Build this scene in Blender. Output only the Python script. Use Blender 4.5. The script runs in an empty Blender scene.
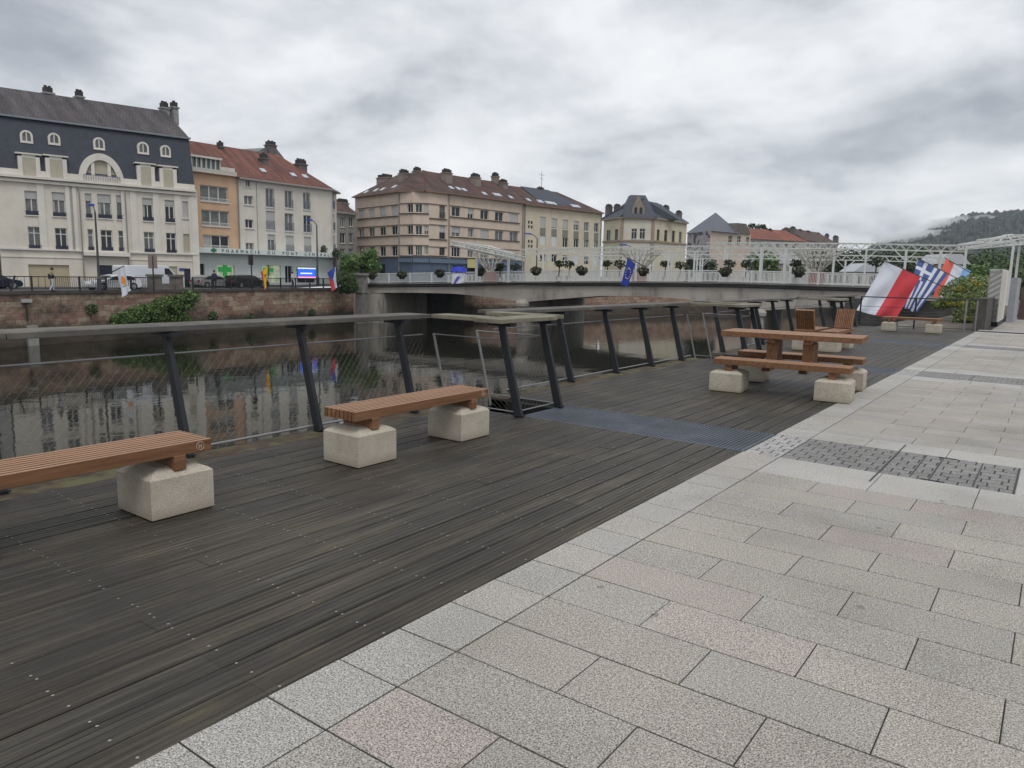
import bpy, bmesh, math, random
from mathutils import Vector, Matrix, noise
R = math.radians
random.seed(7)
scene = bpy.context.scene
C = scene.collection

# ------------------------------------------------------------------ camera
F_PX, YAW, PITCH, ROLL, EYE = 742.18, R(36.2588), R(8.4088), R(1.203), 1.6
cy, sy = math.cos(YAW), math.sin(YAW)
FWD = Vector((-sy*math.cos(PITCH), cy*math.cos(PITCH), -math.sin(PITCH)))
_r = Vector((cy, sy, 0)); _u = _r.cross(FWD)
RGT = _r*math.cos(ROLL) + _u*math.sin(ROLL)
UPV = -_r*math.sin(ROLL) + _u*math.cos(ROLL)
cam = bpy.data.cameras.new('camera'); camo = bpy.data.objects.new('camera', cam); C.objects.link(camo)
M3 = Matrix((RGT, UPV, -FWD)).transposed()
camo.matrix_world = Matrix.Translation((0, 0, EYE)) @ M3.to_4x4()
cam.sensor_width = 36; cam.lens = F_PX*36/1024; cam.clip_end = 8000; cam.clip_start = 0.05
scene.camera = camo

# ------------------------------------------------------------------ world: overcast sky with broken cloud
SUN_EL, SUN_AZ = R(60), R(125)          # azimuth of the sun seen from the scene, clockwise from +Y
w = bpy.data.worlds.new('World'); scene.world = w; w.use_nodes = True
nt = w.node_tree; nt.nodes.clear()
def N(t, ty, **kw):
    n = t.nodes.new(ty)
    for k, v in kw.items():
        if k in n.inputs.keys(): n.inputs[k].default_value = v
        else: setattr(n, k, v)
    return n
def L(t, a, b): t.links.new(a, b)
def mth(t, op, a, b=None, c=None, clamp=False):
    n = t.nodes.new('ShaderNodeMath'); n.operation = op; n.use_clamp = clamp
    for i, v in enumerate((a, b, c)):
        if v is None: continue
        if isinstance(v, (int, float)): n.inputs[i].default_value = v
        else: t.links.new(v, n.inputs[i])
    return n.outputs[0]
def ramp(t, fac, stops, interp='LINEAR'):
    n = t.nodes.new('ShaderNodeValToRGB'); n.color_ramp.interpolation = interp
    e = n.color_ramp.elements
    while len(e) > 1: e.remove(e[-1])
    e[0].position = stops[0][0]; e[0].color = (*stops[0][1], 1)
    for p, c in stops[1:]:
        k = e.new(p); k.color = (*c, 1)
    t.links.new(fac, n.inputs[0]); return n.outputs[0]
def mixc(t, fac, a, b, mode='MIX'):
    n = t.nodes.new('ShaderNodeMix'); n.data_type = 'RGBA'; n.blend_type = mode
    for s, v in ((0, fac), (6, a), (7, b)):
        if isinstance(v, (int, float)): n.inputs[s].default_value = v
        elif isinstance(v, tuple): n.inputs[s].default_value = (*v, 1)
        else: t.links.new(v, n.inputs[s])
    return n.outputs[2]
tc = N(nt, 'ShaderNodeTexCoord')
sep = N(nt, 'ShaderNodeSeparateXYZ'); L(nt, tc.outputs['Generated'], sep.inputs[0])
zz = mth(nt, 'ADD', mth(nt, 'MAXIMUM', sep.outputs[2], 0.0), 0.30)
comb = N(nt, 'ShaderNodeCombineXYZ')
L(nt, mth(nt, 'DIVIDE', sep.outputs[0], zz), comb.inputs[0]); L(nt, mth(nt, 'DIVIDE', sep.outputs[1], zz), comb.inputs[1])
comb.inputs[2].default_value = 3.7
n1 = N(nt, 'ShaderNodeTexNoise', Scale=2.1, Detail=10.0, Roughness=0.57, Distortion=0.15); L(nt, comb.outputs[0], n1.inputs['Vector'])
n2 = N(nt, 'ShaderNodeTexNoise', Scale=0.62, Detail=4.0, Roughness=0.5, Distortion=0.0); L(nt, comb.outputs[0], n2.inputs['Vector'])
cl = mth(nt, 'ADD', mth(nt, 'MULTIPLY', n1.outputs[0], 0.62), mth(nt, 'MULTIPLY', n2.outputs[0], 0.38))
ccol = ramp(nt, cl, [(0.36, (0.34, 0.365, 0.405)), (0.43, (0.47, 0.495, 0.535)), (0.475, (0.60, 0.622, 0.655)), (0.52, (0.70, 0.715, 0.74)), (0.57, (0.80, 0.81, 0.83)), (0.63, (0.87, 0.875, 0.885))])
sky = N(nt, 'ShaderNodeTexSky', sky_type='NISHITA'); sky.sun_disc = False
sky.sun_elevation = SUN_EL; sky.sun_rotation = SUN_AZ
bg1 = N(nt, 'ShaderNodeBackground', Strength=0.05); L(nt, sky.outputs[0], bg1.inputs[0])
bg2 = N(nt, 'ShaderNodeBackground', Strength=1.08); L(nt, ccol, bg2.inputs[0])
mx = N(nt, 'ShaderNodeMixShader'); mx.inputs[0].default_value = 0.93
L(nt, bg1.outputs[0], mx.inputs[1]); L(nt, bg2.outputs[0], mx.inputs[2])
wo = N(nt, 'ShaderNodeOutputWorld'); L(nt, mx.outputs[0], wo.inputs[0])

sl = bpy.data.lights.new('sun', 'SUN'); sl.energy = 1.25; sl.angle = R(25); sl.color = (1, 0.97, 0.93)
so = bpy.data.objects.new('sun', sl); C.objects.link(so)
sd = Vector((math.sin(SUN_AZ)*math.cos(SUN_EL), math.cos(SUN_AZ)*math.cos(SUN_EL), math.sin(SUN_EL)))
so.rotation_euler = sd.to_track_quat('Z', 'Y').to_euler(); so.location = (20, -20, 40)

vs = scene.view_settings
vs.view_transform = 'Standard'; vs.look = 'None'; vs.gamma = 1; vs.use_curve_mapping = False; vs.exposure = 0.18
scene.cycles.use_denoising = True
scene.cycles.max_bounces = 6; scene.cycles.volume_bounces = 3; scene.cycles.transparent_max_bounces = 12

# ------------------------------------------------------------------ measuring helpers
def at_depth(px, py, d):
    v = FWD + RGT*((px-512)/F_PX) - UPV*((py-384)/F_PX)
    return Vector((0, 0, EYE)) + v*d
def at_z(px, py, z=0.0):
    v = FWD*F_PX + RGT*(px-512) - UPV*(py-384)
    return Vector((0, 0, EYE)) + v*((z-EYE)/v.z)

# ------------------------------------------------------------------ materials
MATS = {}
def pmat(name, color, rough=0.8, metal=0.0, noise_amt=0.0, nscale=3.0, spec=0.5, bump=0.0, bscale=40.0, stain=None, stretch=(1, 1, 1), emis=0):
    if name in MATS: return MATS[name]
    m = bpy.data.materials.new(name); m.use_nodes = True; t = m.node_tree
    b = t.nodes['Principled BSDF']; b.inputs['Roughness'].default_value = rough; b.inputs['Metallic'].default_value = metal
    b.inputs['Specular IOR Level'].default_value = spec
    col = (*color, 1)
    tcn = N(t, 'ShaderNodeTexCoord'); mp = N(t, 'ShaderNodeMapping'); L(t, tcn.outputs['Object'], mp.inputs[0]); mp.inputs['Scale'].default_value = stretch
    last = None
    if noise_amt:
        nz = N(t, 'ShaderNodeTexNoise', Scale=nscale, Detail=6.0, Roughness=0.6); L(t, mp.outputs[0], nz.inputs['Vector'])
        lo = tuple(c*(1-noise_amt) for c in color); hi = tuple(min(1, c*(1+noise_amt*0.7)) for c in color)
        last = ramp(t, nz.outputs[0], [(0.3, lo), (0.7, hi)])
    if stain:
        scol, sscale, lo_, hi_, sst = stain
        mp2 = N(t, 'ShaderNodeMapping'); L(t, tcn.outputs['Object'], mp2.inputs[0]); mp2.inputs['Scale'].default_value = sst
        n3 = N(t, 'ShaderNodeTexNoise', Scale=sscale, Detail=7.0, Roughness=0.65); L(t, mp2.outputs[0], n3.inputs['Vector'])
        f = mth(t, 'MULTIPLY', mth(t, 'SUBTRACT', n3.outputs[0], lo_), 1/(hi_-lo_), clamp=True)
        last = mixc(t, f, last if last is not None else color, scol)
    if last is not None: L(t, last, b.inputs['Base Color'])
    else: b.inputs['Base Color'].default_value = col
    if bump:
        nb = N(t, 'ShaderNodeTexNoise', Scale=bscale, Detail=4.0); L(t, mp.outputs[0], nb.inputs['Vector'])
        bp = N(t, 'ShaderNodeBump', Strength=bump, Distance=0.01); L(t, nb.outputs[0], bp.inputs['Height']); L(t, bp.outputs[0], b.inputs['Normal'])
    if emis:
        b.inputs['Emission Strength'].default_value = emis
        if last is not None: L(t, last, b.inputs['Emission Color'])
        else: b.inputs['Emission Color'].default_value = col
    MATS[name] = m; return m

def plaster(name, color, dirt=0.35):
    d = tuple(c*(1-dirt) for c in color)
    return pmat(name, color, 0.9, noise_amt=0.10, nscale=0.6, stain=(d, 0.55, 0.52, 0.78, (1.6, 1.6, 0.35)), bump=0.15, bscale=12)

# ------------------------------------------------------------------ mesh builder
class MB:
    def __init__(s): s.v = []; s.f = []; s.m = []
    def quad(s, a, b, c, d, m=0):
        i = len(s.v); s.v += [tuple(a), tuple(b), tuple(c), tuple(d)]; s.f.append((i, i+1, i+2, i+3)); s.m.append(m)
    def poly(s, pts, m=0):
        i = len(s.v); s.v += [tuple(p) for p in pts]; s.f.append(tuple(range(i, i+len(pts)))); s.m.append(m)
    def hexa(s, p, m=0):            # p: 4 bottom (ccw) + 4 top
        i = len(s.v); s.v += [tuple(q) for q in p]
        for f in ((3, 2, 1, 0), (4, 5, 6, 7), (0, 1, 5, 4), (1, 2, 6, 5), (2, 3, 7, 6), (3, 0, 4, 7)):
            s.f.append(tuple(i+k for k in f)); s.m.append(m)
    def box(s, x0, x1, y0, y1, z0, z1, m=0, M=None):
        p = [Vector(q) for q in ((x0, y0, z0), (x1, y0, z0), (x1, y1, z0), (x0, y1, z0), (x0, y0, z1), (x1, y0, z1), (x1, y1, z1), (x0, y1, z1))]
        if M: p = [M @ q for q in p]
        s.hexa(p, m)
    def bar(s, a, b, w=0.05, h=None, up=(0, 0, 1), m=0, w2=None, h2=None):
        a = Vector(a); b = Vector(b); h = h or w; w2 = w2 or w; h2 = h2 or h
        d = (b-a).normalized(); up = Vector(up)
        if abs(d.dot(up)) > 0.98: up = Vector((0, 1, 0)) if abs(d.y) < .9 else Vector((1, 0, 0))
        x = d.cross(up).normalized(); y = x.cross(d).normalized()
        P = [a+x*(-w/2)+y*(-h/2), a+x*(w/2)+y*(-h/2), a+x*(w/2)+y*(h/2), a+x*(-w/2)+y*(h/2),
             b+x*(-w2/2)+y*(-h2/2), b+x*(w2/2)+y*(-h2/2), b+x*(w2/2)+y*(h2/2), b+x*(-w2/2)+y*(h2/2)]
        s.hexa(P, m)
    def tube(s, pts, r=0.03, n=8, m=0, caps=True, r2=None):
        pts = [Vector(p) for p in pts]; rings = []
        for k, p in enumerate(pts):
            d = (pts[min(k+1, len(pts)-1)]-pts[max(k-1, 0)]).normalized()
            up = Vector((0, 0, 1)) if abs(d.z) < .95 else Vector((0, 1, 0))
            x = d.cross(up).normalized(); y = x.cross(d)
            rr = r if r2 is None else r+(r2-r)*k/(len(pts)-1)
            i = len(s.v); s.v += [tuple(p+x*rr*math.cos(2*math.pi*j/n)+y*rr*math.sin(2*math.pi*j/n)) for j in range(n)]; rings.append(i)
        for a, b in zip(rings, rings[1:]):
            for j in range(n):
                s.f.append((a+j, a+(j+1) % n, b+(j+1) % n, b+j)); s.m.append(m)
        if caps:
            s.f.append(tuple(rings[0]+j for j in reversed(range(n)))); s.m.append(m)
            s.f.append(tuple(rings[-1]+j for j in range(n))); s.m.append(m)
    def lathe(s, prof, c=(0, 0, 0), n=16, m=0):
        c = Vector(c); rings = []
        for r, z in prof:
            i = len(s.v); s.v += [tuple(c+Vector((r*math.cos(2*math.pi*j/n), r*math.sin(2*math.pi*j/n), z))) for j in range(n)]; rings.append(i)
        for a, b in zip(rings, rings[1:]):
            for j in range(n):
                s.f.append((a+j, a+(j+1) % n, b+(j+1) % n, b+j)); s.m.append(m)
        s.f.append(tuple(rings[0]+j for j in reversed(range(n)))); s.m.append(m)
        s.f.append(tuple(rings[-1]+j for j in range(n))); s.m.append(m)
    def prism(s, poly, h0, h1, M=None, m=0):   # poly in local xz -> extruded along y from h0 to h1
        n = len(poly)
        a = [Vector((p[0], h0, p[1])) for p in poly]; b = [Vector((p[0], h1, p[1])) for p in poly]
        if M: a = [M @ q for q in a]; b = [M @ q for q in b]
        i = len(s.v); s.v += [tuple(q) for q in a+b]
        s.f.append(tuple(i+k for k in range(n))); s.f.append(tuple(i+n+k for k in reversed(range(n)))); s.m += [m, m]
        for k in range(n):
            s.f.append((i+k, i+n+k, i+n+(k+1) % n, i+(k+1) % n)); s.m.append(m)
    def build(s, name, mats, parent=None, smooth=False, bevel=0, origin=None):
        me = bpy.data.meshes.new(name)
        vv = s.v
        o = bpy.data.objects.new(name, me)
        base = Vector((0, 0, 0))
        if parent is not None: base = WLOC.get(parent, Vector((0, 0, 0)))
        elif origin is not None: base = Vector(origin); o.location = base; WLOC[o] = base
        if base.length: vv = [(a-base.x, b-base.y, c-base.z) for a, b, c in vv]
        me.from_pydata(vv, [], s.f)
        if not isinstance(mats, (list, tuple)): mats = [mats]
        for m in mats: me.materials.append(m)
        me.polygons.foreach_set('material_index', s.m)
        if smooth: me.polygons.foreach_set('use_smooth', [True]*len(s.f))
        me.update()
        C.objects.link(o)
        if parent is not None: o.parent = parent; WLOC[o] = base
        if bevel:
            bm = bmesh.new(); bm.from_mesh(me); bmesh.ops.remove_doubles(bm, verts=bm.verts, dist=1e-5)
            bmesh.ops.bevel(bm, geom=[e for e in bm.edges if e.is_manifold and e.calc_face_angle(0) > 0.5], offset=bevel, segments=2, affect='EDGES', profile=0.6)
            bm.to_mesh(me); bm.free(); me.update()
        return o
WLOC = {}      # world position of an object's own origin (all parents are unrotated)
def thing(name, label, cat, loc=(0, 0, 0), group=None):
    o = bpy.data.objects.new(name, None); C.objects.link(o); o.location = loc; o.empty_display_size = 0.2
    WLOC[o] = Vector(loc); o['label'] = label; o['category'] = cat
    if group: o['group'] = group
    return o
def tag(o, label, cat, group=None):
    o['label'] = label; o['category'] = cat
    if group: o['group'] = group
    return o
def structure(o): o['kind'] = 'structure'; return o
def stuff(o): o['kind'] = 'stuff'; return o
def dup(src, loc, label=None, rz=0.0):
    def rec(o, par):
        c = o.copy(); C.objects.link(c)
        if par is not None: c.parent = par
        for ch in list(o.children): rec(ch, c)
        return c
    c = rec(src, None); c.location = loc; c.rotation_euler = (0, 0, rz)
    if label: c['label'] = label
    return c
# ================================================================== SETTING: paving
def granite():
    m = bpy.data.materials.new('granite_slab'); m.use_nodes = True; t = m.node_tree; b = t.nodes['Principled BSDF']
    tcn = N(t, 'ShaderNodeTexCoord'); att = N(t, 'ShaderNodeAttribute', attribute_name='tint')
    v = N(t, 'ShaderNodeTexNoise', Scale=145.0, Detail=4.0, Roughness=0.8); L(t, tcn.outputs['Object'], v.inputs['Vector'])
    sp = ramp(t, v.outputs[0], [(0.38, (0.12, 0.115, 0.11)), (0.44, (0.55, 0.54, 0.525)), (0.50, (1.0, 0.985, 0.96)), (0.57, (1.45, 1.44, 1.42)), (.64, (1.75, 1.74, 1.72))])
    v2 = N(t, 'ShaderNodeTexNoise', Scale=60.0, Detail=2.0, Roughness=0.6); L(t, tcn.outputs['Object'], v2.inputs['Vector'])
    sp2 = ramp(t, v2.outputs[0], [(0.35, (0.86, 0.85, 0.85)), (0.6, (1.08, 1.08, 1.08))])
    big = N(t, 'ShaderNodeTexNoise', Scale=0.9, Detail=6.0, Roughness=0.6); L(t, tcn.outputs['Object'], big.inputs['Vector'])
    bg = ramp(t, big.outputs[0], [(0.3, (0.78, 0.775, 0.76)), (0.5, (.98, .98, .975)), (0.7, (1.08, 1.08, 1.07))])
    spot = N(t, 'ShaderNodeTexVoronoi', Scale=2.4); L(t, tcn.outputs['Object'], spot.inputs['Vector'])
    sf = mth(t, 'LESS_THAN', mth(t, 'ADD', spot.outputs['Distance'], mth(t, 'MULTIPLY', v2.outputs[0], .05)), 0.075)
    c = mixc(t, 1.0, att.outputs['Color'], sp, 'MULTIPLY'); c = mixc(t, 1.0, c, sp2, 'MULTIPLY'); c = mixc(t, 1.0, c, bg, 'MULTIPLY')
    c = mixc(t, mth(t, 'MULTIPLY', sf, 0.6), c, (0.10, 0.10, 0.10))
    L(t, c, b.inputs['Base Color']); b.inputs['Roughness'].default_value = 0.62; b.inputs['Specular IOR Level'].default_value = 0.35
    bp = N(t, 'ShaderNodeBump', Strength=0.25, Distance=0.003); L(t, v.outputs[0], bp.inputs['Height']); L(t, bp.outputs[0], b.inputs['Normal'])
    return m
GRAN = granite()
def tinted(name, cells, mat, z_lo, kind=True, bev=0.0025):
    """cells: (x0,x1,y0,y1,ztop,(r,g,b)) -> one mesh of chamfered blocks with a per-block colour"""
    vs_, fs, cols = [], [], []
    for x0, x1, y0, y1, z, c in cells:
        i = len(vs_); b = bev
        vs_ += [(x0, y0, z_lo), (x1, y0, z_lo), (x1, y1, z_lo), (x0, y1, z_lo),
                (x0, y0, z-b*.7), (x1, y0, z-b*.7), (x1, y1, z-b*.7), (x0, y1, z-b*.7),
                (x0+b, y0+b, z), (x1-b, y0+b, z), (x1-b, y1-b, z), (x0+b, y1-b, z)]
        fs += [(i, i+1, i+5, i+4), (i+1, i+2, i+6, i+5), (i+2, i+3, i+7, i+6), (i+3, i, i+4, i+7),
               (i+4, i+5, i+9, i+8), (i+5, i+6, i+10, i+9), (i+6, i+7, i+11, i+10), (i+7, i+4, i+8, i+11), (i+8, i+9, i+10, i+11)]
        cols += [c]*9
    me = bpy.data.meshes.new(name); me.from_pydata(vs_, [], fs); me.materials.append(mat)
    ca = me.color_attributes.new('tint', 'FLOAT_COLOR', 'CORNER')
    arr = []
    for c in cols: arr += [c[0], c[1], c[2], 1.0]*4
    ca.data.foreach_set('color', arr); me.update()
    o = bpy.data.objects.new(name, me); C.objects.link(o)
    if kind: structure(o)
    return o
P = 0.3516; Y0 = 1.2165; XE = -2.272; XS = -1.930
G_GREY = (0.325, 0.313, 0.293); G_WARM = (0.338, 0.32, 0.29); G_PINK = (0.346, 0.315, 0.291); G_LITE = (0.395, 0.39, 0.375)
rnd = random.Random(3)
def slabcol():
    r = rnd.random(); c = G_PINK if r < .15 else (G_GREY if r < .48 else G_WARM)
    k = rnd.uniform(.93, 1.06); return tuple(v*k for v in c)
STRIPS = [(6.79, 7.81), (14.40, 15.40), (21.90, 22.90), (29.6, 30.5)]
cells = []; cob = []
gp = 0.0042
def in_strip(y0, y1):
    for s0, s1 in STRIPS:
        if y1 > s0-.001 and y0 < s1+.001: return (s0, s1)
for k in range(-9, 125):
    y0, y1 = Y0+k*P, Y0+(k+1)*P
    st = in_strip(y0+.02, y1-.02)
    if st: continue
    lite = any(abs(y1-s0) < .3 or abs(y0-s1) < .3 for s0, s1 in STRIPS)
    # shrink/grow rows that touch a strip
    for s0, s1 in STRIPS:
        if 0 < s0-y1 < P-.03: y1 = s0
        if 0 < y0-s1 < P-.03: y0 = s1
    if y0 < 30.9:
        kk = rnd.uniform(.96, 1.05); c = tuple(v*kk for v in (0.35, 0.345, 0.33)) if not lite else G_LITE
        if rnd.random() < .2: c = (0.37, 0.352, 0.335)
        cells.append((XE+.004, XS-gp-.002, y0+gp, y1-gp, 0.0+rnd.uniform(-.001, .001), c))
    par = (k-1) % 2
    x = XS
    xs = []
    n = par
    while True:
        xj = -1.4245+.3517*n
        cells.append((x+.0028, xj-.0028, y0+gp, y1-gp, rnd.uniform(-.0012, .0012), tuple(v*1.0 for v in G_LITE) if lite else slabcol()))
        x = xj; n += 2 if (rnd.random() < .93 or k < 16) else 3
        if x > 22: break
tinted('paving_slabs', cells, GRAN, -0.03)
# cobble bands with steel gutter slot and the cobble-filled cover
for s0, s1 in STRIPS[:3]:
    nrow = 8; d = (s1-s0)/nrow
    for i in range(nrow):
        y = s0+i*d; x = XE+.004-(.071 if i % 2 else 0)
        off = 0
        while x < (-0.16 if s0 < 10 else 14):
            ln = .142+rnd.uniform(-.006, .006); x1 = x+ln
            lim = [(-1.93), (-1.107), (-.15)]
            for q in lim:
                if abs(x-q) < 1e-6 and i % 2: x1 = x+.071
                if x < q-1e-6 and q < x1+.03: x1 = q
            k = rnd.uniform(.85, 1.08); c = (0.215*k, 0.213*k, 0.21*k)
            if x < -1.94: c = (0.36*k, .36*k, .36*k)
            cob.append((max(x, XE+.004)+.0022, x1-.0022, y+.003, y+d-.003, rnd.uniform(-.0025, -.001), c)); x = x1
    if s0 < 10:
        x = -.15
        while x < 12:
            cells2 = (x+.004, x+.7-.004, s0+.004, s1-.004, 0, G_LITE); cob.append(cells2); x += .7
tinted('cobble_bands', cob, GRAN, -0.03, bev=.008)
dark_j = pmat('joint_grit', (0.035, 0.033, 0.03), 0.95, noise_amt=.4, nscale=8)
mb = MB(); mb.box(XE, 60, -3, 48, -.3, -.0048); structure(mb.build('paving_bed', dark_j))
# steel frame of the cobble-filled access cover, and its handles
mb = MB()
for (x0, x1, y0, y1) in ((-1.115, -1.100, 6.44, 8.16), (-.158, -.146, 6.80, 7.80), (-.74, -.728, 6.83, 7.79), (-.43, -.42, 6.83, 7.79), (-.88, -.87, 6.83, 7.79)):
    mb.box(x0, x1, y0, y1, -.02, .0015)
mb.box(-.80, -.62, 6.800, 6.82, -.02, .004); mb.box(-.78, -.62, 7.78, 7.80, -.02, .004)
tag(mb.build('access_cover', pmat('dark_iron', (0.03, 0.03, 0.03), .6)), 'dark iron frame of the cobble filled access cover in the paving band', 'cover')

# ================================================================== deck
def deckmat():
    m = bpy.data.materials.new('weathered_deck_board'); m.use_nodes = True; t = m.node_tree; b = t.nodes['Principled BSDF']
    tcn = N(t, 'ShaderNodeTexCoord'); att = N(t, 'ShaderNodeAttribute', attribute_name='tint')
    mp = N(t, 'ShaderNodeMapping'); L(t, tcn.outputs['Object'], mp.inputs[0]); mp.inputs['Scale'].default_value = (75, 1.1, 1)
    s1 = N(t, 'ShaderNodeTexNoise', Scale=1.0, Detail=6.0, Roughness=0.65, Distortion=.3); L(t, mp.outputs[0], s1.inputs['Vector'])
    c1 = ramp(t, s1.outputs[0], [(0.30, (0.35, 0.345, 0.34)), (0.45, (0.68, 0.67, 0.66)), (0.53, (1.05, 1.03, 1.0)), (0.62, (1.75, 1.72, 1.66)), (0.72, (2.6, 2.55, 2.45))])
    mp2 = N(t, 'ShaderNodeMapping'); L(t, tcn.outputs['Object'], mp2.inputs[0]); mp2.inputs['Scale'].default_value = (9, 1.2, 1)
    s2 = N(t, 'ShaderNodeTexNoise', Scale=1.0, Detail=8.0, Roughness=0.7); L(t, mp2.outputs[0], s2.inputs['Vector'])
    f2 = mth(t, 'MULTIPLY', mth(t, 'SUBTRACT', s2.outputs[0], .53), 5.0, clamp=True)
    s3 = N(t, 'ShaderNodeTexNoise', Scale=.7, Detail=5.0, Roughness=0.6); L(t, tcn.outputs['Object'], s3.inputs['Vector'])
    big = ramp(t, s3.outputs[0], [(.35, (.62, .62, .63)), (.65, (1.3, 1.28, 1.2))])
    mp9 = N(t, 'ShaderNodeMapping'); L(t, tcn.outputs['Object'], mp9.inputs[0]); mp9.inputs['Scale'].default_value = (1, .45, 1); fine = N(t, 'ShaderNodeTexNoise', Scale=120.0, Detail=4.0, Roughness=.85); L(t, mp9.outputs[0], fine.inputs['Vector'])
    fl = mth(t, 'MULTIPLY', mth(t, 'SUBTRACT', fine.outputs[0], mth(t, 'SUBTRACT', .78, mth(t, 'MULTIPLY', s2.outputs[0], .28))), 9.0, clamp=True)
    c = mixc(t, 1.0, att.outputs['Color'], c1, 'MULTIPLY'); c = mixc(t, mth(t, 'MULTIPLY', f2, .55), c, (0.105, 0.09, 0.05))
    c = mixc(t, 1.0, c, big, 'MULTIPLY'); c = mixc(t, mth(t, 'MULTIPLY', fl, .75), c, (0.21, 0.18, 0.13))
    L(t, c, b.inputs['Base Color']); b.inputs['Roughness'].default_value = .55; b.inputs['Specular IOR Level'].default_value = .45
    bp = N(t, 'ShaderNodeBump', Strength=.9, Distance=.004); L(t, s1.outputs[0], bp.inputs['Height']); L(t, bp.outputs[0], b.inputs['Normal'])
    return m
DECKM = deckmat()
BP = 0.1625; NB = 21; DX1 = XE; DEND = 29.55
vsd, fsd, cold = [], [], []
screws = MB()
rnd = random.Random(11)
prof = []
wb = BP-.013
ng = 3
xs = [0.0, .002]
pr = [(0, -.008), (.006, 0)]
for g in range(ng):
    cx_ = wb*(g+1)/(ng+1)
    pr += [(cx_-.0045, 0), (cx_-.002, -.0028), (cx_+.002, -.0028), (cx_+.0045, 0)]
pr += [(wb-.006, 0), (wb, -.008)]
GR = [(6.79, 7.76), (14.40, 15.36), (21.90, 22.86)]
def segs(i):
    """y-ranges of board i, cut by gratings and by the notches in the river edge"""
    x1 = DX1-i*BP
    y = -1.2+0.556*rnd.randint(-5, 0)
    cuts = []
    while y < DEND: cuts.append(y); y += 0.556*rnd.choice((4, 5, 6, 7))
    cuts.append(DEND); out = []
    for a, b in zip(cuts, cuts[1:]):
        parts = [(max(a, -2.2), b)]
        for g0, g1 in GR:
            new = []
            for p0, p1 in parts:
                if p1 <= g0 or p0 >= g1: new.append((p0, p1)); continue
                if p0 < g0: new.append((p0, g0))
                if p1 > g1: new.append((g1, p1))
            parts = new
        out += parts
    return [q for q in out if q[1]-q[0] > .05]
for i in range(NB):
    xr = DX1-.002-i*BP; xl = xr-wb
    for a, b in segs(i):
        k = rnd.uniform(.8, 1.18); warm = rnd.uniform(.0, .10)
        col = (.039*k*(1+warm), .0355*k, .0305*k*(1-warm), 1); zo = rnd.uniform(-.0015, .0015)
        base = len(vsd)
        bot = [(wb, -.03), (0, -.03)]
        ring = pr+bot
        for yy in (a+.0006, b-.0006):
            vsd += [(xl+px_, yy, pz_+zo) for px_, pz_ in ring]
        n = len(ring)
        for j in range(n):
            fsd.append((base+j, base+(j+1) % n, base+n+(j+1) % n, base+n+j)); cold += [col]*4
        fsd.append(tuple(base+j for j in range(n))); cold += [col]*n
        fsd.append(tuple(base+n+j for j in reversed(range(n)))); cold += [col]*n
        # screws on joist lines
        jy = 1.081+.556*math.ceil((a-1.081+.02)/.556)
        ys = [(jy+.556*q) for q in range(14) if jy+.556*q < b-.02]
        for yj in ys:
            if yj > 14: continue
            for sx in (.017, .132):
                if rnd.random() < .12: continue
                x_ = xl+sx+rnd.uniform(-.006, .006); y_ = yj+rnd.uniform(-.008, .008)
                screws.poly([(x_+.0062*math.cos(q*math.pi/3), y_+.0062*math.sin(q*math.pi/3), .0022) for q in range(6)])
me = bpy.data.meshes.new('deck'); me.from_pydata(vsd, [], fsd); me.materials.append(DECKM)
ca = me.color_attributes.new('tint', 'FLOAT_COLOR', 'CORNER'); arr = []
for c in cold: arr += c
ca.data.foreach_set('color', arr); me.update()
deck = bpy.data.objects.new('deck', me); C.objects.link(deck); structure(deck)
structure(screws.build('deck_screws', pmat('screw_heads', (0.38, 0.38, 0.37), .45, .6)))
XI = DX1-NB*BP      # inner edge of boards (about -5.68)
mb = MB()
segy = [(-2.2, 6.70), (7.62, 14.30), (15.22, 21.90), (22.82, DEND)]
edge_m = pmat('mossy_edge_beam', (0.075, 0.055, 0.035), .95, noise_amt=.5, nscale=6, stain=((0.10, 0.10, 0.045), 3.0, .5, .62, (1, 1, 1)), bump=.6, bscale=60)
for a, b in segy: mb.box(-5.98, XI-.006, a, b, -.30, -.004)
structure(mb.build('deck_edge_beam', edge_m))
mb = MB(); mb.box(-4.86, XE, -2.2, DEND, -.3, -.034)
for a, b in segy: mb.box(-5.95, -4.86, a, b, -.3, -.034)
structure(mb.build('deck_substructure', pmat('dark_under', (0.012, 0.011, 0.010), .95)))
# cut the boards that would cross the notches: rebuild them short with a lip
bm = bmesh.new(); bm.from_mesh(me)
for g0, g1 in ((6.70, 7.62), (14.30, 15.22), (21.90, 22.82)):
    dele = [f for f in bm.faces if f.calc_center_median().x < -4.86 and g0 < f.calc_center_median().y < g1 and max(v.co.y for v in f.verts) < g1+.1 and min(v.co.y for v in f.verts) > g0-.1]
    bmesh.ops.delete(bm, geom=dele, context='FACES')
bm.to_mesh(me); bm.free()
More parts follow.
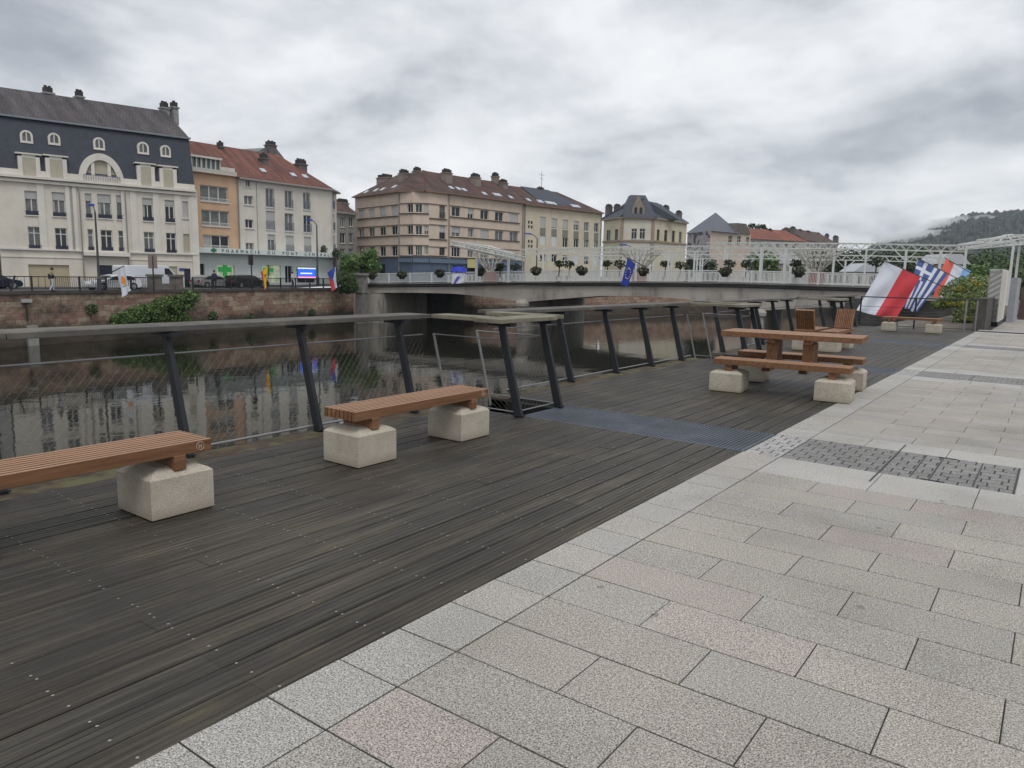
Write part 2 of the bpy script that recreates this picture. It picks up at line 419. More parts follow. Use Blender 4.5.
# gratings
def grate(y0, y1, label):
    t = thing('steel_grating', label, 'grating', (-3.6, (y0+y1)/2, 0), 'steel gratings across the deck')
    gm = pmat('galvanised_grating', (0.14, 0.158, 0.19), .5, .3, noise_amt=.3, nscale=2)
    for xa, xb in ((-4.84, -3.52), (-3.50, XE-.004)):
        b = MB()
        b.box(xa, xb, y0+.006, y0+.02, -.03, .002); b.box(xa, xb, y1-.02, y1-.006, -.03, .002)
        b.box(xa, xa+.012, y0+.02, y1-.02, -.03, .002); b.box(xb-.012, xb, y0+.02, y1-.02, -.03, .002)
        x = xa+.03
        while x < xb-.02: b.box(x, x+.010, y0+.02, y1-.02, -.03, -.0005); x += .040
        y = y0+.05
        while y < y1-.03: b.box(xa+.012, xb-.012, y, y+.006, -.02, -.004); y += .033
        b.build('grate_panel', gm, t)
    b = MB(); b.box(-4.84, XE-.002, y0, y1, -.06, -.04); b.build('drip_tray', pmat('grate_tray', (0.015, 0.018, 0.022), .8), t)
grate(GR[0][0], GR[0][1], 'blue grey steel grating across the deck nearest the camera')
grate(GR[1][0], GR[1][1], 'second steel grating, crossing the deck just beyond the picnic table')
grate(GR[2][0], GR[2][1], 'third and farthest steel grating across the deck, before the far bench')

# ================================================================== near bank walls, ground, water
conc = pmat('old_concrete', (0.16, 0.155, 0.145), .92, noise_amt=.35, nscale=1.2, stain=((0.05, 0.048, 0.045), .8, .48, .7, (1, 1, .3)), bump=.4, bscale=15)
mb = MB(); mb.box(-4.9, -4.7, -20, 30.6, -7, -.31); mb.box(-6.4, -4.7, 30.7, 64, -7, -.32)
structure(mb.build('near_quay_wall', conc))
def watermat():
    m = bpy.data.materials.new('river_water'); m.use_nodes = True; t = m.node_tree; b = t.nodes['Principled BSDF']
    b.inputs['Base Color'].default_value = (0.014, 0.014, 0.010, 1); b.inputs['Roughness'].default_value = .035; b.inputs['IOR'].default_value = 1.33
    tcn = N(t, 'ShaderNodeTexCoord'); mp = N(t, 'ShaderNodeMapping'); L(t, tcn.outputs['Object'], mp.inputs[0]); mp.inputs['Scale'].default_value = (1, .7, 1)
    a = N(t, 'ShaderNodeTexNoise', Scale=.9, Detail=3.0, Roughness=.5); L(t, mp.outputs[0], a.inputs['Vector'])
    c = N(t, 'ShaderNodeTexNoise', Scale=6.0, Detail=2.0, Roughness=.5); L(t, mp.outputs[0], c.inputs['Vector'])
    h = mth(t, 'ADD', a.outputs[0], mth(t, 'MULTIPLY', c.outputs[0], .12))
    bp = N(t, 'ShaderNodeBump', Strength=.10, Distance=.09); L(t, h, bp.inputs['Height']); L(t, bp.outputs[0], b.inputs['Normal'])
    return m
WZ = -4.4
def quay_x(y): return -61.0-.175*(y-20)
mb = MB(); mb.quad((quay_x(-60)-8, -60, WZ), (-4.8, -60, WZ), (-4.8, 420, WZ), (quay_x(420)-8, 420, WZ)); structure(mb.build('river_water', watermat()))
asph = pmat('street_asphalt', (0.065, 0.065, 0.066), .9, noise_amt=.2, nscale=2)
grass = pmat('meadow', (0.05, 0.08, 0.025), .95, noise_amt=.4, nscale=.3)
# far bank street ground and the general ground to the horizon
def gz(x, y):
    if x < -60: return -.4+(0.36 if y > 61 else 0.36*max(0, (y-50)/11) if y > 50 else 0)
    return 0
mb = MB()
ys = [-60, 0, 20, 50, 60.9]
for a, b in zip(ys, ys[1:]):
    mb.quad((-900, a, gz(-90, a)), (quay_x(a)-.5, a, gz(-90, a)), (quay_x(b)-.5, b, gz(-90, b)), (-900, b, gz(-90, b)))
BND = [(quay_x(60.9)-.5, 60.9), (-67.7, 80), (-53.9, 110.8), (-39.5, 160), (-20.5, 240), (9.5, 420)]
for (ax, ay), (bx0_, by) in zip(BND, BND[1:]): mb.quad((-900, ay, gz(-90, ay)), (ax, ay, gz(-90, ay)-.0), (bx0_, by, gz(-90, by)), (-900, by, gz(-90, by)))
structure(mb.build('street', asph))
mb = MB(); mb.box(-4.9, 600, 48, 420, -.6, -.05); mb.box(60, 600, -60, 48, -.6, -.05); mb.box(-4.69, 60, -60, -3, -.6, -.02)
mb.box(-4.69, XE-.01, 30.95, 48, -.4, -.06)
structure(mb.build('bank_ground', pmat('bank_earth', (0.12, 0.10, 0.08), .95, noise_amt=.3, nscale=.5)))
mb = MB(); mb.quad((-3000, 420, -.6), (3000, 420, -.6), (3000, 4200, -.6), (-3000, 4200, -.6)); structure(mb.build('valley_ground', grass))
# far quay wall: sandstone blocks
def stonewall():
    m = bpy.data.materials.new('sandstone_blocks'); m.use_nodes = True; t = m.node_tree; b = t.nodes['Principled BSDF']
    tcn = N(t, 'ShaderNodeTexCoord'); sp = N(t, 'ShaderNodeSeparateXYZ'); L(t, tcn.outputs['Object'], sp.inputs[0])
    cb = N(t, 'ShaderNodeCombineXYZ'); L(t, sp.outputs[1], cb.inputs[0]); L(t, sp.outputs[2], cb.inputs[1])
    br = N(t, 'ShaderNodeTexBrick', Scale=1.0); br.inputs['Brick Width'].default_value = 1.15; br.inputs['Row Height'].default_value = .46
    br.inputs['Mortar Size'].default_value = .018; br.inputs['Color1'].default_value = (0.27, 0.165, 0.125, 1); br.inputs['Color2'].default_value = (0.40, 0.33, 0.24, 1)
    br.inputs['Mortar'].default_value = (0.15, 0.12, 0.10, 1); br.inputs['Bias'].default_value = -.1
    wn = N(t, 'ShaderNodeTexNoise', Scale=.7, Detail=3.0); L(t, cb.outputs[0], wn.inputs['Vector']); va = N(t, 'ShaderNodeVectorMath', operation='MULTIPLY_ADD'); L(t, wn.outputs['Color'], va.inputs[0]); va.inputs[1].default_value = (.5, .35, 0); L(t, cb.outputs[0], va.inputs[2]); L(t, va.outputs[0], br.inputs['Vector'])
    mp = N(t, 'ShaderNodeMapping'); L(t, tcn.outputs['Object'], mp.inputs[0]); mp.inputs['Scale'].default_value = (1, .45, .8)
    nz = N(t, 'ShaderNodeTexNoise', Scale=.8, Detail=9.0, Roughness=.72); L(t, mp.outputs[0], nz.inputs['Vector'])
    f = mth(t, 'MULTIPLY', mth(t, 'SUBTRACT', nz.outputs[0], mth(t, 'ADD', .445, mth(t, 'MULTIPLY', mth(t, 'SUBTRACT', sp.outputs[1], 30.0), .0016))), 5.0, clamp=True)
    c = mixc(t, mth(t, 'MULTIPLY', f, .82), br.outputs[0], (0.045, 0.04, 0.033))
    n4 = N(t, 'ShaderNodeTexNoise', Scale=3.0, Detail=6.0, Roughness=.7); L(t, tcn.outputs['Object'], n4.inputs['Vector'])
    c = mixc(t, 1.0, c, ramp(t, n4.outputs[0], [(.3, (.6, .6, .6)), (.7, (1.25, 1.22, 1.2))]), 'MULTIPLY')
    # dark algae towards the waterline (a real tide mark)
    g = mth(t, 'MULTIPLY', mth(t, 'SUBTRACT', mth(t, 'ADD', -3.2, mth(t, 'MULTIPLY', nz.outputs[0], 1.2)), sp.outputs[2]), 1.6, clamp=True)
    c = mixc(t, mth(t, 'MULTIPLY', g, .8), c, (0.03, 0.028, 0.022))
    L(t, c, b.inputs['Base Color']); b.inputs['Roughness'].default_value = .95
    bp = N(t, 'ShaderNodeBump', Strength=.6, Distance=.05); L(t, n4.outputs[0], bp.inputs['Height']); L(t, bp.outputs[0], b.inputs['Normal'])
    return m
SW = stonewall()
def qstrip(mb, y0, y1, off0, off1, z0, z1, n=1, zf=None):
    """a box following the far quay line; off>0 is towards the river"""
    for k in range(n):
        a = y0+(y1-y0)*k/n; b = y0+(y1-y0)*(k+1)/n
        za, zb = (gz(-90, a)+.4, gz(-90, b)+.4) if zf else (0, 0)
        mb.hexa([(quay_x(a)-off1*-1, a, z0+za) if False else (quay_x(a)+off0, a, z0+za), (quay_x(a)+off1, a, z0+za), (quay_x(b)+off1, b, z0+zb), (quay_x(b)+off0, b, z0+zb),
                 (quay_x(a)+off0, a, z1+za), (quay_x(a)+off1, a, z1+za), (quay_x(b)+off1, b, z1+zb), (quay_x(b)+off0, b, z1+zb)])
mb = MB(); qstrip(mb, -50, 61, -1.0, 0, WZ-.8, -.62); 
tag(mb.build('quay_wall', SW), 'stained red and buff sandstone river wall below the far street', 'wall')
mb = MB(); BEND = [(quay_x(60.9), 60.9), (-67.2, 80), (-53.4, 110.8), (-39, 160), (-20, 240), (10, 420)]
mbu = MB(); (ax, ay), (bx0_, by) = BEND[0], BEND[1]; mbu.hexa([(ax-1, ay, WZ-.8), (ax, ay, WZ-.8), (bx0_, by, WZ-.8), (bx0_-1, by, WZ-.8), (ax-1, ay, -.02), (ax, ay, -.02), (bx0_, by, -.02), (bx0_-1, by, -.02)]); tag(mbu.build('quay_wall', pmat('shade_dark_wall', (0.05, 0.045, 0.04), .95, noise_amt=.4, nscale=1)), 'river wall coloured dark for the shade under the left span of the bridge', 'wall')  # darker wall colour stands in for the shade below the span
for (ax, ay), (bx0_, by) in zip(BEND[1:], BEND[2:]): mb.hexa([(ax-1, ay, WZ-.8), (ax, ay, WZ-.8), (bx0_, by, WZ-.8), (bx0_-1, by, WZ-.8), (ax-1, ay, -.02), (ax, ay, -.02), (bx0_, by, -.02), (bx0_-1, by, -.02)])
tag(mb.build('quay_wall', SW), 'reddish river wall seen through the arches beyond the bridge', 'wall')
cop = pmat('dark_coping', (0.07, 0.065, 0.06), .9, noise_amt=.4, nscale=1.5)
mb = MB(); qstrip(mb, -50, 61, -.9, .12, -.61, -.36)
tag(mb.build('wall_coping', cop), 'dark weathered coping along the top of the far river wall', 'coping')
mb = MB(); mb.box(quay_x(23.2)-.1, quay_x(23.2)+.35, 22.9, 23.6, WZ-.5, -2.9)
ob = tag(mb.build('outfall_chute', pmat('pale_concrete', (0.26, 0.26, 0.24), .9, noise_amt=.2)), 'pale concrete drain chute standing at the foot of the far river wall', 'drain chute')
mb = MB(); p_ = (quay_x(23)+.12, 23.0)
mb.tube([(p_[0], p_[1], -1.2), (p_[0], p_[1], -2.6)], .07); mb.box(p_[0]-.1, p_[0]+.15, p_[1]-.35, p_[1]+.35, -1.2, -.95, m=1)
tag(mb.build('drain_pipe', [pmat('pipe_dark', (0.03, 0.03, 0.03), .8), pmat('pipe_box', (0.35, 0.35, 0.34), .8)]), 'dark drain pipe with small pale box under the coping of the far wall', 'pipe')
# ================================================================== BUILDINGS
GLASS = pmat('window_glass', (0.012, 0.014, 0.018), .08, spec=.45)
GLASS2 = pmat('window_glass_curtained', (0.13, 0.135, 0.13), .2, noise_amt=.4, nscale=1.5)
WHITEF = pmat('white_window_frame', (0.60, 0.60, 0.58), .5)
BROWNF = pmat('brown_window_frame', (0.14, 0.10, 0.075), .6)
BLIND = pmat('beige_roller_blind', (0.40, 0.37, 0.29), .7, noise_amt=.08, nscale=2)
BLINDG = pmat('grey_roller_blind', (0.42, 0.42, 0.41), .7, noise_amt=.08, nscale=2)
RAILB = pmat('blue_black_iron', (0.03, 0.04, 0.07), .5)
RAILG = pmat('grey_iron', (0.16, 0.18, 0.22), .5)
ZINC = pmat('zinc', (0.20, 0.22, 0.25), .5, .3, noise_amt=.15)
PIPE = pmat('down_pipe', (0.22, 0.21, 0.20), .6)
def Z(ox, oy, k=5.12):
    return lambda *q: tuple((ox if i % 2 == 0 else oy)+v/k for i, v in enumerate(q))
wrnd = random.Random(77)
class Facade:
    """a vertical wall plane A->B (left to right), outward normal towards the river"""
    def __init__(s, A, B, z0, z1):
        s.A = Vector((A[0], A[1], 0)); s.B = Vector((B[0], B[1], 0)); s.U = (s.B-s.A).normalized(); s.W = (s.B-s.A).length
        s.n = Vector((s.U.y, -s.U.x, 0)); s.z0 = z0; s.z1 = z1
    def p(s, u, z, d=0.0): return s.A+s.U*u+s.n*d+Vector((0, 0, z))
    def uz(s, px, py):
        v = FWD*F_PX + RGT*(px-512) - UPV*(py-384); o = Vector((0, 0, EYE))
        t = (s.A-o).dot(s.n)/v.dot(s.n); q = o+v*t
        return (q-s.A).dot(s.U), q.z
    def rect(s, b):
        x0, y0, x1, y1 = b
        u0, za = s.uz(x0, (y0+y1)/2); u1, zb = s.uz(x1, (y0+y1)/2)
        xm = (x0+x1)/2
        return u0, u1, s.uz(xm, y1)[1], s.uz(xm, y0)[1]
    def fbox(s, mb, u0, u1, z0, z1, d0, d1, m=0):
        a, b = s.p(u0, 0, d1), s.p(u1, 0, d1); c, d = s.p(u1, 0, d0), s.p(u0, 0, d0)
        Zv = lambda q, z: (q.x, q.y, z)
        mb.hexa([Zv(a, z0), Zv(b, z0), Zv(c, z0), Zv(d, z0), Zv(a, z1), Zv(b, z1), Zv(c, z1), Zv(d, z1)], m)
    def wall(s, mb, holes, m=0, depth=.22, z0=None, z1=None, u0=0, u1=None):
        z0 = s.z0 if z0 is None else z0; z1 = s.z1 if z1 is None else z1; u1 = s.W if u1 is None else u1
        H = [(max(a, u0), min(b, u1), max(c, z0), min(d, z1)) for a, b, c, d in holes if a < u1 and b > u0 and c < z1 and d > z0]
        us = sorted(set([u0, u1]+[h[0] for h in H]+[h[1] for h in H])); zs = sorted(set([z0, z1]+[h[2] for h in H]+[h[3] for h in H]))
        for a, b in zip(us, us[1:]):
            run = None
            for c, d in list(zip(zs, zs[1:]))+[(None, None)]:
                inside = c is None or any(h[0] <= (a+b)/2 <= h[1] and h[2] <= (c+d)/2 <= h[3] for h in H)
                if not inside:
                    run = (run[0], d) if run else (c, d)
                elif run:
                    mb.quad(s.p(a, run[0]), s.p(b, run[0]), s.p(b, run[1]), s.p(a, run[1]), m); run = None
        for a, b, c, d in H:
            mb.quad(s.p(a, c), s.p(a, c, -depth), s.p(a, d, -depth), s.p(a, d), m)
            mb.quad(s.p(b, c, -depth), s.p(b, c), s.p(b, d), s.p(b, d, -depth), m)
            mb.quad(s.p(a, c), s.p(b, c), s.p(b, c, -depth), s.p(a, c, -depth), m)
            mb.quad(s.p(a, d, -depth), s.p(b, d, -depth), s.p(b, d), s.p(a, d), m)
    def window(s, par, h, nm=2, transom=None, shut=0.0, frame=WHITEF, blind=BLINDG, sill=True, rail=None, railh=.45, solid=False, sillm=None, depth=.22, glass=GLASS, fw=.07):
        a, b, c, d = h; f = MB(); e = -depth+.005
        s.fbox(f, a, a+fw, c, d, e, e+.06); s.fbox(f, b-fw, b, c, d, e, e+.06)
        s.fbox(f, a+fw, b-fw, c, c+fw, e, e+.06); s.fbox(f, a+fw, b-fw, d-fw, d, e, e+.06)
        for k in range(1, nm):
            u = a+(b-a)*k/nm; s.fbox(f, u-fw*.6, u+fw*.6, c+fw, d-fw, e+.001, e+.055)
        if transom: zt = c+(d-c)*transom; s.fbox(f, a+fw, b-fw, zt-fw*.5, zt+fw*.5, e+.002, e+.058)
        w_ = f.build('window', frame, par)
        g = MB(); g.quad(s.p(a, c, -depth+.02), s.p(b, c, -depth+.02), s.p(b, d, -depth+.02), s.p(a, d, -depth+.02)); g.build('pane', (GLASS2 if (glass is GLASS and wrnd.random() < .3) else glass), w_)
        if wrnd.random() < .35 and shut < .5:
            q = MB(); ww = (b-a)*wrnd.uniform(.18, .3); s.fbox(q, a+fw, a+ww, c+fw, d-fw, e-.06, e-.045) if False else q.quad(s.p(a+fw, c+fw, -depth+.024), s.p(a+ww, c+fw, -depth+.024), s.p(a+ww, d-fw, -depth+.024), s.p(a+fw, d-fw, -depth+.024)); q.build('curtain', pmat('net_curtain', (0.36, 0.35, 0.33), .9), w_)
        if shut > 0:
            q = MB(); s.fbox(q, a+.01, b-.01, d-(d-c)*shut, d-.01, e+.062, e+.10)
            z = d-(d-c)*shut+.08
            while z < d-.05: s.fbox(q, a+.012, b-.012, z, z+.012, e+.10, e+.106); z += .16
            q.build('roller_blind', blind, w_)
        if sill:
            q = MB(); s.fbox(q, a-.08, b+.08, c-.09, c-.004, -.02, .10); q.build('sill', sillm or frame, w_)
        if rail:
            q = MB(); zt = c+railh
            s.fbox(q, a-.02, b+.02, zt, zt+.05, .06, .10); s.fbox(q, a-.02, b+.02, c+.04, c+.08, .06, .10)
            u = a+.02
            if solid: s.fbox(q, a+.02, b-.02, c+.02, zt-.02, -.08, .055)
            while u < b: s.fbox(q, u, u+.03, c+.08, zt, .065, .095); u += .13
            q.build('balcony_rail', rail, w_)
        return w_
def chimney(par, pos, wx, wy, z0, z1, mat, pots=2, cap=True):
    b = MB(); x, y = pos; b.box(x-wx/2, x+wx/2, y-wy/2, y+wy/2, z0, z1)
    if cap: b.box(x-wx/2-.1, x+wx/2+.1, y-wy/2-.1, y+wy/2+.1, z1, z1+.15)
    c = b.build('chimney', mat, par)
    q = MB()
    q.box(x-wx*.42, x+wx*.42, y-wy*.44, y+wy*.44, z1+.15, z1+.62)
    for k in range(pots):
        yy = y-wy/2+wy*(k+.5)/pots; q.lathe([(.15, z1+.62), (.15, z1+.78), (.13, z1+.80)], (x, yy, 0), 8)
    q.build('chimney_pots', pmat('dark_pots', (0.035, 0.03, 0.03), .8), c)
    return c
def ray_depth(px, py, F, back):
    """point seen at a pixel on the vertical plane `back` metres behind facade F"""
    v = FWD*F_PX + RGT*(px-512) - UPV*(py-384); o = Vector((0, 0, EYE))
    q0 = F.A-F.n*back; t = (q0-o).dot(F.n)/v.dot(F.n); return o+v*t
SLATE = pmat('blue_slate', (0.045, 0.052, 0.072), .65, noise_amt=.25, nscale=3, stretch=(1, 1, 3), bump=.3)
def tilemat(name, col, dark, pitch=.28):
    m = bpy.data.materials.new(name); m.use_nodes = True; t = m.node_tree; b = t.nodes['Principled BSDF']
    tcn = N(t, 'ShaderNodeTexCoord'); sp = N(t, 'ShaderNodeSeparateXYZ'); L(t, tcn.outputs['Object'], sp.inputs[0])
    cb = N(t, 'ShaderNodeCombineXYZ'); L(t, sp.outputs[1], cb.inputs[0]); L(t, sp.outputs[2], cb.inputs[1])
    br = N(t, 'ShaderNodeTexBrick', Scale=1.0); br.inputs['Brick Width'].default_value = pitch; br.inputs['Row Height'].default_value = .2; br.inputs['Mortar Size'].default_value = .02
    br.inputs['Color1'].default_value = (*col, 1); br.inputs['Color2'].default_value = (*tuple(c*.75 for c in col), 1); br.inputs['Mortar'].default_value = (*tuple(c*.3 for c in col), 1)
    L(t, cb.outputs[0], br.inputs[0])
    nz = N(t, 'ShaderNodeTexNoise', Scale=.55, Detail=8.0, Roughness=.68); L(t, tcn.outputs['Object'], nz.inputs['Vector'])
    f = mth(t, 'MULTIPLY', mth(t, 'SUBTRACT', nz.outputs[0], .42), 4.0, clamp=True)
    mps = N(t, 'ShaderNodeMapping'); L(t, tcn.outputs['Object'], mps.inputs[0]); mps.inputs['Scale'].default_value = (.25, 1.5, .25); ns = N(t, 'ShaderNodeTexNoise', Scale=1.0, Detail=5.0, Roughness=.7); L(t, mps.outputs[0], ns.inputs[0])
    cst = mixc(t, 1.0, mixc(t, f, br.outputs[0], dark), ramp(t, ns.outputs[0], [(.33, (.55, .55, .56)), (.5, (.95, .95, .95)), (.66, (1.45, 1.4, 1.35))]), 'MULTIPLY')
    L(t, cst, b.inputs['Base Color']); b.inputs['Roughness'].default_value = .85
    bp = N(t, 'ShaderNodeBump', Strength=.4, Distance=.03); L(t, br.outputs['Fac'], bp.inputs['Height']); L(t, bp.outputs[0], b.inputs['Normal'])
    return m
REDT = tilemat('red_roof_tiles', (0.20, 0.078, 0.058), (0.12, 0.055, 0.046))
DKT = tilemat('dark_red_roof_tiles', (0.125, 0.062, 0.050), (0.055, 0.044, 0.042))
BRT = tilemat('orange_red_roof_tiles', (0.30, 0.10, 0.065), (0.16, 0.07, 0.055))
GREYT = tilemat('brown_grey_roof_tiles', (0.10, 0.09, 0.095), (0.065, 0.06, 0.065))

# ---------------------------------------------------------------- 1. white building with slate mansard
z1_ = Z(0, 70); z2_ = Z(0, 190)
F = Facade((-75.1, 26.4), (-71.15, 42.55), -.45, 9.06)
F.U  # unit along the street
WB = thing('apartment_building', 'cream white building with blue slate mansard and big arched attic window', 'building', (F.A.x, F.A.y, -.4))
cream = plaster('cream_plaster', (0.63, 0.59, 0.515), .22); cream2 = plaster('cream_trim', (0.64, 0.61, 0.55), .18)
B = 12.0
wins = []
row2 = [(128, 5, 195, 128), (268, 12, 335, 135), (437, 18, 470, 142), (500, 22, 570, 145), (597, 28, 628, 150), (730, 42, 783, 158), (845, 52, 893, 165), (935, 58, 963, 145)]
row1 = [(145, 188, 210, 303), (283, 195, 345, 305), (450, 200, 480, 310), (517, 205, 577, 312), (607, 208, 637, 315), (738, 215, 790, 320), (852, 220, 903, 325), (940, 225, 970, 320)]
for i, b in enumerate(row2): wins.append((F.rect(z2_(*b)), 'r2', i))
for i, b in enumerate(row1): wins.append((F.rect(z2_(*b)), 'r1', i))
g1 = F.rect(z2_(150, 383, 358, 540)); d1 = F.rect(z2_(500, 385, 597, 545)); d2 = F.rect(z2_(945, 402, 978, 545)); w3 = F.rect(z2_(865, 392, 908, 470))
att = [F.rect(z1_(*b)) for b in ((117, 450, 182, 545), (257, 460, 320, 552), (722, 498, 772, 590), (837, 512, 885, 598))]
holes = [q[0] for q in wins]+[g1, d1, d2, w3]
mb = MB(); F.wall(mb, holes)
zc = F.z1
# side and back walls
def body(mb, F, depth, z0, z1, m=0):
    a, b = F.p(0, 0), F.p(F.W, 0); c, d = F.p(F.W, 0, -depth), F.p(0, 0, -depth)
    for p, q in ((b, c), (c, d), (d, a)):
        mb.quad((p.x, p.y, z0), (q.x, q.y, z0), (q.x, q.y, z1), (p.x, p.y, z1), m)
body(mb, F, B, -.45, zc)
mb.build('wall', cream, WB)
tr = MB()
F.fbox(tr, 0, F.W, zc, zc+.22, -.02, .45); F.fbox(tr, 0, F.W, zc-.35, zc-.12, .003, .25); F.fbox(tr, 0, F.W, zc+.22, zc+.75, -.3, .02)
zb = F.rect(z2_(0, 340, 10, 350))[3]
F.fbox(tr, 0, F.W, 2.85, 3.0, .003, .18); F.fbox(tr, 0, F.W, 2.2, 2.28, .003, .06)
for px_ in (222, 365, 385, 645, 690, 805, 915, 985):
    u = F.uz(*z2_(px_, 230))[0]
    F.fbox(tr, u-.28, u+.28, 3.0, zc-.36, .003, .09)
for px_ in (418, 645): 
    u = F.uz(*z2_(px_, 230))[0]; F.fbox(tr, u-.04, u+.04, .0, zc-.36, .09, .17)
F.fbox(tr, F.uz(*z2_(425, 340))[0], F.uz(*z2_(660, 350))[0], 2.5, 2.85, .06, .6)
F.fbox(tr, F.W-.5, F.W+.15, -.4, zc, .003, .12)
tr.build('cornice_trim', cream2, WB)
tr = MB(); u = F.uz(*z2_(648, 230))[0]; tr.tube([F.p(u, -.3, .25), F.p(u, zc-.4, .25)], .05, 6); u = F.uz(*z2_(415, 230))[0]; tr.tube([F.p(u, -.3, .25), F.p(u, zc-.4, .25)], .05, 6)
u = F.uz(*z2_(3, 230))[0]; tr.build('downpipe', PIPE, WB)
for h, r, i in wins:
    sh = {('r2', 0): .33, ('r2', 1): .33, ('r2', 2): .3, ('r2', 3): .35, ('r2', 4): .3, ('r2', 5): .3, ('r2', 6): .25, ('r2', 7): 1, ('r1', 7): 1}.get((r, i), 0)
    wide = i not in (2, 4, 7)
    F.window(WB, h, 2 if wide else 1, .72, sh, WHITEF, BLIND if (r, i) == ('r1', 7) else BLINDG, sillm=cream2,
             rail=RAILB if i != 7 else None, railh=.32, solid=True, glass=GLASS2 if r == 'r2' and i < 5 else GLASS)
F.window(WB, w3, 1, None, 1.0, WHITEF, BLIND, sillm=cream2)
gd = MB(); F.fbox(gd, g1[0], g1[1], g1[2], g1[3], -.21, -.16)
z = g1[2]
while z < g1[3]-.1: F.fbox(gd, g1[0], g1[1], z+.46, z+.47, -.16, -.155); z += .5
gd.build('garage_door', pmat('beige_garage', (0.42, 0.36, 0.24), .6, noise_amt=.06), WB)
for dd in (d1, d2):
    q = MB(); F.fbox(q, dd[0], dd[1], dd[2], dd[3], -.21, -.17); m_ = (dd[0]+dd[1])/2
    F.fbox(q, m_-.03, m_+.03, dd[2], dd[3], -.17, -.13); F.fbox(q, dd[0], dd[1], dd[3]-.6, dd[3]-.54, -.17, -.13)
    q.build('door', pmat('dark_blue_door', (0.02, 0.026, 0.045), .4), WB)
bs = F.rect(z2_(917, 400, 941, 414)); q = MB(); F.fbox(q, bs[0], bs[1], bs[2], bs[3], .01, .05); q.build('blue_plate', pmat('blue_plate', (0.03, 0.06, 0.25), .5), WB)
# mansard: lower slope from cornice to knee, upper slope to ridge
zk = ray_depth(*z1_(490, 293), F, 1.6).z; kb = 1.3
zk = 14.4
def slope(mb, F, d0, z0, d1, z1, u0=0, u1=None, m=0):
    u1 = F.W if u1 is None else u1
    mb.quad(F.p(u0, z0, -d0), F.p(u1, z0, -d0), F.p(u1, z1, -d1), F.p(u0, z1, -d1), m)
mb = MB(); slope(mb, F, .1, zc+.75, kb, zk)
aa, bb = F.p(F.W, 0), F.p(F.W, 0, -B)
mb.poly([F.p(F.W, zc, -.1), F.p(F.W, zc, -B), F.p(F.W, zk, -B+kb), F.p(F.W, zk, -kb)])
mb.poly([F.p(0, zc, -.1), F.p(0, zk, -kb), F.p(0, zk, -B+kb), F.p(0, zc, -B)])
slope(mb, F, B-.1, zc, B-kb, zk)
mans = mb.build('mansard', pmat('blue_slate_mansard', (0.024, 0.031, 0.047), .6, noise_amt=.25, nscale=2.5, bump=.2), WB)
mb = MB(); mb.quad(F.p(0, zk+.12, -kb+.1), F.p(F.W, zk+.12, -kb+.1), F.p(F.W-1.0, zk+3.1, -5.2), F.p(0, zk+3.1, -5.2)); mb.quad(F.p(0, zk+.12, -B+kb), F.p(F.W, zk+.12, -B+kb), F.p(F.W-1.0, zk+3.1, -5.2), F.p(0, zk+3.1, -5.2))
mb.poly([F.p(F.W, zk+.12, -kb), F.p(F.W, zk+.12, -B+kb), F.p(F.W-1.0, zk+3.1, -5.2)])
mb.poly([F.p(0, zk+.12, -kb), F.p(0, zk+3.1, -5.2), F.p(0, zk+.12, -B+kb)])
# hip cut on the right
mb.build('roof', GREYT, WB)
mb = MB(); F.fbox(mb, -.05, F.W+.12, zk-.06, zk+.11, -kb-.2, -kb+.28); mb.build('zinc_gutter', ZINC, WB)
# dormers with beige blinds set in the mansard
for h in att:
    a, b, c, d = h; t = MB()
    F.fbox(t, a-.35, a-.02, zc+.23, d+.1, -1.3, .10); F.fbox(t, b+.02, b+.35, zc+.23, d+.1, -1.3, .10); F.fbox(t, a-.02, b+.02, d, d+.28, -1.3, .04)
    F.fbox(t, a-.5, b+.5, d+.28, d+.4, -1.3, .16)
    dm = t.build('dormer', cream2, WB)
    t = MB(); F.fbox(t, a-.019, b+.019, c-.25, d-.002, -.12, .03); t.build('roller_blind', BLIND, dm)
# small arched dormers
for b in ((105, 308, 170, 375), (248, 322, 310, 385), (480, 345, 538, 410), (705, 368, 763, 432), (823, 385, 875, 447)):
    x0, y0, x1, y1 = z1_(*b)
    q0 = ray_depth((x0+x1)/2, y1, F, .7); q1 = ray_depth((x0+x1)/2, y0, F, .7)
    ua = F.uz(x0, y1)[0]; ub = F.uz(x1, y1)[0]; uc = (q0-F.A).dot(F.U); hw = (ub-ua)/2*1.01; zc0, zc1 = q0.z, q1.z
    def arch(hw, z0, z1, n=10):
        zs = z1-hw; return [(-hw, z0)]+[(-hw*math.cos(math.pi*k/n), zs+hw*math.sin(math.pi*k/n)) for k in range(n+1)]+[(hw, z0)]
    t = MB(); O = arch(hw, zc0, zc1); I = arch(hw*.66, zc0+.2, zc1-hw*.34)
    for (p, q), (r, s_) in zip(zip(O, O[1:]), zip(I, I[1:])):
        t.quad(F.p(uc+p[0], p[1], -.65), F.p(uc+q[0], q[1], -.65), F.p(uc+s_[0], s_[1], -.65), F.p(uc+r[0], r[1], -.65))
        t.quad(F.p(uc+p[0], p[1], -.65), F.p(uc+p[0], p[1], -1.6), F.p(uc+q[0], q[1], -1.6), F.p(uc+q[0], q[1], -.65))
    t.quad(F.p(uc-hw, zc0, -.65), F.p(uc+hw, zc0, -.65), F.p(uc+hw*.66, zc0+.2, -.65), F.p(uc-hw*.66, zc0+.2, -.65))
    F.fbox(t, uc-.04, uc+.04, zc0+.2, zc1-.2, -.75, -.66)
    dd = t.build('arched_dormer', cream2, WB)
    t = MB(); t.poly([F.p(uc+p[0], p[1], -.74) for p in I]); t.build('pane', GLASS2, dd)
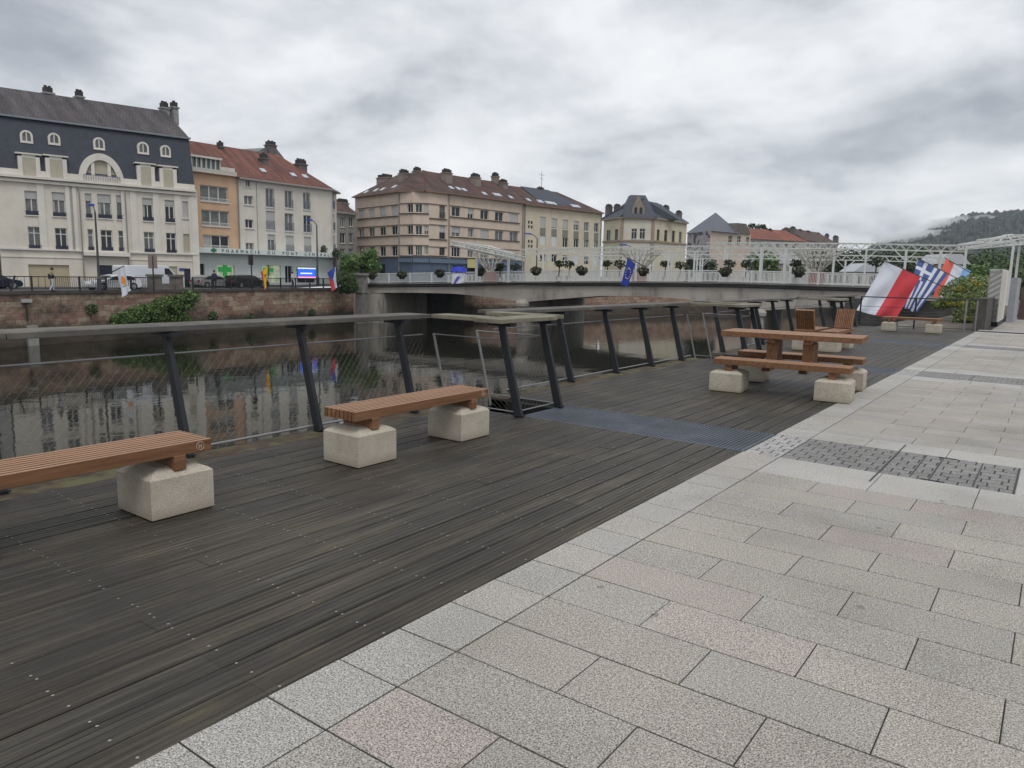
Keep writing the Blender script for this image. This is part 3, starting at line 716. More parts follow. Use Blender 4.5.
# large arched window
x0, y0 = z1_(403, 575); x1, yt = z1_(635, 428)
ua, ub = F.uz(x0, y0)[0], F.uz(x1, y0)[0]; uc = (ua+ub)/2; ro = (ub-ua)/2; zb = zc+.22; zt = F.uz(*z1_(515, 428))[1]
def ell(r, h, z0, n=20): return [(-r*math.cos(math.pi*k/n), z0+h*math.sin(math.pi*k/n)) for k in range(n+1)]
t = MB(); O = ell(ro, zt-zb-.0, zb); I = ell(ro*.72, (zt-zb)*.76, zb+.02)
for (p, q), (r, s_) in zip(zip(O, O[1:]), zip(I, I[1:])):
    t.quad(F.p(uc+p[0], p[1], .12), F.p(uc+q[0], q[1], .12), F.p(uc+s_[0], s_[1], .12), F.p(uc+r[0], r[1], .12))
    t.quad(F.p(uc+p[0], p[1], .12), F.p(uc+p[0], p[1], -1.4), F.p(uc+q[0], q[1], -1.4), F.p(uc+q[0], q[1], .12))
    t.quad(F.p(uc+r[0], r[1], .12), F.p(uc+s_[0], s_[1], .12), F.p(uc+s_[0], s_[1], -.2), F.p(uc+r[0], r[1], -.2))
for k in (-.36, .36): F.fbox(t, uc+ro*k-.14, uc+ro*k+.14, zb, zb+(zt-zb)*.69, -.15, .05)
ad = t.build('arched_window', cream2, WB)
t = MB(); t.poly([F.p(uc+p[0], p[1], -.16) for p in I]); t.build('roller_blind', BLIND, ad)
t = MB(); F.fbox(t, uc-ro*.8, uc+ro*.8, zb+.55, zb+.6, .2, .24)
k = uc-ro*.8
while k < uc+ro*.8: F.fbox(t, k, k+.03, zb, zb+.55, .2, .23); k += .2
t.build('balcony_rail', RAILG, ad)
chm = pmat('dirty_chimney', (0.13, 0.115, 0.11), .9, noise_amt=.3)
for b in ((215, 80, 268, 138), (383, 100, 422, 155), (815, 160, 862, 235), (872, 157, 905, 250)):
    x0, y0, x1, y1 = z1_(*b); q = ray_depth((x0+x1)/2, y0, F, 5.6)
    wdt = (x1-x0)/F_PX*q.xy.length*.85
    chimney(WB, (q.x, q.y), .8, max(.55, wdt*.72), zk+1.9, q.z-.8, pmat('rendered_chimney', (0.26, 0.26, 0.26), .9, noise_amt=.3), 2 if b[0] < 870 else 1)
# neighbour to the left
G_ = Facade((-76.2, 14.0), (-75.25, 26.3), -.45, 10)
NBD = thing('apartment_building', 'pale grey house cut off by the left frame edge beside the white mansard building', 'building', (G_.A.x, G_.A.y, -.4))
mb = MB(); hs = []
for u in (1.5, 4.5, 7.5, 10.4):
    for z in (.8, 4.0, 7.0): hs.append((u, u+1.1, z, z+1.8))
G_.wall(mb, hs); body(mb, G_, 11, -.45, 10); G_.fbox(mb, 0, G_.W, 10, 10.3, -.5, .35); mb.build('wall', plaster('grey_plaster', (0.40, 0.395, 0.38)), NBD)
for h in hs: G_.window(NBD, h)
mb = MB(); slope(mb, G_, -.2, 10.3, 1.2, 14.2); slope(mb, G_, 1.2, 14.2, 5.2, 17); slope(mb, G_, 10, 14.2, 5.2, 17)
mb.poly([G_.p(G_.W-.05, 10.3, .2), G_.p(G_.W-.05, 10.3, -11), G_.p(G_.W-.05, 14.2, -10), G_.p(G_.W-.05, 17, -5.2), G_.p(G_.W-.05, 14.2, -1.2)]); mb.build('roof', SLATE, NBD)

# ---------------------------------------------------------------- 2. pharmacy: orange part + cream part, red tiles
z3_ = Z(170, 130); z4_ = Z(170, 220)
PZ = 11.45
PA = Vector((-74.2, 42.6)); 
F = Facade((-74.2, 42.9), (-73.76, 62.0), -.2, PZ)
PH = thing('apartment_building', 'pharmacy building, orange left part and cream right part under a long red tiled roof', 'building', (F.A.x, F.A.y, -.2))
uo = F.uz(*z3_(350, 400))[0]
Fo = Facade(F.p(0, 0).xy, F.p(uo-.05, 0).xy, 3.6, PZ); Fc = Facade(F.p(uo-.05, 0).xy, F.p(F.W, 0).xy, 3.6, PZ)
ch_end = at_depth(*z3_(838, 420), 93.5)
Fx = Facade(Fc.B.xy, (Fc.B.x-2.3, Fc.B.y+2.9), 3.6, PZ)
orange = plaster('orange_plaster', (0.56, 0.375, 0.245), .12); creamp = plaster('warm_white_plaster', (0.60, 0.565, 0.505), .2)
ow = [Fo.rect(z3_(*b)) for b in ((155, 287, 297, 368), (162, 412, 303, 493), (168, 538, 305, 610))]
mb = MB(); Fo.wall(mb, ow); mb.build('orange_wall', orange, PH)
for h in ow: Fo.window(PH, h, 3, .0, 0, WHITEF, fw=.09, sillm=WHITEF, glass=GLASS, rail=WHITEF, railh=.35)
cw = [Fc.rect(z3_(*b)) for b in ((388, 257, 412, 291), (380, 337, 425, 383), (384, 458, 427, 503), (388, 577, 430, 620), (490, 300, 533, 396), (588, 310, 628, 400), (682, 320, 718, 408), (492, 415, 537, 510), (588, 427, 632, 518), (684, 437, 724, 525), (500, 535, 540, 626), (593, 541, 634, 633), (687, 547, 723, 636))]
mb = MB(); Fc.wall(mb, cw)
xw = [(1.2, 2.3, z, z+2.0) for z in (3.9, 6.6, 9.2)]
Fx.wall(mb, xw)
e0, e1 = Fx.B.xy, (Fx.B-F.n*8).xy
mb.quad((*e0, -.2), (*e1, -.2), (*e1, PZ), (*e0, PZ)); mb.quad((*e1, -.2), (F.A.x-11, F.A.y, -.2), (F.A.x-11, F.A.y, PZ), (*e1, PZ)); mb.quad((F.A.x-11, F.A.y, -.2), (F.A.x, F.A.y, -.2), (F.A.x, F.A.y, PZ), (F.A.x-11, F.A.y, PZ))
mb.build('cream_wall', creamp, PH)
for i, h in enumerate(cw):
    tall = i > 3
    Fc.window(PH, h, 2, None, {6: 0, 7: .95, 11: .95, 12: .9, 9: 0, 10: .3}.get(i, 0), WHITEF, BLINDG, rail=RAILG if tall else None, railh=.95, sillm=WHITEF, glass=GLASS2 if i in (4, 5, 6, 8) else GLASS)
for h in xw: Fx.window(PH, h, 2, None, 0, WHITEF, rail=RAILG, railh=.95)
# eaves + roof
EV = PZ
mb = MB()
o1, o2, o3 = F.p(0, EV, .45), Fc.p(Fc.W+.15, EV, .45), Fx.p(Fx.W+.3, EV, .45)
r1_ = ray_depth(*z3_(115, 88), F, 5.5); r2_ = ray_depth(*z3_(600, 178), F, 5.5)
zr = 15.5; rl = F.p(0, zr, -5.5); rr = F.p(F.W-3.5, zr, -5.5)
mb.quad(o1, o2, rr, rl); mb.poly([o2, o3, rr]); e3 = Fx.p(Fx.W+.3, EV, -9); mb.poly([o3, e3, rr]); mb.poly([e3, F.p(0, EV, -11.3), rl, rr]); mb.poly([F.p(0, EV, -11.3), o1, rl])
mb.build('roof', REDT, PH)
mb = MB(); F.fbox(mb, uo, F.W+.2, EV-.16, EV+.02, -.02, .5); Fx.fbox(mb, 0, Fx.W+.3, EV-.16, EV+.02, -.02, .5); mb.build('eaves_gutter', pmat('gutter_grey', (0.28, 0.26, 0.24), .6), PH)
mb = MB(); mb.tube([Fo.p(Fo.W, 3.6, .12), Fo.p(Fo.W, PZ, .12)], .07, 6); u = Fc.uz(*z3_(445, 400))[0]; Fc.fbox(mb, u-.02, u+.02, 3.6, PZ-.1, .003, .05); mb.build('downpipe', PIPE, PH)
# attic studio over the orange part: glazed band with white balustrade
za = Fo.z1; q = MB(); Fo.fbox(q, 0, Fo.W-.2, za, za+.12, -2, .35); Fo.fbox(q, 0, Fo.W-1.8, za+1.55, za+1.75, -3, .2)
for k in range(9): u = .15+k*(Fo.W-2.1)/8; Fo.fbox(q, u-.06, u+.06, za+.12, za+1.55, -.15, 0)
Fo.fbox(q, Fo.W-1.9, Fo.W-.3, za+.12, za+.9, -2, .1)
at_ = q.build('attic_studio', creamp, PH); q = MB(); Fo.fbox(q, .05, Fo.W-1.9, za+.12, za+1.55, -.4, -.2); q.build('pane', pmat('attic_glass', (0.12, 0.18, 0.19), .15), at_)
q = MB(); Fo.fbox(q, 0, Fo.W-.2, za+.12, za+.5, .25, .33); q.build('balcony_rail', pmat('cream_balustrade', (0.46, 0.45, 0.40), .4), at_)
# ground floor shop: canopy sign, glazing, doors
tealw = plaster('pale_teal_shopfront', (0.60, 0.65, 0.63), .10)
sf = []
Fg = Facade(F.p(0, 0, .35).xy, F.p(F.W, 0, .35).xy, -.2, 3.15)
shop = [Fg.rect(z3_(*b)) for b in ((193, 688, 230, 800), (240, 692, 333, 800), (473, 692, 570, 800), (590, 697, 628, 800), (652, 703, 745, 800))]
dkd = Fg.rect(z3_(147, 685, 178, 800))
mb = MB(); Fg.wall(mb, [(a, b, max(c, .1), d) for a, b, c, d in shop[1:]]+[(max(dkd[0], .05), dkd[1], -.2, dkd[3])], depth=.3)
Fg.fbox(mb, 0, F.W, 3.15, 3.6, -.36, -.003); mb.build('shopfront_wall', tealw, PH)
litg = pmat('lit_shop_window', (0.62, 0.67, 0.48), .3, noise_amt=.35, nscale=1.6, emis=.2)
green = pmat('lit_green_cross', (0.03, 0.34, 0.07), .4, emis=.22)
for i, h in enumerate(shop[1:]):
    a, b, c, d = h; c = .1
    f = MB(); Fg.fbox(f, a, a+.06, c, d, -.25, -.2); Fg.fbox(f, b-.06, b, c, d, -.25, -.2); Fg.fbox(f, (a+b)/2-.03, (a+b)/2+.03, c, d, -.25, -.21)
    wn = f.build('shop_window', WHITEF, PH); g = MB(); g.quad(Fg.p(a, c, -.24), Fg.p(b, c, -.24), Fg.p(b, d, -.24), Fg.p(a, d, -.24))
    g.build('pane', litg if i in (0, 1) else GLASS, wn)
    if i in (0, 1):
        m_ = (a+b)/2+(0 if i == 0 else -.35); zz_ = (d+1.0)/2; k = .95 if i == 0 else .8
        g = MB(); Fg.fbox(g, m_-k*.28, m_+k*.28, zz_-k*.85, zz_+k*.85, -.19, -.17); Fg.fbox(g, m_-k*.85, m_-k*.28, zz_-k*.28, zz_+k*.28, -.19, -.17); Fg.fbox(g, m_+k*.28, m_+k*.85, zz_-k*.28, zz_+k*.28, -.19, -.17)
        g.build('green_cross', green, wn)
g = MB(); Fg.fbox(g, max(dkd[0], .05), dkd[1], -.2, dkd[3], -.3, -.25); g.build('door', pmat('dark_doorway', (0.015, 0.015, 0.015), .5), PH)
sc_ = shop[4]; a, b, c, d = sc_; 
s0 = Fg.rect(z3_(652, 705, 745, 757)); a, b, c, d = s0
g = MB(); Fg.fbox(g, a-.08, b+.08, c-.08, d+.08, -.15, .05); scr = g.build('display_screen', pmat('screen_case', (0.02, 0.02, 0.02), .5), PH)
def patch(F, mb, a, b, c, d, e=.055, m=0): mb.quad(F.p(a, c, e), F.p(b, c, e), F.p(b, d, e), F.p(a, d, e), m)
sw_, sh_ = b-a, d-c; g = MB(); patch(Fg, g, a, b, c+sh_*.16, d-sh_*.12); g.build('blue_picture', pmat('lit_blue', (0.02, 0.15, 0.85), .4, emis=.7), scr)
g = MB(); patch(Fg, g, a, b, d-sh_*.12, d, .056); patch(Fg, g, a+sw_*.15, b-sw_*.2, c+sh_*.38, c+sh_*.5, .06); patch(Fg, g, a, b, c, c+sh_*.04, .06); g.build('white_lettering', pmat('lit_white', (0.8, 0.8, 0.85), .4, emis=.8), scr)
g = MB(); patch(Fg, g, a, b, c+sh_*.04, c+sh_*.16, .06); g.build('pink_band', pmat('lit_pink', (0.85, 0.12, 0.5), .4, emis=.7), scr)
# canopy sign band
s_l = F.uz(*z3_(145, 640))[0]
zt_ = 3.62; sgn = MB()
F.fbox(sgn, .0, F.W, 3.17, 3.72, .36, 1.5)
Fx2 = Facade(F.p(F.W, 0, 1.5).xy, (F.p(F.W, 0, 1.5)+Vector((-1.6, 2.6, 0))).xy, 0, 1)
Fx2.fbox(sgn, 0, Fx2.W, 3.17, 3.72, -1.5, 0)
sg = sgn.build('sign_band', pmat('pale_sign_band', (0.62, 0.68, 0.66), .5, noise_amt=.05), PH)
def text_mesh(body_, size, name, mat, parent, origin, ux, up, base, extr=.02):
    cu = bpy.data.curves.new(name, 'FONT'); cu.body = body_; cu.size = size; cu.extrude = extr; cu.space_character = 1.95
    to = bpy.data.objects.new('tmp', cu); C.objects.link(to); bpy.context.view_layer.update()
    me = bpy.data.meshes.new_from_object(to.evaluated_get(bpy.context.evaluated_depsgraph_get())); me.name = name
    bpy.data.objects.remove(to)
    nn = ux.cross(up)
    for v in me.vertices: v.co = (origin+ux*v.co.x+up*v.co.y+nn*v.co.z)-base
    me.materials.clear(); me.materials.append(mat)
    o = bpy.data.objects.new(name, me); C.objects.link(o); o.parent = parent; return o
u0t = F.uz(*z3_(226, 640))[0]
text_mesh('PHARMACIE  DU  PONT  CENTRAL', .50, 'sign_lettering', pmat('sign_grey_letters', (0.10, 0.14, 0.13), .5), sg, F.p(u0t, 3.28, 1.52), F.U, Vector((0, 0, 1)), WLOC[sg])
u = F.uz(*z3_(185, 640))[0]; g = MB(); 
for k in range(1): F.fbox(g, u-.12, u+.12, 3.25, 3.68, 1.51, 1.56); F.fbox(g, u-.3, u+.3, 3.36, 3.58, 1.512, 1.562)
g.build('green_cross', pmat('green_cross_paint', (0.01, 0.17, 0.06), .5), sg)
# chimneys and roof odds
for b, bk in (((247, 78, 265, 100), 5.0), ((465, 138, 492, 190), 3.2), ((645, 168, 693, 230), 3.6)):
    x0, y0, x1, y1 = z3_(*b); q = ray_depth((x0+x1)/2, y0, F, bk); q2 = ray_depth((x0+x1)/2, y1, F, bk)
    chimney(PH, (q.x, q.y), .9, (x1-x0)/F_PX*q.xy.length*1.0, q2.z-.5, q.z-.3, chm, 1 if b[0] < 600 else 3)
skym = pmat('skylight_glass', (0.45, 0.48, 0.52), .15)
def skylight(par, F, px, py, wu, hl, back, zeave, zridge, run):
    wu *= .8; hl *= .75
    """a roof window lying on the slope of facade F"""
    sl = (zridge-zeave)/run; v = FWD*F_PX + RGT*(px-512) - UPV*(py-384); o = Vector((0, 0, EYE))
    n = (F.n*sl+Vector((0, 0, 1))); n.normalize(); q0 = F.p(0, zeave, run-5.5); t = (q0-o).dot(n)/v.dot(n); c = o+v*t+n*.06
    up = (-F.n+Vector((0, 0, sl))).normalized(); g = MB(); a = c-F.U*wu/2-up*hl/2+n*.05
    P_ = [a, a+F.U*wu, a+F.U*wu+up*hl, a+up*hl]; g.hexa([p-n*.1 for p in P_]+[p+n*.03 for p in P_]); g.build('roof_window', skym, par)
for px, py in ((475, 210), (630, 232), (690, 240)): skylight(PH, F, *z3_(px, py), .8, 1.0, 0, EV, zr, 5.95)
# planter balls and plants on the canopy
# ---------------------------------------------------------------- 2b. grey gabled house behind the pharmacy roof
q = at_depth(262, 175, 105); F2 = Facade(at_depth(243, 180, 103).xy, at_depth(290, 180, 112).xy, 8, 15.5)
BH = thing('house', 'grey house with a curved mansard roof rising behind the red pharmacy roof', 'house', (F2.A.x, F2.A.y, 0))
mb = MB(); F2.wall(mb, [], z0=0); body(mb, F2, 8, 0, 15.5); mb.build('wall', plaster('dull_grey_plaster', (0.25, 0.25, 0.24)), BH)
mb = MB(); pr_ = [(0, 15.5), (.6, 16.6), (2.0, 17.6), (4.2, 18.6), (6.0, 18.7)]
zt = at_depth(270, 147, 108).z
pts = [(F2.W*t_, 15.5+(zt-15.5)*s_) for t_, s_ in ((-.02, .0), (.12, .45), (.4, .85), (.65, 1.0), (.82, .7), (1.02, .0))]
i = len(mb.v)
for u, z in pts: mb.v += [tuple(F2.p(u, z, .3)), tuple(F2.p(u, z, -8.3))]
for k in range(len(pts)-1): mb.f.append((2*k, 2*k+2, 2*k+3, 2*k+1)); mb.m.append(0)
mb.f.append(tuple(2*k for k in range(len(pts)))); mb.m.append(0); mb.f.append(tuple(2*k+1 for k in reversed(range(len(pts))))); mb.m.append(0)
mb.build('roof', pmat('grey_zinc_roof', (0.16, 0.165, 0.165), .6, noise_amt=.25), BH)
q = at_depth(270.5, 144, 107); chimney(BH, (q.x, q.y), 1.2, 1.2, 15.5, q.z-.3, chm, 2)
# ---------------------------------------------------------------- 3. grey house between pharmacy and pink block
z5_ = Z(330, 150)
F = Facade(at_depth(*z5_(15, 400), 118).xy, at_depth(*z5_(132, 400), 122).xy, -.2, 12)
GH = thing('house', 'narrow grey stone house with dark chimney between the cream pharmacy and the pink block', 'house', (F.A.x, F.A.y, 0))
zt = F.uz(*z5_(80, 325))[1]; F.z1 = zt
hs = [F.rect(z5_(*b)) for b in ((52, 345, 75, 395), (97, 342, 118, 392), (52, 425, 78, 478), (95, 425, 117, 477), (52, 505, 78, 550), (95, 505, 117, 550))]
mb = MB(); F.wall(mb, hs); body(mb, F, 8, -.2, zt); F.fbox(mb, -.3, F.W+.2, zt-.1, zt+.2, -.2, .4); mb.build('wall', plaster('grey_stone', (0.27, 0.265, 0.245)), GH)
for h in hs: F.window(GH, h, 2)
mb = MB(); slope(mb, F, -.4, zt+.2, 4, zt+2.6); slope(mb, F, 8.4, zt+.2, 4, zt+2.6); mb.poly([F.p(0, zt+.2, .4), F.p(0, zt+2.6, -4), F.p(0, zt+.2, -8.4)]); mb.poly([F.p(F.W, zt+.2, .4), F.p(F.W, zt+.2, -8.4), F.p(F.W, zt+2.6, -4)]); mb.build('roof', DKT, GH)
q = ray_depth(*z5_(65, 262), F, 3); chimney(GH, (q.x, q.y), .8, 9/F_PX*q.xy.length*1.25, zt, q.z-.4, plaster('chimney_grey', (0.22, 0.215, 0.2)), 5)
# ---------------------------------------------------------------- 4. pink corner block
EVZ = 13.9
P_ = [(-97.66, 87.33), (-83.97, 84.22), (-81.3, 84.35), (-79.55, 86.0), (-78.86, 89.82), (-77.2, 107.36)]
PK = thing('apartment_building', 'pink apartment block with a rounded corner, dark red roof and blue shop fronts', 'building', (P_[3][0], P_[3][1], 0))
pink = plaster('pink_beige_plaster', (0.58, 0.475, 0.385), .2); pinkb = plaster('pink_band', (0.43, 0.29, 0.21), .3); slatb = pmat('dark_sill_band', (0.10, 0.075, 0.06), .9)
FS = [Facade(P_[i], P_[i+1], -.2, EVZ) for i in range(5)]
wl = []
def pick(px):
    for f in FS:
        u, z = f.uz(px, 230)
        if -.02 <= u <= f.W+.02: return f
    return FS[-1]
ywin = {3: [(147, 308, 352), (198, 300, 350), (255, 292, 340), (315, 284, 336)], 2: [(147, 403, 448), (198, 398, 443), (255, 394, 438), (315, 388, 435)], 1: [(147, 498, 545), (198, 496, 545), (255, 494, 544), (315, 490, 543)]}
wds = {147: 175, 198: 228, 255: 285, 315: 345}
for r in (3, 2, 1):
    for x, a, b in ywin[r]: wl.append(((x, a, wds[x], b), r, 2))
for (x0, x1), rows in {(396, 425): ((275, 320), (385, 432), (490, 538)), (438, 472): ((275, 320), (386, 434), (490, 540)), (482, 524): ((277, 326), (386, 434), (492, 538)), (560, 588): ((284, 350), (388, 455), (500, 540))}.items():
    for r, (a, b) in zip((3, 2, 1), rows): wl.append(((x0, a, x1, b), r, 2))
for (x0, x1), rows in {(623, 667): ((290, 340), (393, 443), (497, 547)), (705, 735): ((299, 351), (400, 447), (503, 550)), (770, 812): ((308, 356), (408, 457), (512, 556)), (845, 887): ((317, 364), (413, 462), (520, 562)), (918, 962): ((327, 376), (420, 468), (528, 568))}.items():
    for r, (a, b) in zip((3, 2, 1), rows): wl.append(((x0, a, x1, b), r, 2))
holes = {f: [] for f in FS}; W_ = []
for b, r, nm in wl:
    x0, y0, x1, y1 = z5_(*b); f = pick((x0+x1)/2); h = f.rect((x0, y0, x1, y1)); h = (max(h[0], .05), min(h[1], f.W-.05), h[2], h[3])
    if h[1]-h[0] < .4: continue
    holes[f].append(h); W_.append((f, h, b, r))
mb = MB()
for f in FS: f.wall(mb, holes[f], z0=3.9)
bx = [(*P_[5], 0), (P_[5][0]-13, P_[5][1]+1, 0), (P_[0][0]-1, P_[0][1]+13, 0), (*P_[0], 0)]
for p, q in zip(bx, bx[1:]): mb.quad((p[0], p[1], -.2), (q[0], q[1], -.2), (q[0], q[1], EVZ), (p[0], p[1], EVZ))
mb.build('wall', pink, PK)
blues = pmat('slate_blue_shopfront', (0.075, 0.11, 0.17), .5, noise_amt=.2, nscale=.8)
mb = MB()
for f in FS: f.wall(mb, [(u, u+2.2, .2, 2.8) for u in [1+3.2*k for k in range(int((f.W-2)//3.2))] if u+2.2 < f.W-.3], z0=-.2, z1=3.9, depth=.4); 
mb.build('shopfront', blues, PK)
g = MB()
for f in FS: f.fbox(g, .05, f.W-.05, .1, 2.9, -.5, -.41)
g.build('shop_glazing', GLASS, PK)
g = MB()
for f in FS[1:]: f.fbox(g, 0, f.W, 3.95, 4.0, .003, .12); f.fbox(g, 0, f.W, 3.1, 3.7, .003, .25)
g.build('fascia_board', pmat('blue_fascia', (0.11, 0.15, 0.21), .5), PK)
yel = Facade.rect(FS[4], z5_(697, 560, 745, 603)); g = MB(); FS[4].fbox(g, yel[0], yel[1], yel[2], yel[3], .26, .34); g.build('yellow_sign', pmat('pale_yellow_sign', (0.50, 0.44, 0.20), .6), PK)
# window bands: thin dark sills joining the windows of each floor
g = MB(); gl = MB()
for fi, f in enumerate(FS):
    for r in (3, 2, 1):
        hh = [h for (ff, h, b, rr) in W_ if ff is f and rr == r]
        if not hh: continue
        zs_ = sum(min(h[2], 99) for h in hh)/len(hh); zs_ = max(h[2] for h in hh); ze = max(h[3] for h in hh)
        a, b = (min(h[0] for h in hh)-.4, max(h[1] for h in hh)+.4); a = max(a, 0); b = min(b, f.W)
        if fi in (1, 2): a, b = 0, f.W
        if fi == 3: a = 0
        f.fbox(g, a, b, zs_-.22, zs_-.06, .003, .16); f.fbox(g, a, b, ze+.05, ze+.12, .003, .12)
g.build('sill_band', slatb, PK)
for i, (f, h, b, r) in enumerate(W_):
    sh = {(147, 3): 1, (198, 3): 1, (255, 3): .9, (315, 3): 1, (482, 3): 1, (482, 2): .6, (560, 2): .5, (705, 3): .55, (918, 3): 1, (623, 2): .6, (770, 2): 1, (770, 1): .2}.get((b[0], r), 0)
    f.window(PK, h, 3 if b[0] in (438, 482, 623) and r == 1 else 2, None, sh, WHITEF if b[0] < 560 or b[0] > 600 else BROWNF, BLINDG, sill=False, rail=RAILB if b[0] == 560 and r > 1 else None, railh=.9)
# pipes, eaves
g = MB()
for px in (356, 608, 985): 
    x, y = z5_(px, 400); f = pick(x); u = f.uz(x, y)[0]; g.tube([f.p(u, 0, .12), f.p(u, EVZ, .12)], .09, 6)
g.build('downpipe', PIPE, PK)
def roof_over(par, pts, zc_, over, back, zr, mat, close=True, endA=0.0, endB=0.0, gut=True, name='roof'):
    """eaves polyline -> ridge polyline, both offset from the facade line; open ends closed by gables/hips"""
    V = [Vector((p[0], p[1], 0)) for p in pts]; nrm = []
    for i in range(len(V)):
        n = Vector((0, 0, 0))
        if i > 0: d = (V[i]-V[i-1]).normalized(); n += Vector((d.y, -d.x, 0))
        if i < len(V)-1: d = (V[i+1]-V[i]).normalized(); n += Vector((d.y, -d.x, 0))
        nrm.append(n.normalized())
    mb = MB(); E_ = [v+n*over+Vector((0, 0, zc_)) for v, n in zip(V, nrm)]; R_ = [v-n*back+Vector((0, 0, zr)) for v, n in zip(V, nrm)]
    if endA: R_[0] = R_[0]+(V[1]-V[0]).normalized()*endA
    if endB: R_[-1] = R_[-1]+(V[-2]-V[-1]).normalized()*endB
    Bk = [v-n*(2*back)+Vector((0, 0, zc_)) for v, n in zip(V, nrm)]
    for i in range(len(V)-1):
        mb.quad(E_[i], E_[i+1], R_[i+1], R_[i])
    mb.poly([E_[0], R_[0], Bk[0]]); mb.poly([E_[-1], Bk[-1], R_[-1]]); mb.quad(R_[0], R_[-1], Bk[-1], Bk[0])
    r = mb.build(name, mat, par)
    if gut:
        g = MB()
        for i in range(len(V)-1): 
            a, b = V[i]+nrm[i]*over*.5, V[i+1]+nrm[i+1]*over*.5
            g.bar((a.x, a.y, zc_-.09), (b.x, b.y, zc_-.09), over+.1, .16)
        g.build('eaves', pmat('brown_eaves', (0.20, 0.13, 0.09), .8), par)
    return r, E_, R_
merged = [P_[0], P_[1], (-79.9, 85.4), P_[4], P_[5]]
roof_over(PK, merged, EVZ, .6, 5.5, 17.7, DKT, endA=4.5)
for b, bk in (((238, 128, 325, 160), 4.5), ((357, 105, 400, 135), 5.5), ((432, 93, 460, 112), 5.8), ((575, 102, 620, 160), 3.2), ((722, 125, 767, 182), 3.4), ((835, 122, 858, 168), 5.3), ((870, 155, 905, 188), 4.0)):
    x0, y0, x1, y1 = z5_(*b); f = pick((x0+x1)/2) if b[0] > 330 else FS[0]; q = ray_depth((x0+x1)/2, y0, f, bk)
    if b[0] in (357, 432): q = at_depth((x0+x1)/2, y0, 119)
    wpx = (x1-x0)/F_PX*(q-Vector((0, 0, 1.6))).dot(FWD)
    chimney(PK, (q.x, q.y), 1.2 if b[0] > 330 else wpx, wpx if b[0] > 330 else 1.2, 15.0, q.z-.6, plaster('chimney_render', (0.24, 0.20, 0.17)), 4)
for px, py in ((185, 217), (235, 208), (270, 203), (330, 190)): skylight(PK, FS[0], *z5_(px, py), 1.0, 1.2, 0, EVZ, 17.7, 6.1)
for px, py in ((620, 195), (657, 200), (687, 206), (790, 225), (855, 231), (925, 244)): skylight(PK, FS[4], *z5_(px, py), 1.0 if px != 855 else 2.2, 1.2, 0, EVZ, 17.7, 6.1)
# ---------------------------------------------------------------- 5. yellow block
z6_ = Z(480, 170)
F = Facade((-77.15, 107.5), (-73.66, 128.76), -.2, 13.7)
YB = thing('apartment_building', 'pale yellow apartment block with a partly slate roof, right of the pink corner block', 'building', (F.A.x, F.A.y, 0))
yl = plaster('pale_yellow_plaster', (0.56, 0.505, 0.385), .18)
xs_ = [(308, 336), (367, 394), (423, 451), (480, 506), (533, 557), (585, 607)]
rA = [(240, 292), (248, 299), (254, 304), (261, 310), (267, 313), (272, 318)]; rB = [(335, 382), (338, 390), (347, 396), (352, 397), (358, 398), (362, 400)]; rC = [(430, 470), (432, 472), (436, 476), (438, 482), (440, 484), (442, 486)]
hs = []
for k, (x0, x1) in enumerate(xs_):
    for j, rr in enumerate((rA, rB, rC)): hs.append((F.rect(z6_(x0, rr[k][0], x1, rr[k][1])), j, k))
sm = [F.rect(z6_(*b)) for b in ((246, 260, 255, 275), (260, 262, 270, 277), (246, 283, 255, 298), (260, 285, 270, 300), (246, 358, 255, 373), (260, 360, 270, 375), (246, 382, 255, 397), (260, 384, 270, 398))]
mb = MB(); F.wall(mb, [h[0] for h in hs]+sm); body(mb, F, 11.5, -.2, 13.7); mb.build('wall', yl, YB)
for k in range(6):
    g = MB(); a = hs[k*3][0]; b = hs[k*3+1][0]; F.fbox(g, a[0], a[1], b[3]+.02, a[2]-.12, .003, .03); g.build('window_panel', pmat('grey_panel', (0.20, 0.19, 0.16), .8), YB)
for h, j, k in hs: F.window(YB, h, 2 if (j, k) not in ((0, 0), (0, 1)) else 1, None, {(1, 0): 1, (1, 1): 1, (0, 0): 1, (0, 1): .9, (0, 2): .9, (0, 3): .4, (2, 3): 1, (2, 5): 1}.get((j, k), 0), WHITEF, pmat('white_blind', (0.58, 0.6, 0.62), .6) if j else BLINDG, sill=False)
for h in sm: F.window(YB, h, 1, None, 0, BROWNF, sill=False, fw=.05)
g = MB(); g.tube([F.p(.3, 0, .12), F.p(.3, 13.6, .12)], .12, 6); g.tube([F.p(F.W-.2, 0, .12), F.p(F.W-.2, 13.6, .12)], .1, 6); g.build('downpipe', PIPE, YB)
roof_over(YB, [F.A.xy, F.B.xy], 13.7, .6, 5.5, 17.4, DKT, endB=7)
g = MB(); sl = (17.4-13.7)/6.1
ua, ub = F.uz(*z6_(345, 150))[0], F.uz(*z6_(430, 150))[0]
P4 = [F.p(ua-1, 13.75+sl*1, -.5), F.p(ub+6, 13.75+sl*1, -.5), F.p(ub+1.5, 17.5, -5.4), F.p(ua-1.5, 17.5, -5.4)]; g.hexa([p-Vector((0, 0, .15)) for p in P4]+[p+Vector((0, 0, .05)) for p in P4]); g.build('slate_patch', SLATE, YB)
for px, py, wd in ((248, 155, 1), (308, 163, 1.6), (355, 170, 2.4), (380, 174, 1), (488, 187, 2.8), (155, 143, .8)): skylight(YB, F, *z6_(px, py), wd, 1.3, 0, 13.7, 17.4, 6.1)
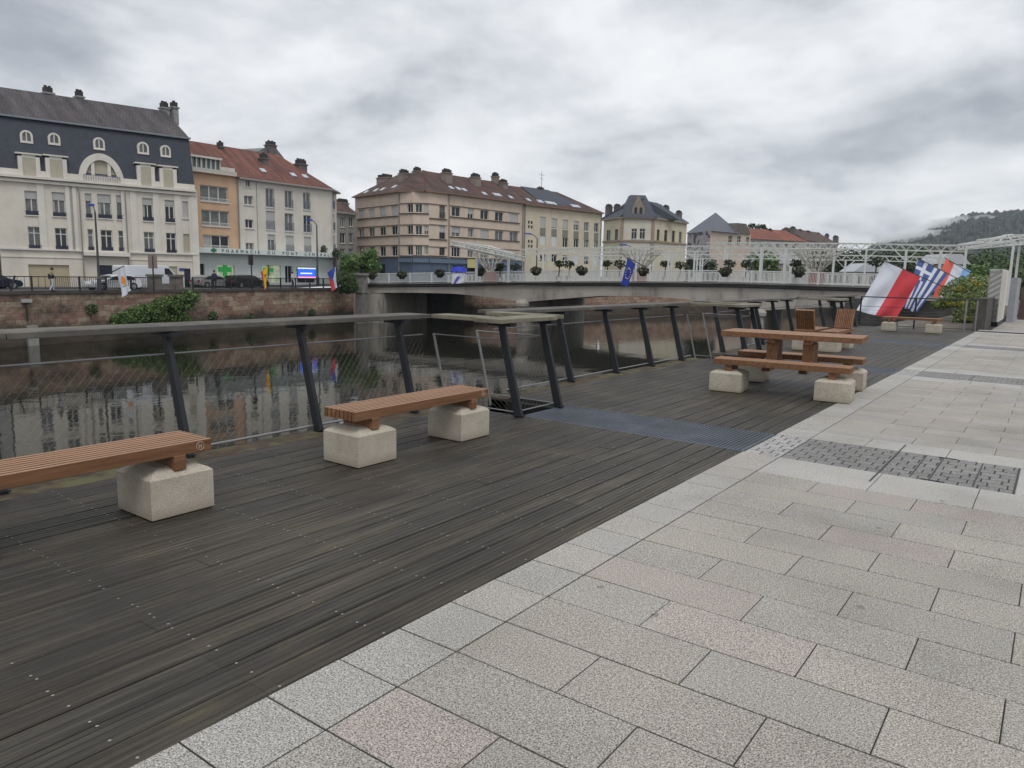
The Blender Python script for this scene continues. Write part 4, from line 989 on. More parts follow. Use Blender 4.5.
for b in ((65, 20, 90, 68), (100, 55, 140, 75), (290, 93, 328, 108)):
    x0, y0, x1, y1 = z6_(*b); q = ray_depth((x0+x1)/2, y0, F, 5.6); wpx = (x1-x0)/F_PX*(q-Vector((0, 0, 1.6))).dot(FWD)
    chimney(YB, (q.x, q.y), 1, wpx, 15.5, q.z-.5, chm, 2)
q = ray_depth(*z6_(315, 70), F, 5.6); g = MB(); g.tube([(q.x, q.y, 16.5), (q.x, q.y, q.z+2.2)], .05, 5); g.bar((q.x, q.y-1, q.z+1.6), (q.x, q.y+1, q.z+1.6), .05); g.bar((q.x, q.y-.7, q.z+.9), (q.x, q.y+.7, q.z+.9), .05); g.build('aerial', RAILG, YB)
# ---------------------------------------------------------------- 6. yellow villa with slate tower
CP = [at_depth(604, 221, 166), at_depth(620.6, 221, 158), at_depth(655, 221, 158), at_depth(687, 223, 170)]
CP = [(p.x, p.y) for p in CP]; FV = [Facade(CP[i], CP[i+1], -.2, 13.8) for i in range(3)]
VL = thing('villa', 'yellow villa with a steep slate corner tower, beyond the pale yellow block', 'house', (CP[1][0], CP[1][1], 0))
z7_ = Z(660, 190)
vw = {0: [z6_(648, 308, 668, 363), z6_(690, 303, 707, 360)], 1: [z6_(775, 300, 803, 353), z6_(817, 300, 845, 353)], 2: [z6_(905, 305, 920, 360), z6_(943, 308, 960, 365), z6_(982, 311, 998, 368), z7_(22, 207, 38, 266), z7_(62, 210, 76, 266), z7_(97, 213, 111, 266)]}
mb = MB(); vh = {}
for i, f in enumerate(FV): vh[i] = [f.rect(b) for b in vw[i]]; f.wall(mb, vh[i], m=1 if i == 1 else 0)
e = FV[2]; p, q = e.B, e.B-e.n*14; s_ = FV[0].A; r_ = s_-FV[0].n*14
for a, b in ((p, q), (q, r_), (r_, s_)): mb.quad((a.x, a.y, -.2), (b.x, b.y, -.2), (b.x, b.y, 13.8), (a.x, a.y, 13.8))
mb.build('wall', [plaster('villa_yellow', (0.56, 0.51, 0.37), .15), plaster('villa_white', (0.58, 0.55, 0.47), .2)], VL)
g = MB()
for i, f in enumerate(FV): f.fbox(g, 0, f.W, 9.0, 9.4, .003, .25); f.fbox(g, 0, f.W, 13.8, 14.1, -.2, .5)
FV[1].fbox(g, 0, .7, 0, 13.8, .003, .15); FV[1].fbox(g, FV[1].W-.7, FV[1].W, 0, 13.8, .003, .15)
g.build('stone_band', plaster('villa_stone', (0.30, 0.24, 0.18), .2), VL)
for i in vh:
    for h in vh[i]: FV[i].window(VL, h, 2, .7, 0, BROWNF if i != 1 else WHITEF)
for i, f in enumerate(FV):
    if i == 1: continue
    zr_ = 18.3; a, b = f.p(0, 14.1, .5), f.p(f.W, 14.1, .5); mb = MB(); 
    ra = f.p(f.W*.15 if i == 0 else 0, zr_, -5); rb = f.p(f.W if i == 0 else f.W*.66, zr_, -5)
    mb.quad(a, b, rb, ra); mb.poly([b, f.p(f.W, 14.1, -14), rb]); mb.poly([a, ra, f.p(0, 14.1, -14)]); mb.quad(f.p(0, 14.1, -14), ra, rb, f.p(f.W, 14.1, -14)); mb.build('roof', SLATE, VL)
f = FV[1]; zt_ = ray_depth(*z6_(812, 132), f, 3.5).z; mb = MB()
a = [f.p(.3, 14.0, .6), f.p(f.W+.1, 14.0, .6), f.p(f.W+.1, 14.0, -7.5), f.p(.3, 14.0, -7.5)]; m_ = [f.p(1.3, 16.8, -.9), f.p(f.W-.9, 16.8, -.9), f.p(f.W-.9, 16.8, -6), f.p(1.3, 16.8, -6)]
t_ = [f.p(2.2, zt_, -2.2), f.p(f.W-1.9, zt_, -2.2), f.p(f.W-1.9, zt_, -5), f.p(2.2, zt_, -5)]
for lo, hi in ((a, m_), (m_, t_)):
    for k in range(4): mb.quad(lo[k], lo[(k+1) % 4], hi[(k+1) % 4], hi[k])
mb.poly(t_); mb.build('tower_roof', SLATE, VL)
g = MB()
for u in (f.W/2,): f.fbox(g, u-1.3, u+1.3, 14.1, 16.0, -2, .1); g.poly([f.p(u-1.3, 16.0, .1), f.p(u+1.3, 16.0, .1), f.p(u, 18.6, .1)]); g.poly([f.p(u-1.3, 16.0, .1), f.p(u, 18.6, .1), f.p(u, 18.6, -2)]); g.poly([f.p(u+1.3, 16.0, .1), f.p(u, 18.6, -2), f.p(u, 18.6, .1)])
dm = g.build('stone_dormer', pmat('dormer_stone', (0.26, 0.22, 0.17), .9, noise_amt=.2), VL); g = MB()
for u in (f.W/2-.55, f.W/2+.55): f.fbox(g, u-.3, u+.3, 14.4, 16.2, .1, .13)
g.build('pane', GLASS, dm)
for px, py, d in ((661, 178, 162), (704, 177, 162), (918, 178, 166), (953, 182, 168), (1019, 210, 172)):
    q = at_depth(*z6_(px, py), d+5); chimney(VL, (q.x, q.y), 1, 1.6, 14.1, q.z-.6, chm, 2)
# ---------------------------------------------------------------- 7. grey-roofed house with peach front
F = Facade(at_depth(*z7_(258, 240), 188).xy, at_depth(*z7_(465, 240), 200).xy, -.2, 13.5)
F0 = Facade(at_depth(*z7_(140, 240), 196).xy, F.A.xy, -.2, 13.5)
HP = thing('house', 'peach fronted house with a grey pyramid roof and patchy grey side wall', 'house', (F.A.x, F.A.y, 0))
ze = F.uz(*z7_(300, 214))[1]; hs = [F.rect(z7_(*b)) for b in ((350, 233, 369, 281), (396, 235, 414, 281), (440, 240, 457, 281))]
mb = MB(); F.wall(mb, hs, z1=ze); F0.wall(mb, [], m=1, z1=ze); p, q = F.B, F.B-F.n*12; r_ = F0.A-F.n*3
mb.quad((p.x, p.y, 0), (q.x, q.y, 0), (q.x, q.y, ze), (p.x, p.y, ze)); mb.quad((q.x, q.y, 0), (F0.A.x, F0.A.y, 0), (F0.A.x, F0.A.y, ze), (q.x, q.y, ze))
mb.build('wall', [plaster('peach_plaster', (0.50, 0.41, 0.335), .15), pmat('patchy_grey_wall', (0.36, 0.34, 0.34), .9, stain=((0.07, 0.07, 0.075), .9, .5, .58, (1, 1, 1)))], HP)
for h in hs: F.window(HP, h, 2, .6)
ap = at_depth(*z7_(285, 115), 200); F3 = F.p(F.W*.68, ze, .6)
mb = MB(); mb.poly([F0.p(0, ze-.3, .6), F.p(0, ze, .7), ap]); mb.poly([F.p(0, ze, .7), F3, ap]); bk = F.p(F.W*.68, ze, -12); mb.poly([F3, bk, ap]); mb.poly([bk, F0.p(0, ze-.3, -8), ap]); mb.poly([F0.p(0, ze-.3, -8), F0.p(0, ze-.3, .6), ap]); mb.build('roof', pmat('grey_slate_roof', (0.10, 0.11, 0.135), .6, noise_amt=.2), HP)
g = MB(); ua, ub = F.uz(*z7_(378, 230))[0], F.uz(*z7_(458, 230))[0]; zp = F.uz(*z7_(410, 170))[1]
g.hexa([F.p(ua, ze, .3), F.p(ub, ze, .3), F.p(ub, ze, -6), F.p(ua, ze, -6), F.p(ua+1.4, zp, .1), F.p(ub-2, zp, .1), F.p(ub-2, zp, -5), F.p(ua+1.4, zp, -5)]); g.build('gable_turret', pmat('dark_turret', (0.11, 0.10, 0.09), .8, noise_amt=.4), HP)
# ---------------------------------------------------------------- 8. long houses with red roofs
def longhouse(label, d0, d1, xa, xb, ye, yr, mat, wm, ch, skyl=()):
    F = Facade(at_depth(xa, 240, d0).xy, at_depth(xb, 240, d1).xy, -.2, 10); ze = F.uz((xa+xb)/2, ye)[1]; zr = ray_depth((xa+xb)/2, yr, F, 6).z
    H_ = thing('house', label, 'house', (F.A.x, F.A.y, 0)); mb = MB()
    n = int(F.W//3.2); hs = [(1+k*3.2, 2.2+k*3.2, z, z+1.5) for k in range(n) for z in (ze-2.2, ze-5.2) if 2.2+k*3.2 < F.W-.3]
    F.wall(mb, hs, z1=ze); body(mb, F, 12, -.2, ze); mb.build('wall', wm, H_)
    for h in hs: F.window(H_, h, 2)
    roof_over(H_, [F.A.xy, F.B.xy], ze, .5, 6, zr, mat, endA=1, endB=2)
    for px, py, wd in ch:
        q = ray_depth(px, py, F, 5.5); chimney(H_, (q.x, q.y), 1.2, wd, ze, q.z-.6, chm, 3)
    return H_
longhouse('long house with orange red roof and small grey top windows, beyond the bridge', 205, 215, 749, 806, 240, 230, BRT, plaster('pale_grey_wall', (0.42, 0.41, 0.38)), [(770, 229, 1.2), (793, 227, 2.0)])
longhouse('farther house with dark brown roof and many chimneys, right of the orange red roof', 225, 250, 803, 838, 242, 233, DKT, plaster('pale_grey_wall2', (0.42, 0.41, 0.38)), [(800, 229.5, 1.5), (808, 231, 2.5), (818, 233, 2), (827, 234, 1.2), (836, 236, 3.4)])
# ================================================================== BRIDGE
BA = Vector((-66.65, 61.0, 0)); BB = Vector((-3.0, 73.6, 0)); BU = (BB-BA).normalized(); BN = Vector((BU.y, -BU.x, 0)); BL = (BB-BA).length
def interp(x, tab):
    if x <= tab[0][0]: return tab[0][1]
    for (a, u), (b, v) in zip(tab, tab[1:]):
        if x <= b: return u+(v-u)*(x-a)/(b-a)
    return tab[-1][1]
ZT = [(-70, .12), (-66.6, .2), (-56, .55), (-46.8, .86), (-38, 1.10), (-30, 1.24), (-24.6, 1.30), (-14.4, 1.22), (-3, 1.0)]
ZS = [(-66.6, -.95), (-60, -.72), (-55, -.68), (-50, -.95), (-46.6, -1.36), (-43, -.92), (-38, -.40), (-34, -.27), (-30, -.42), (-26, -.85), (-22.8, -1.3), (-19.5, -.95), (-14, -.55), (-8, -.75), (-3, -1.0)]
def bp(s, d, z): p = BA+BU*s+BN*d; return (p.x, p.y, z)       # d>0 towards the camera
def bx_(s): return (BA+BU*s).x
bconc = pmat('bridge_concrete', (0.40, 0.37, 0.33), .92, noise_amt=.18, nscale=.5, stain=((0.10, 0.095, 0.085), .6, .52, .75, (1, 1, .3)), bump=.2, bscale=8)
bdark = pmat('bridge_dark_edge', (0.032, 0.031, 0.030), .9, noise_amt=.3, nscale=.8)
BR = thing('road_bridge', 'low concrete river bridge of haunched girders with a dark edge slab', 'bridge', (BA.x, BA.y, 0))
mb = MB(); n = 60; W_B = 19
for k in range(n):
    s0, s1 = BL*k/n, BL*(k+1)/n; a0, a1 = interp(bx_(s0), ZT), interp(bx_(s1), ZT); b0, b1 = interp(bx_(s0), ZS), interp(bx_(s1), ZS)
    mb.quad(bp(s0, -.22, b0), bp(s1, -.22, b1), bp(s1, -.22, a1-.5), bp(s0, -.22, a0-.5))
    mb.quad(bp(s0, -W_B+.7, b0), bp(s0, -W_B+.7, a0-.5), bp(s1, -W_B+.7, a1-.5), bp(s1, -W_B+.7, b1))
    mb.quad(bp(s0, -.22, b0), bp(s0, -W_B+.7, b0), bp(s1, -W_B+.7, b1), bp(s1, -.22, b1))
mb.build('girder', bconc, BR)
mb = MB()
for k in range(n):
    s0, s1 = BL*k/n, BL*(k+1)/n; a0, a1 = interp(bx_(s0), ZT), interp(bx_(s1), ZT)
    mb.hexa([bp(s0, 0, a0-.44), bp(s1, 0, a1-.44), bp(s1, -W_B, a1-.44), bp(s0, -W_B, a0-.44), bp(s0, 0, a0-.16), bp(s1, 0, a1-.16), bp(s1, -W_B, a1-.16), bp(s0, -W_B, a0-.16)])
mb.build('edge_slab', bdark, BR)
mb = MB()
for k in range(n):
    s0, s1 = BL*k/n, BL*(k+1)/n; a0, a1 = interp(bx_(s0), ZT), interp(bx_(s1), ZT)
    mb.hexa([bp(s0, .06, a0-.155), bp(s1, .06, a1-.155), bp(s1, -W_B, a1-.155), bp(s0, -W_B, a0-.155), bp(s0, .06, a0), bp(s1, .06, a1), bp(s1, -W_B, a1), bp(s0, -W_B, a0)])
mb.build('footway', pmat('footway_concrete', (0.19, 0.185, 0.175), .9, noise_amt=.15), BR)
for xs_ in (-46.6, -22.8):
    s = (xs_-BA.x)/BU.x; mb = MB(); zt = interp(xs_, ZS)-.003
    for q in (0,):
        pts = []
        mb.hexa([bp(s-.55, -.5, WZ-1), bp(s+.55, -.5, WZ-1), bp(s+.55, -W_B+.5, WZ-1), bp(s-.55, -W_B+.5, WZ-1), bp(s-.55, -.5, zt), bp(s+.55, -.5, zt), bp(s+.55, -W_B+.5, zt), bp(s-.55, -W_B+.5, zt)])
        c = bp(s, -.2, 0); mb.lathe([(.55, WZ-1), (.55, -1.9), (.75, -1.75), (.78, -1.45), (.6, -1.2), (.2, -1.05)], c, 14)
    mb.build('pier', bconc, BR)
# white railing of the bridge: dense bars
wm = pmat('white_painted_steel', (0.62, 0.63, 0.62), .5, noise_amt=.08)
def brail(d, label):
    t = thing('bridge_railing', label, 'railing', bp(0, d, 0), 'white railings of the bridge')
    g = MB(); r_ = MB(); r2_ = MB(); s = 0.3
    while s < BL:
        z = interp(bx_(s), ZT)
        g.box(-.022, .022, -.016, .016, z+.12, z+1.02, M=Matrix.Translation(bp(s, d, 0)))
        s += .125
    for k in range(n):
        s0, s1 = max(.2, BL*k/n), BL*(k+1)/n; a0, a1 = interp(bx_(s0), ZT), interp(bx_(s1), ZT)
        r_.bar(bp(s0, d, a0+1.07), bp(s1, d, a1+1.07), .09, .09); r2_.bar(bp(s0, d, a0+.1), bp(s1, d, a1+.1), .07, .06)
    g.build('bars', wm, t); r_.build('top_rail', wm, t); r2_.build('bottom_rail', wm, t)
    s = .4
    while s < BL:
        z = interp(bx_(s), ZT); q = MB(); q.box(-.09, .09, -.07, .07, z, z+1.13, M=Matrix.Translation(bp(s, d, 0))); q.build('post', wm, t); s += 2.9
brail(-.15, 'white barred railing along the near edge of the bridge'); brail(-W_B+.15, 'white barred railing along the far edge of the bridge')
# rose pergolas on the bridge: lattice beams on posts
lat = pmat('grey_white_lattice', (0.58, 0.60, 0.57), .6, noise_amt=.2)
def s_of(px, d):
    """bridge coordinate seen in column px on the line at offset d"""
    v = FWD*F_PX + RGT*(px-512) - UPV*(268-384); A = BA+BN*d; n = BN; t = (A-Vector((0, 0, EYE))).dot(n)/v.dot(n)
    return (v*t-A+Vector((0, 0, EYE))).dot(BU)
def pergola(px0, px1, d, z_up, posts, label, h=.5, wid=1.3):
    s0, s1 = s_of(px0, d), s_of(px1, d); t = thing('rose_pergola', label, 'pergola', bp((s0+s1)/2, d, 0), 'rose pergolas on the bridge')
    g = MB(); N_ = int((s1-s0)/.9)
    zf = lambda s: interp(bx_(s), ZT)+z_up
    for dd in (d, d-wid):
        for k in range(N_):
            a, b = s0+(s1-s0)*k/N_, s0+(s1-s0)*(k+1)/N_
            g.bar(bp(a, dd, zf(a)), bp(b, dd, zf(b)), .08, .08); g.bar(bp(a, dd, zf(a)-h), bp(b, dd, zf(b)-h), .07, .07)
            g.bar(bp(a, dd, zf(a)-h), bp((a+b)/2, dd, zf(a)), .045, .045); g.bar(bp((a+b)/2, dd, zf(a)), bp(b, dd, zf(b)-h), .045, .045)
    for k in range(N_+1):
        a = s0+(s1-s0)*k/N_; g.bar(bp(a, d+.25, zf(a)+.05), bp(a, d-wid-.25, zf(a)+.05), .05, .06)
    g.build('lattice_beam', lat, t)
    for px in posts:
        s = s_of(px, d); z = interp(bx_(s), ZT)
        for dd in (d, d-wid):
            q = MB(); q.bar(bp(s, dd, z), bp(s, dd, zf(s)-h), .13, .13); q.bar(bp(s-.9, dd, zf(s)-h), bp(s, dd, zf(s)-h-.9), .05); q.bar(bp(s+.9, dd, zf(s)-h), bp(s, dd, zf(s)-h-.9), .05); q.build('post', wm, t)
    return t
pergola(520, 706, -1.6, 3.45, (543, 593, 636, 668, 694), 'white lattice pergola along the left half of the bridge footway')
pergola(706, 964, -1.6, 3.75, (724, 760, 784, 833, 865, 905, 940), 'white lattice pergola along the right half of the bridge footway')
pergola(560, 950, -14.5, 3.1, (600, 650, 700, 745, 790, 845, 880, 925), 'second lattice pergola on the far side of the bridge')
def wheel(c, R_, tilt_axis, tilt, label, posts, zdeck, dish=.35, spokes=20):
    c = Vector(c); t = thing('round_canopy', label, 'canopy', (c.x, c.y, zdeck), 'round lattice canopies')
    M = Matrix.Translation(c) @ Matrix.Rotation(tilt, 4, tilt_axis)
    ring = lambda r, z, n=32: [M @ Vector((r*math.cos(2*math.pi*k/n), r*math.sin(2*math.pi*k/n), z)) for k in range(n+1)]
    g = MB()
    for r, z, w in ((R_, 0, .05), (R_, -.4, .05), (R_*.62, dish*.6, .035), (.35, dish, .06), (.35, -.45, .06)): g.tube(ring(r, z), w, 5, caps=False)
    for k in range(spokes):
        a = 2*math.pi*k/spokes; d_ = Vector((math.cos(a), math.sin(a), 0)); a2 = 2*math.pi*(k+.5)/spokes; d2 = Vector((math.cos(a2), math.sin(a2), 0))
        g.bar(M @ (d_*.35+Vector((0, 0, dish))), M @ (d_*R_), .05, .06); g.bar(M @ (d_*.35+Vector((0, 0, -.45))), M @ (d_*R_+Vector((0, 0, -.4))), .045)
        g.bar(M @ (d_*R_), M @ (d2*R_+Vector((0, 0, -.4))), .04); g.bar(M @ (d2*R_+Vector((0, 0, -.4))), M @ (Vector((math.cos(a+2*math.pi/spokes), math.sin(a+2*math.pi/spokes), 0))*R_), .04)
        g.bar(M @ (d_*R_*.62+Vector((0, 0, dish*.6))), M @ (d_*R_*.8+Vector((0, 0, -.4))), .035)
    g.build('lattice_wheel', lat, t)
    for a, b in posts:
        q = MB(); q.bar(a, b, .2, .2, w2=.16); q.build('post', wm, t)
    return t
zb_ = interp(-50, ZT)
wc = at_depth(489, 249.5, 77.5)
wheel(wc, 3.9, (FWD.x, FWD.y, 0), R(11), 'tilted round lattice canopy at the left end of the bridge pergola', [], zb_, spokes=34)
t_ = [o for o in C.objects if o.name.startswith('round_canopy')][0]
for px in (476.5, 508.5):
    p = at_depth(px, 262, 77.5); q = MB(); q.bar((p.x, p.y, zb_), (p.x, p.y, at_depth(px, 252, 77.5).z), .2, .2); q.build('post', wm, t_)
wc = at_depth(1008, 239.5, 60); pa = at_depth(966, 252, 58.5); pb = at_depth(1013, 250, 56.5); pc = at_depth(1019, 250, 60)
za = at_depth(966, 246, 58.5).z; zc2 = at_depth(1016, 240, 57.5).z
wheel(wc, 3.5, (FWD.x, FWD.y, 0), R(-8), 'round lattice canopy on a white frame at the right edge, end of the bridge', [((pa.x, pa.y, .9), (pa.x, pa.y, za)), ((pb.x, pb.y, .0), (pb.x, pb.y, zc2)), ((pc.x, pc.y, .0), (pc.x, pc.y, zc2)), ((pa.x, pa.y, za-.15), (pb.x, pb.y, zc2-.1))], .9, dish=.35, spokes=26)
# inverted-cone climbing frames in red tubs
terr = pmat('terracotta_red', (0.30, 0.09, 0.06), .8, noise_amt=.15)
def cone_frame(px, d, label, r_top=2.3, planted=False):
    s = s_of(px, d); z = interp(bx_(s), ZT); c = Vector(bp(s, d, 0)); t = thing('climbing_frame', label, 'trellis', (c.x, c.y, z), 'cone shaped climbing frames on the bridge')
    g = MB(); g.box(-.55, .55, -.55, .55, z, z+1.15, M=Matrix.Translation(c)); g.build('tub', terr, t)
    g = MB(); n_ = 16
    for k in range(n_):
        a = 2*math.pi*k/n_; d_ = Vector((math.cos(a), math.sin(a), 0)); a2 = a+2*math.pi/n_*1.5; d2 = Vector((math.cos(a2), math.sin(a2), 0))
        g.bar(c+d_*.35+Vector((0, 0, z+1.15)), c+d_*r_top+Vector((0, 0, z+3.15)), .05); g.bar(c+d_*.6+Vector((0, 0, z+1.5)), c+d2*r_top+Vector((0, 0, z+3.1)), .04)
    for r_, zz_ in ((.75, 1.62), (1.3, 2.15), (1.85, 2.7), (r_top, 3.15)):
        g.tube([c+Vector((r_*math.cos(2*math.pi*k/18), r_*math.sin(2*math.pi*k/18), z+zz_)) for k in range(19)], .03, 4, caps=False)
    g.build('wire_cone', pmat('rusty_wire', (0.42, 0.41, 0.37), .8, noise_amt=.3), t)
cone_frame(640, -3.2, 'inverted cone climbing frame behind the blue starred flag'); cone_frame(817, -2.6, 'inverted cone climbing frame in a red tub on the right part of the bridge')
cone_frame(490, -4.0, 'cone climbing frame in a brown red tub under the left round canopy', 1.9)

# ================================================================== QUAY FENCE, PIERS
irn = pmat('black_iron', (0.02, 0.021, 0.023), .55)
def qp(y, off, z): return (quay_x(y)+off, y, z)
def qy(px, off=-.3, z=-.36):
    lo, hi = 5.0, 61.0
    for _ in range(50):
        m = (lo+hi)/2; v = Vector(qp(m, off, z))-Vector((0, 0, EYE)); x = 512+F_PX*v.dot(RGT)/v.dot(FWD)
        if x < px: lo = m
        else: hi = m
    return lo
def qfence(px0, px1, label, heavy=False, step=.16):
    a, b = qy(px0), qy(px1); t = thing('quay_fence', label, 'fence', qp((a+b)/2, -.3, -.36), 'iron fences along the far quay')
    g = MB(); g.bar(qp(a, -.3, .68), qp(b, -.3, .68), .07, .07); g.bar(qp(a, -.3, -.2), qp(b, -.3, -.2), .05, .05); g.build('rail', irn, t)
    g = MB(); y = a
    while y < b: g.bar(qp(y, -.3, -.2), qp(y, -.3, .68), .028); y += step
    g.build('bars', irn, t); y = a; i = 0
    while y < b+.1:
        q = MB(); q.bar(qp(y, -.3, -.36), qp(y+(.35 if heavy and i % 2 else 0), -.3, .74), .11); q.build('post', irn, t); y += 2.2 if not heavy else 1.5; i += 1
qfence(-60, 51, 'heavy dark iron quay fence at the left edge, in front of the garage', True, .5)
qfence(52, 148, 'iron quay fence between the pedestrian and the first stone pillar')
qfence(193, 333, 'long iron quay fence in front of the pharmacy')
spi = pmat('pillar_stone', (0.15, 0.135, 0.12), .95, noise_amt=.3, nscale=2)
for px, lb in ((155.5, 'left one of two stone pillars on the quay wall beside the white van'), (177, 'right one of two stone pillars on the quay wall, at the nose of the white van')):
    y = qy(px); g = MB(); c = Matrix.Translation(qp(y, -.35, 0)) @ Matrix.Rotation(R(10), 4, 'Z')
    g.box(-.4, .4, -.42, .42, -.36, .75, M=c); g.box(-.5, .5, -.52, .52, .753, .95, M=c); tag(g.build('stone_pillar', spi), lb, 'pillar', 'stone pillars on the quay')
y = qy(166); a = qy(158.7); b = qy(174); g = MB(); g.hexa([qp(a, -.6, -.36), qp(a, -.1, -.36), qp(b, -.1, -.36), qp(b, -.6, -.36), qp(a, -.6, .15), qp(a, -.1, .15), qp(b, -.1, .15), qp(b, -.6, .15)]); tag(g.build('parapet', spi), 'low stone parapet between the two pillars on the far quay', 'parapet')
p = at_depth(361.5, 290, 86); g = MB(); c = Matrix.Translation((p.x, p.y, 0)) @ Matrix.Rotation(R(10), 4, 'Z')
g.box(-.5, .5, -.5, .5, WZ-.5, 1.1, M=c); g.box(-.66, .66, -.66, .66, 1.103, 1.38, M=c); g.box(-.58, .58, -.58, .58, -.9, -.6, M=c)
tag(g.build('bridge_pillar', pmat('rough_pillar', (0.20, 0.19, 0.175), .95, noise_amt=.35, nscale=2, bump=.4)), 'tall dark stone pillar at the left end of the bridge', 'pillar')
# white sheeted wall under the left abutment
g = MB(); a = Vector(qp(61.2, 0, 0)); g.hexa([bp(-2.5, 0.2, WZ-.5), bp(2.6, 0.2, WZ-.5), bp(.6, -W_B, WZ-.5), bp(-2.5, -W_B, WZ-.5), bp(-2.5, 0.2, -.98), bp(2.6, 0.2, -.98), bp(.6, -W_B, -.98), bp(-2.5, -W_B, -.98)])
tag(g.build('abutment', bconc), 'grey concrete abutment under the left end of the bridge', 'abutment')
g = MB(); g.hexa([bp(BL-10.5, .6, WZ-.5), bp(BL+2, .6, WZ-.5), bp(BL+2, -W_B, WZ-.5), bp(BL-10.5, -W_B, WZ-.5), bp(BL-10.5, .6, -1.05), bp(BL+2, .6, -1.05), bp(BL+2, -W_B, -1.05), bp(BL-10.5, -W_B, -1.05)])
tag(g.build('abutment', bconc), 'grey concrete abutment under the right end of the bridge behind the white and red flag', 'abutment')

# ================================================================== LAMPS, SIGNS
def lamp(px, py_head, d, zb, arm, label, py_knee=None):
    base = at_depth(px, 270, d); zt = at_depth(px, py_head, d).z; t = thing('street_lamp', label, 'street lamp', (base.x, base.y, zb), 'street lamps with blue heads')
    g = MB(); g.tube([(base.x, base.y, zb), (base.x, base.y, zb+(zt-zb)*.4), (base.x, base.y, zt-.5)], .11, 8, r2=.07); g.lathe([(.18, zb), (.18, zb+1.0), (.13, zb+1.1)], (base.x, base.y, 0), 8)
    hd = at_depth(px+arm, py_head-1, d); g.tube([(base.x, base.y, zt-.55), (base.x*.6+hd.x*.4, base.y*.6+hd.y*.4, zt-.1), (hd.x, hd.y, hd.z)], .05, 6); g.build('pole', pmat('lamp_pole', (0.05, 0.055, 0.065), .5), t)
    dv = Vector((hd.x-base.x, hd.y-base.y, 0)).normalized(); g = MB(); a = Vector(hd)-dv*.1; b = Vector(hd)+dv*.9+Vector((0, 0, .08)); g.bar(a, b, .42, .2, w2=.3, h2=.14)
    g.build('lamp_head', pmat('blue_lamp_head', (0.02, 0.07, 0.42), .4), t, bevel=.05)
    return t
lamp(98.5, 206, 59, -.4, -7, 'street lamp with a blue head in front of the white mansard building')
lamp(317.5, 221, 84, -.2, -7, 'street lamp with a blue head in front of the pharmacy corner')
lamp(536.5, 235, 100, .6, -6, 'street lamp with a blue head before the pale yellow block')
lamp(635, 246, 100, .8, -9, 'low street lamp with blue head before the yellow villa')
def pole(px, pyt, d, zb, name, label, cat): 
    b = at_depth(px, 270, d); zt = at_depth(px, pyt, d).z; t = thing(name, label, cat, (b.x, b.y, zb)); g = MB(); g.tube([(b.x, b.y, zb), (b.x, b.y, zt)], .06, 6); g.build('pole', irn, t); return t, b, zt
SIDE = Vector((RGT.x, RGT.y, 0)).normalized()
t, b, zt = pole(251.5, 255, 71, -.4, 'traffic_light', 'black traffic light in front of the pharmacy sign', 'traffic light')
g = MB(); M = Matrix.Translation((b.x, b.y, 0)) @ Matrix.Rotation(YAW, 4, 'Z'); g.box(-.22, .14, -.15, .15, zt-.95, zt+.05, M=M)
for k in range(3): g.box(-.24, .16, -.34, -.15, zt-.12-.32*k, zt-.06-.32*k, M=M)
hd = g.build('signal_head', irn, t); g = MB()
for k in range(3): g.tube([M @ Vector((-.04, -.15, zt-.22-.32*k)), M @ Vector((-.04, -.17, zt-.22-.32*k))], .1, 10)
g.build('lens', pmat('dark_lens', (0.05, 0.02, 0.02), .2), hd)
t, b, zt = pole(153, 256, 60, -.4, 'road_sign', 'road sign seen edge on above the white van', 'sign'); M = Matrix.Translation((b.x, b.y, 0)) @ Matrix.Rotation(YAW+R(70), 4, 'Z'); g = MB(); g.box(-.45, .45, -.02, .02, zt-1.0, zt+.1, M=M); g.build('sign_plate', pmat('sign_back', (0.25, 0.2, 0.18), .6), t)

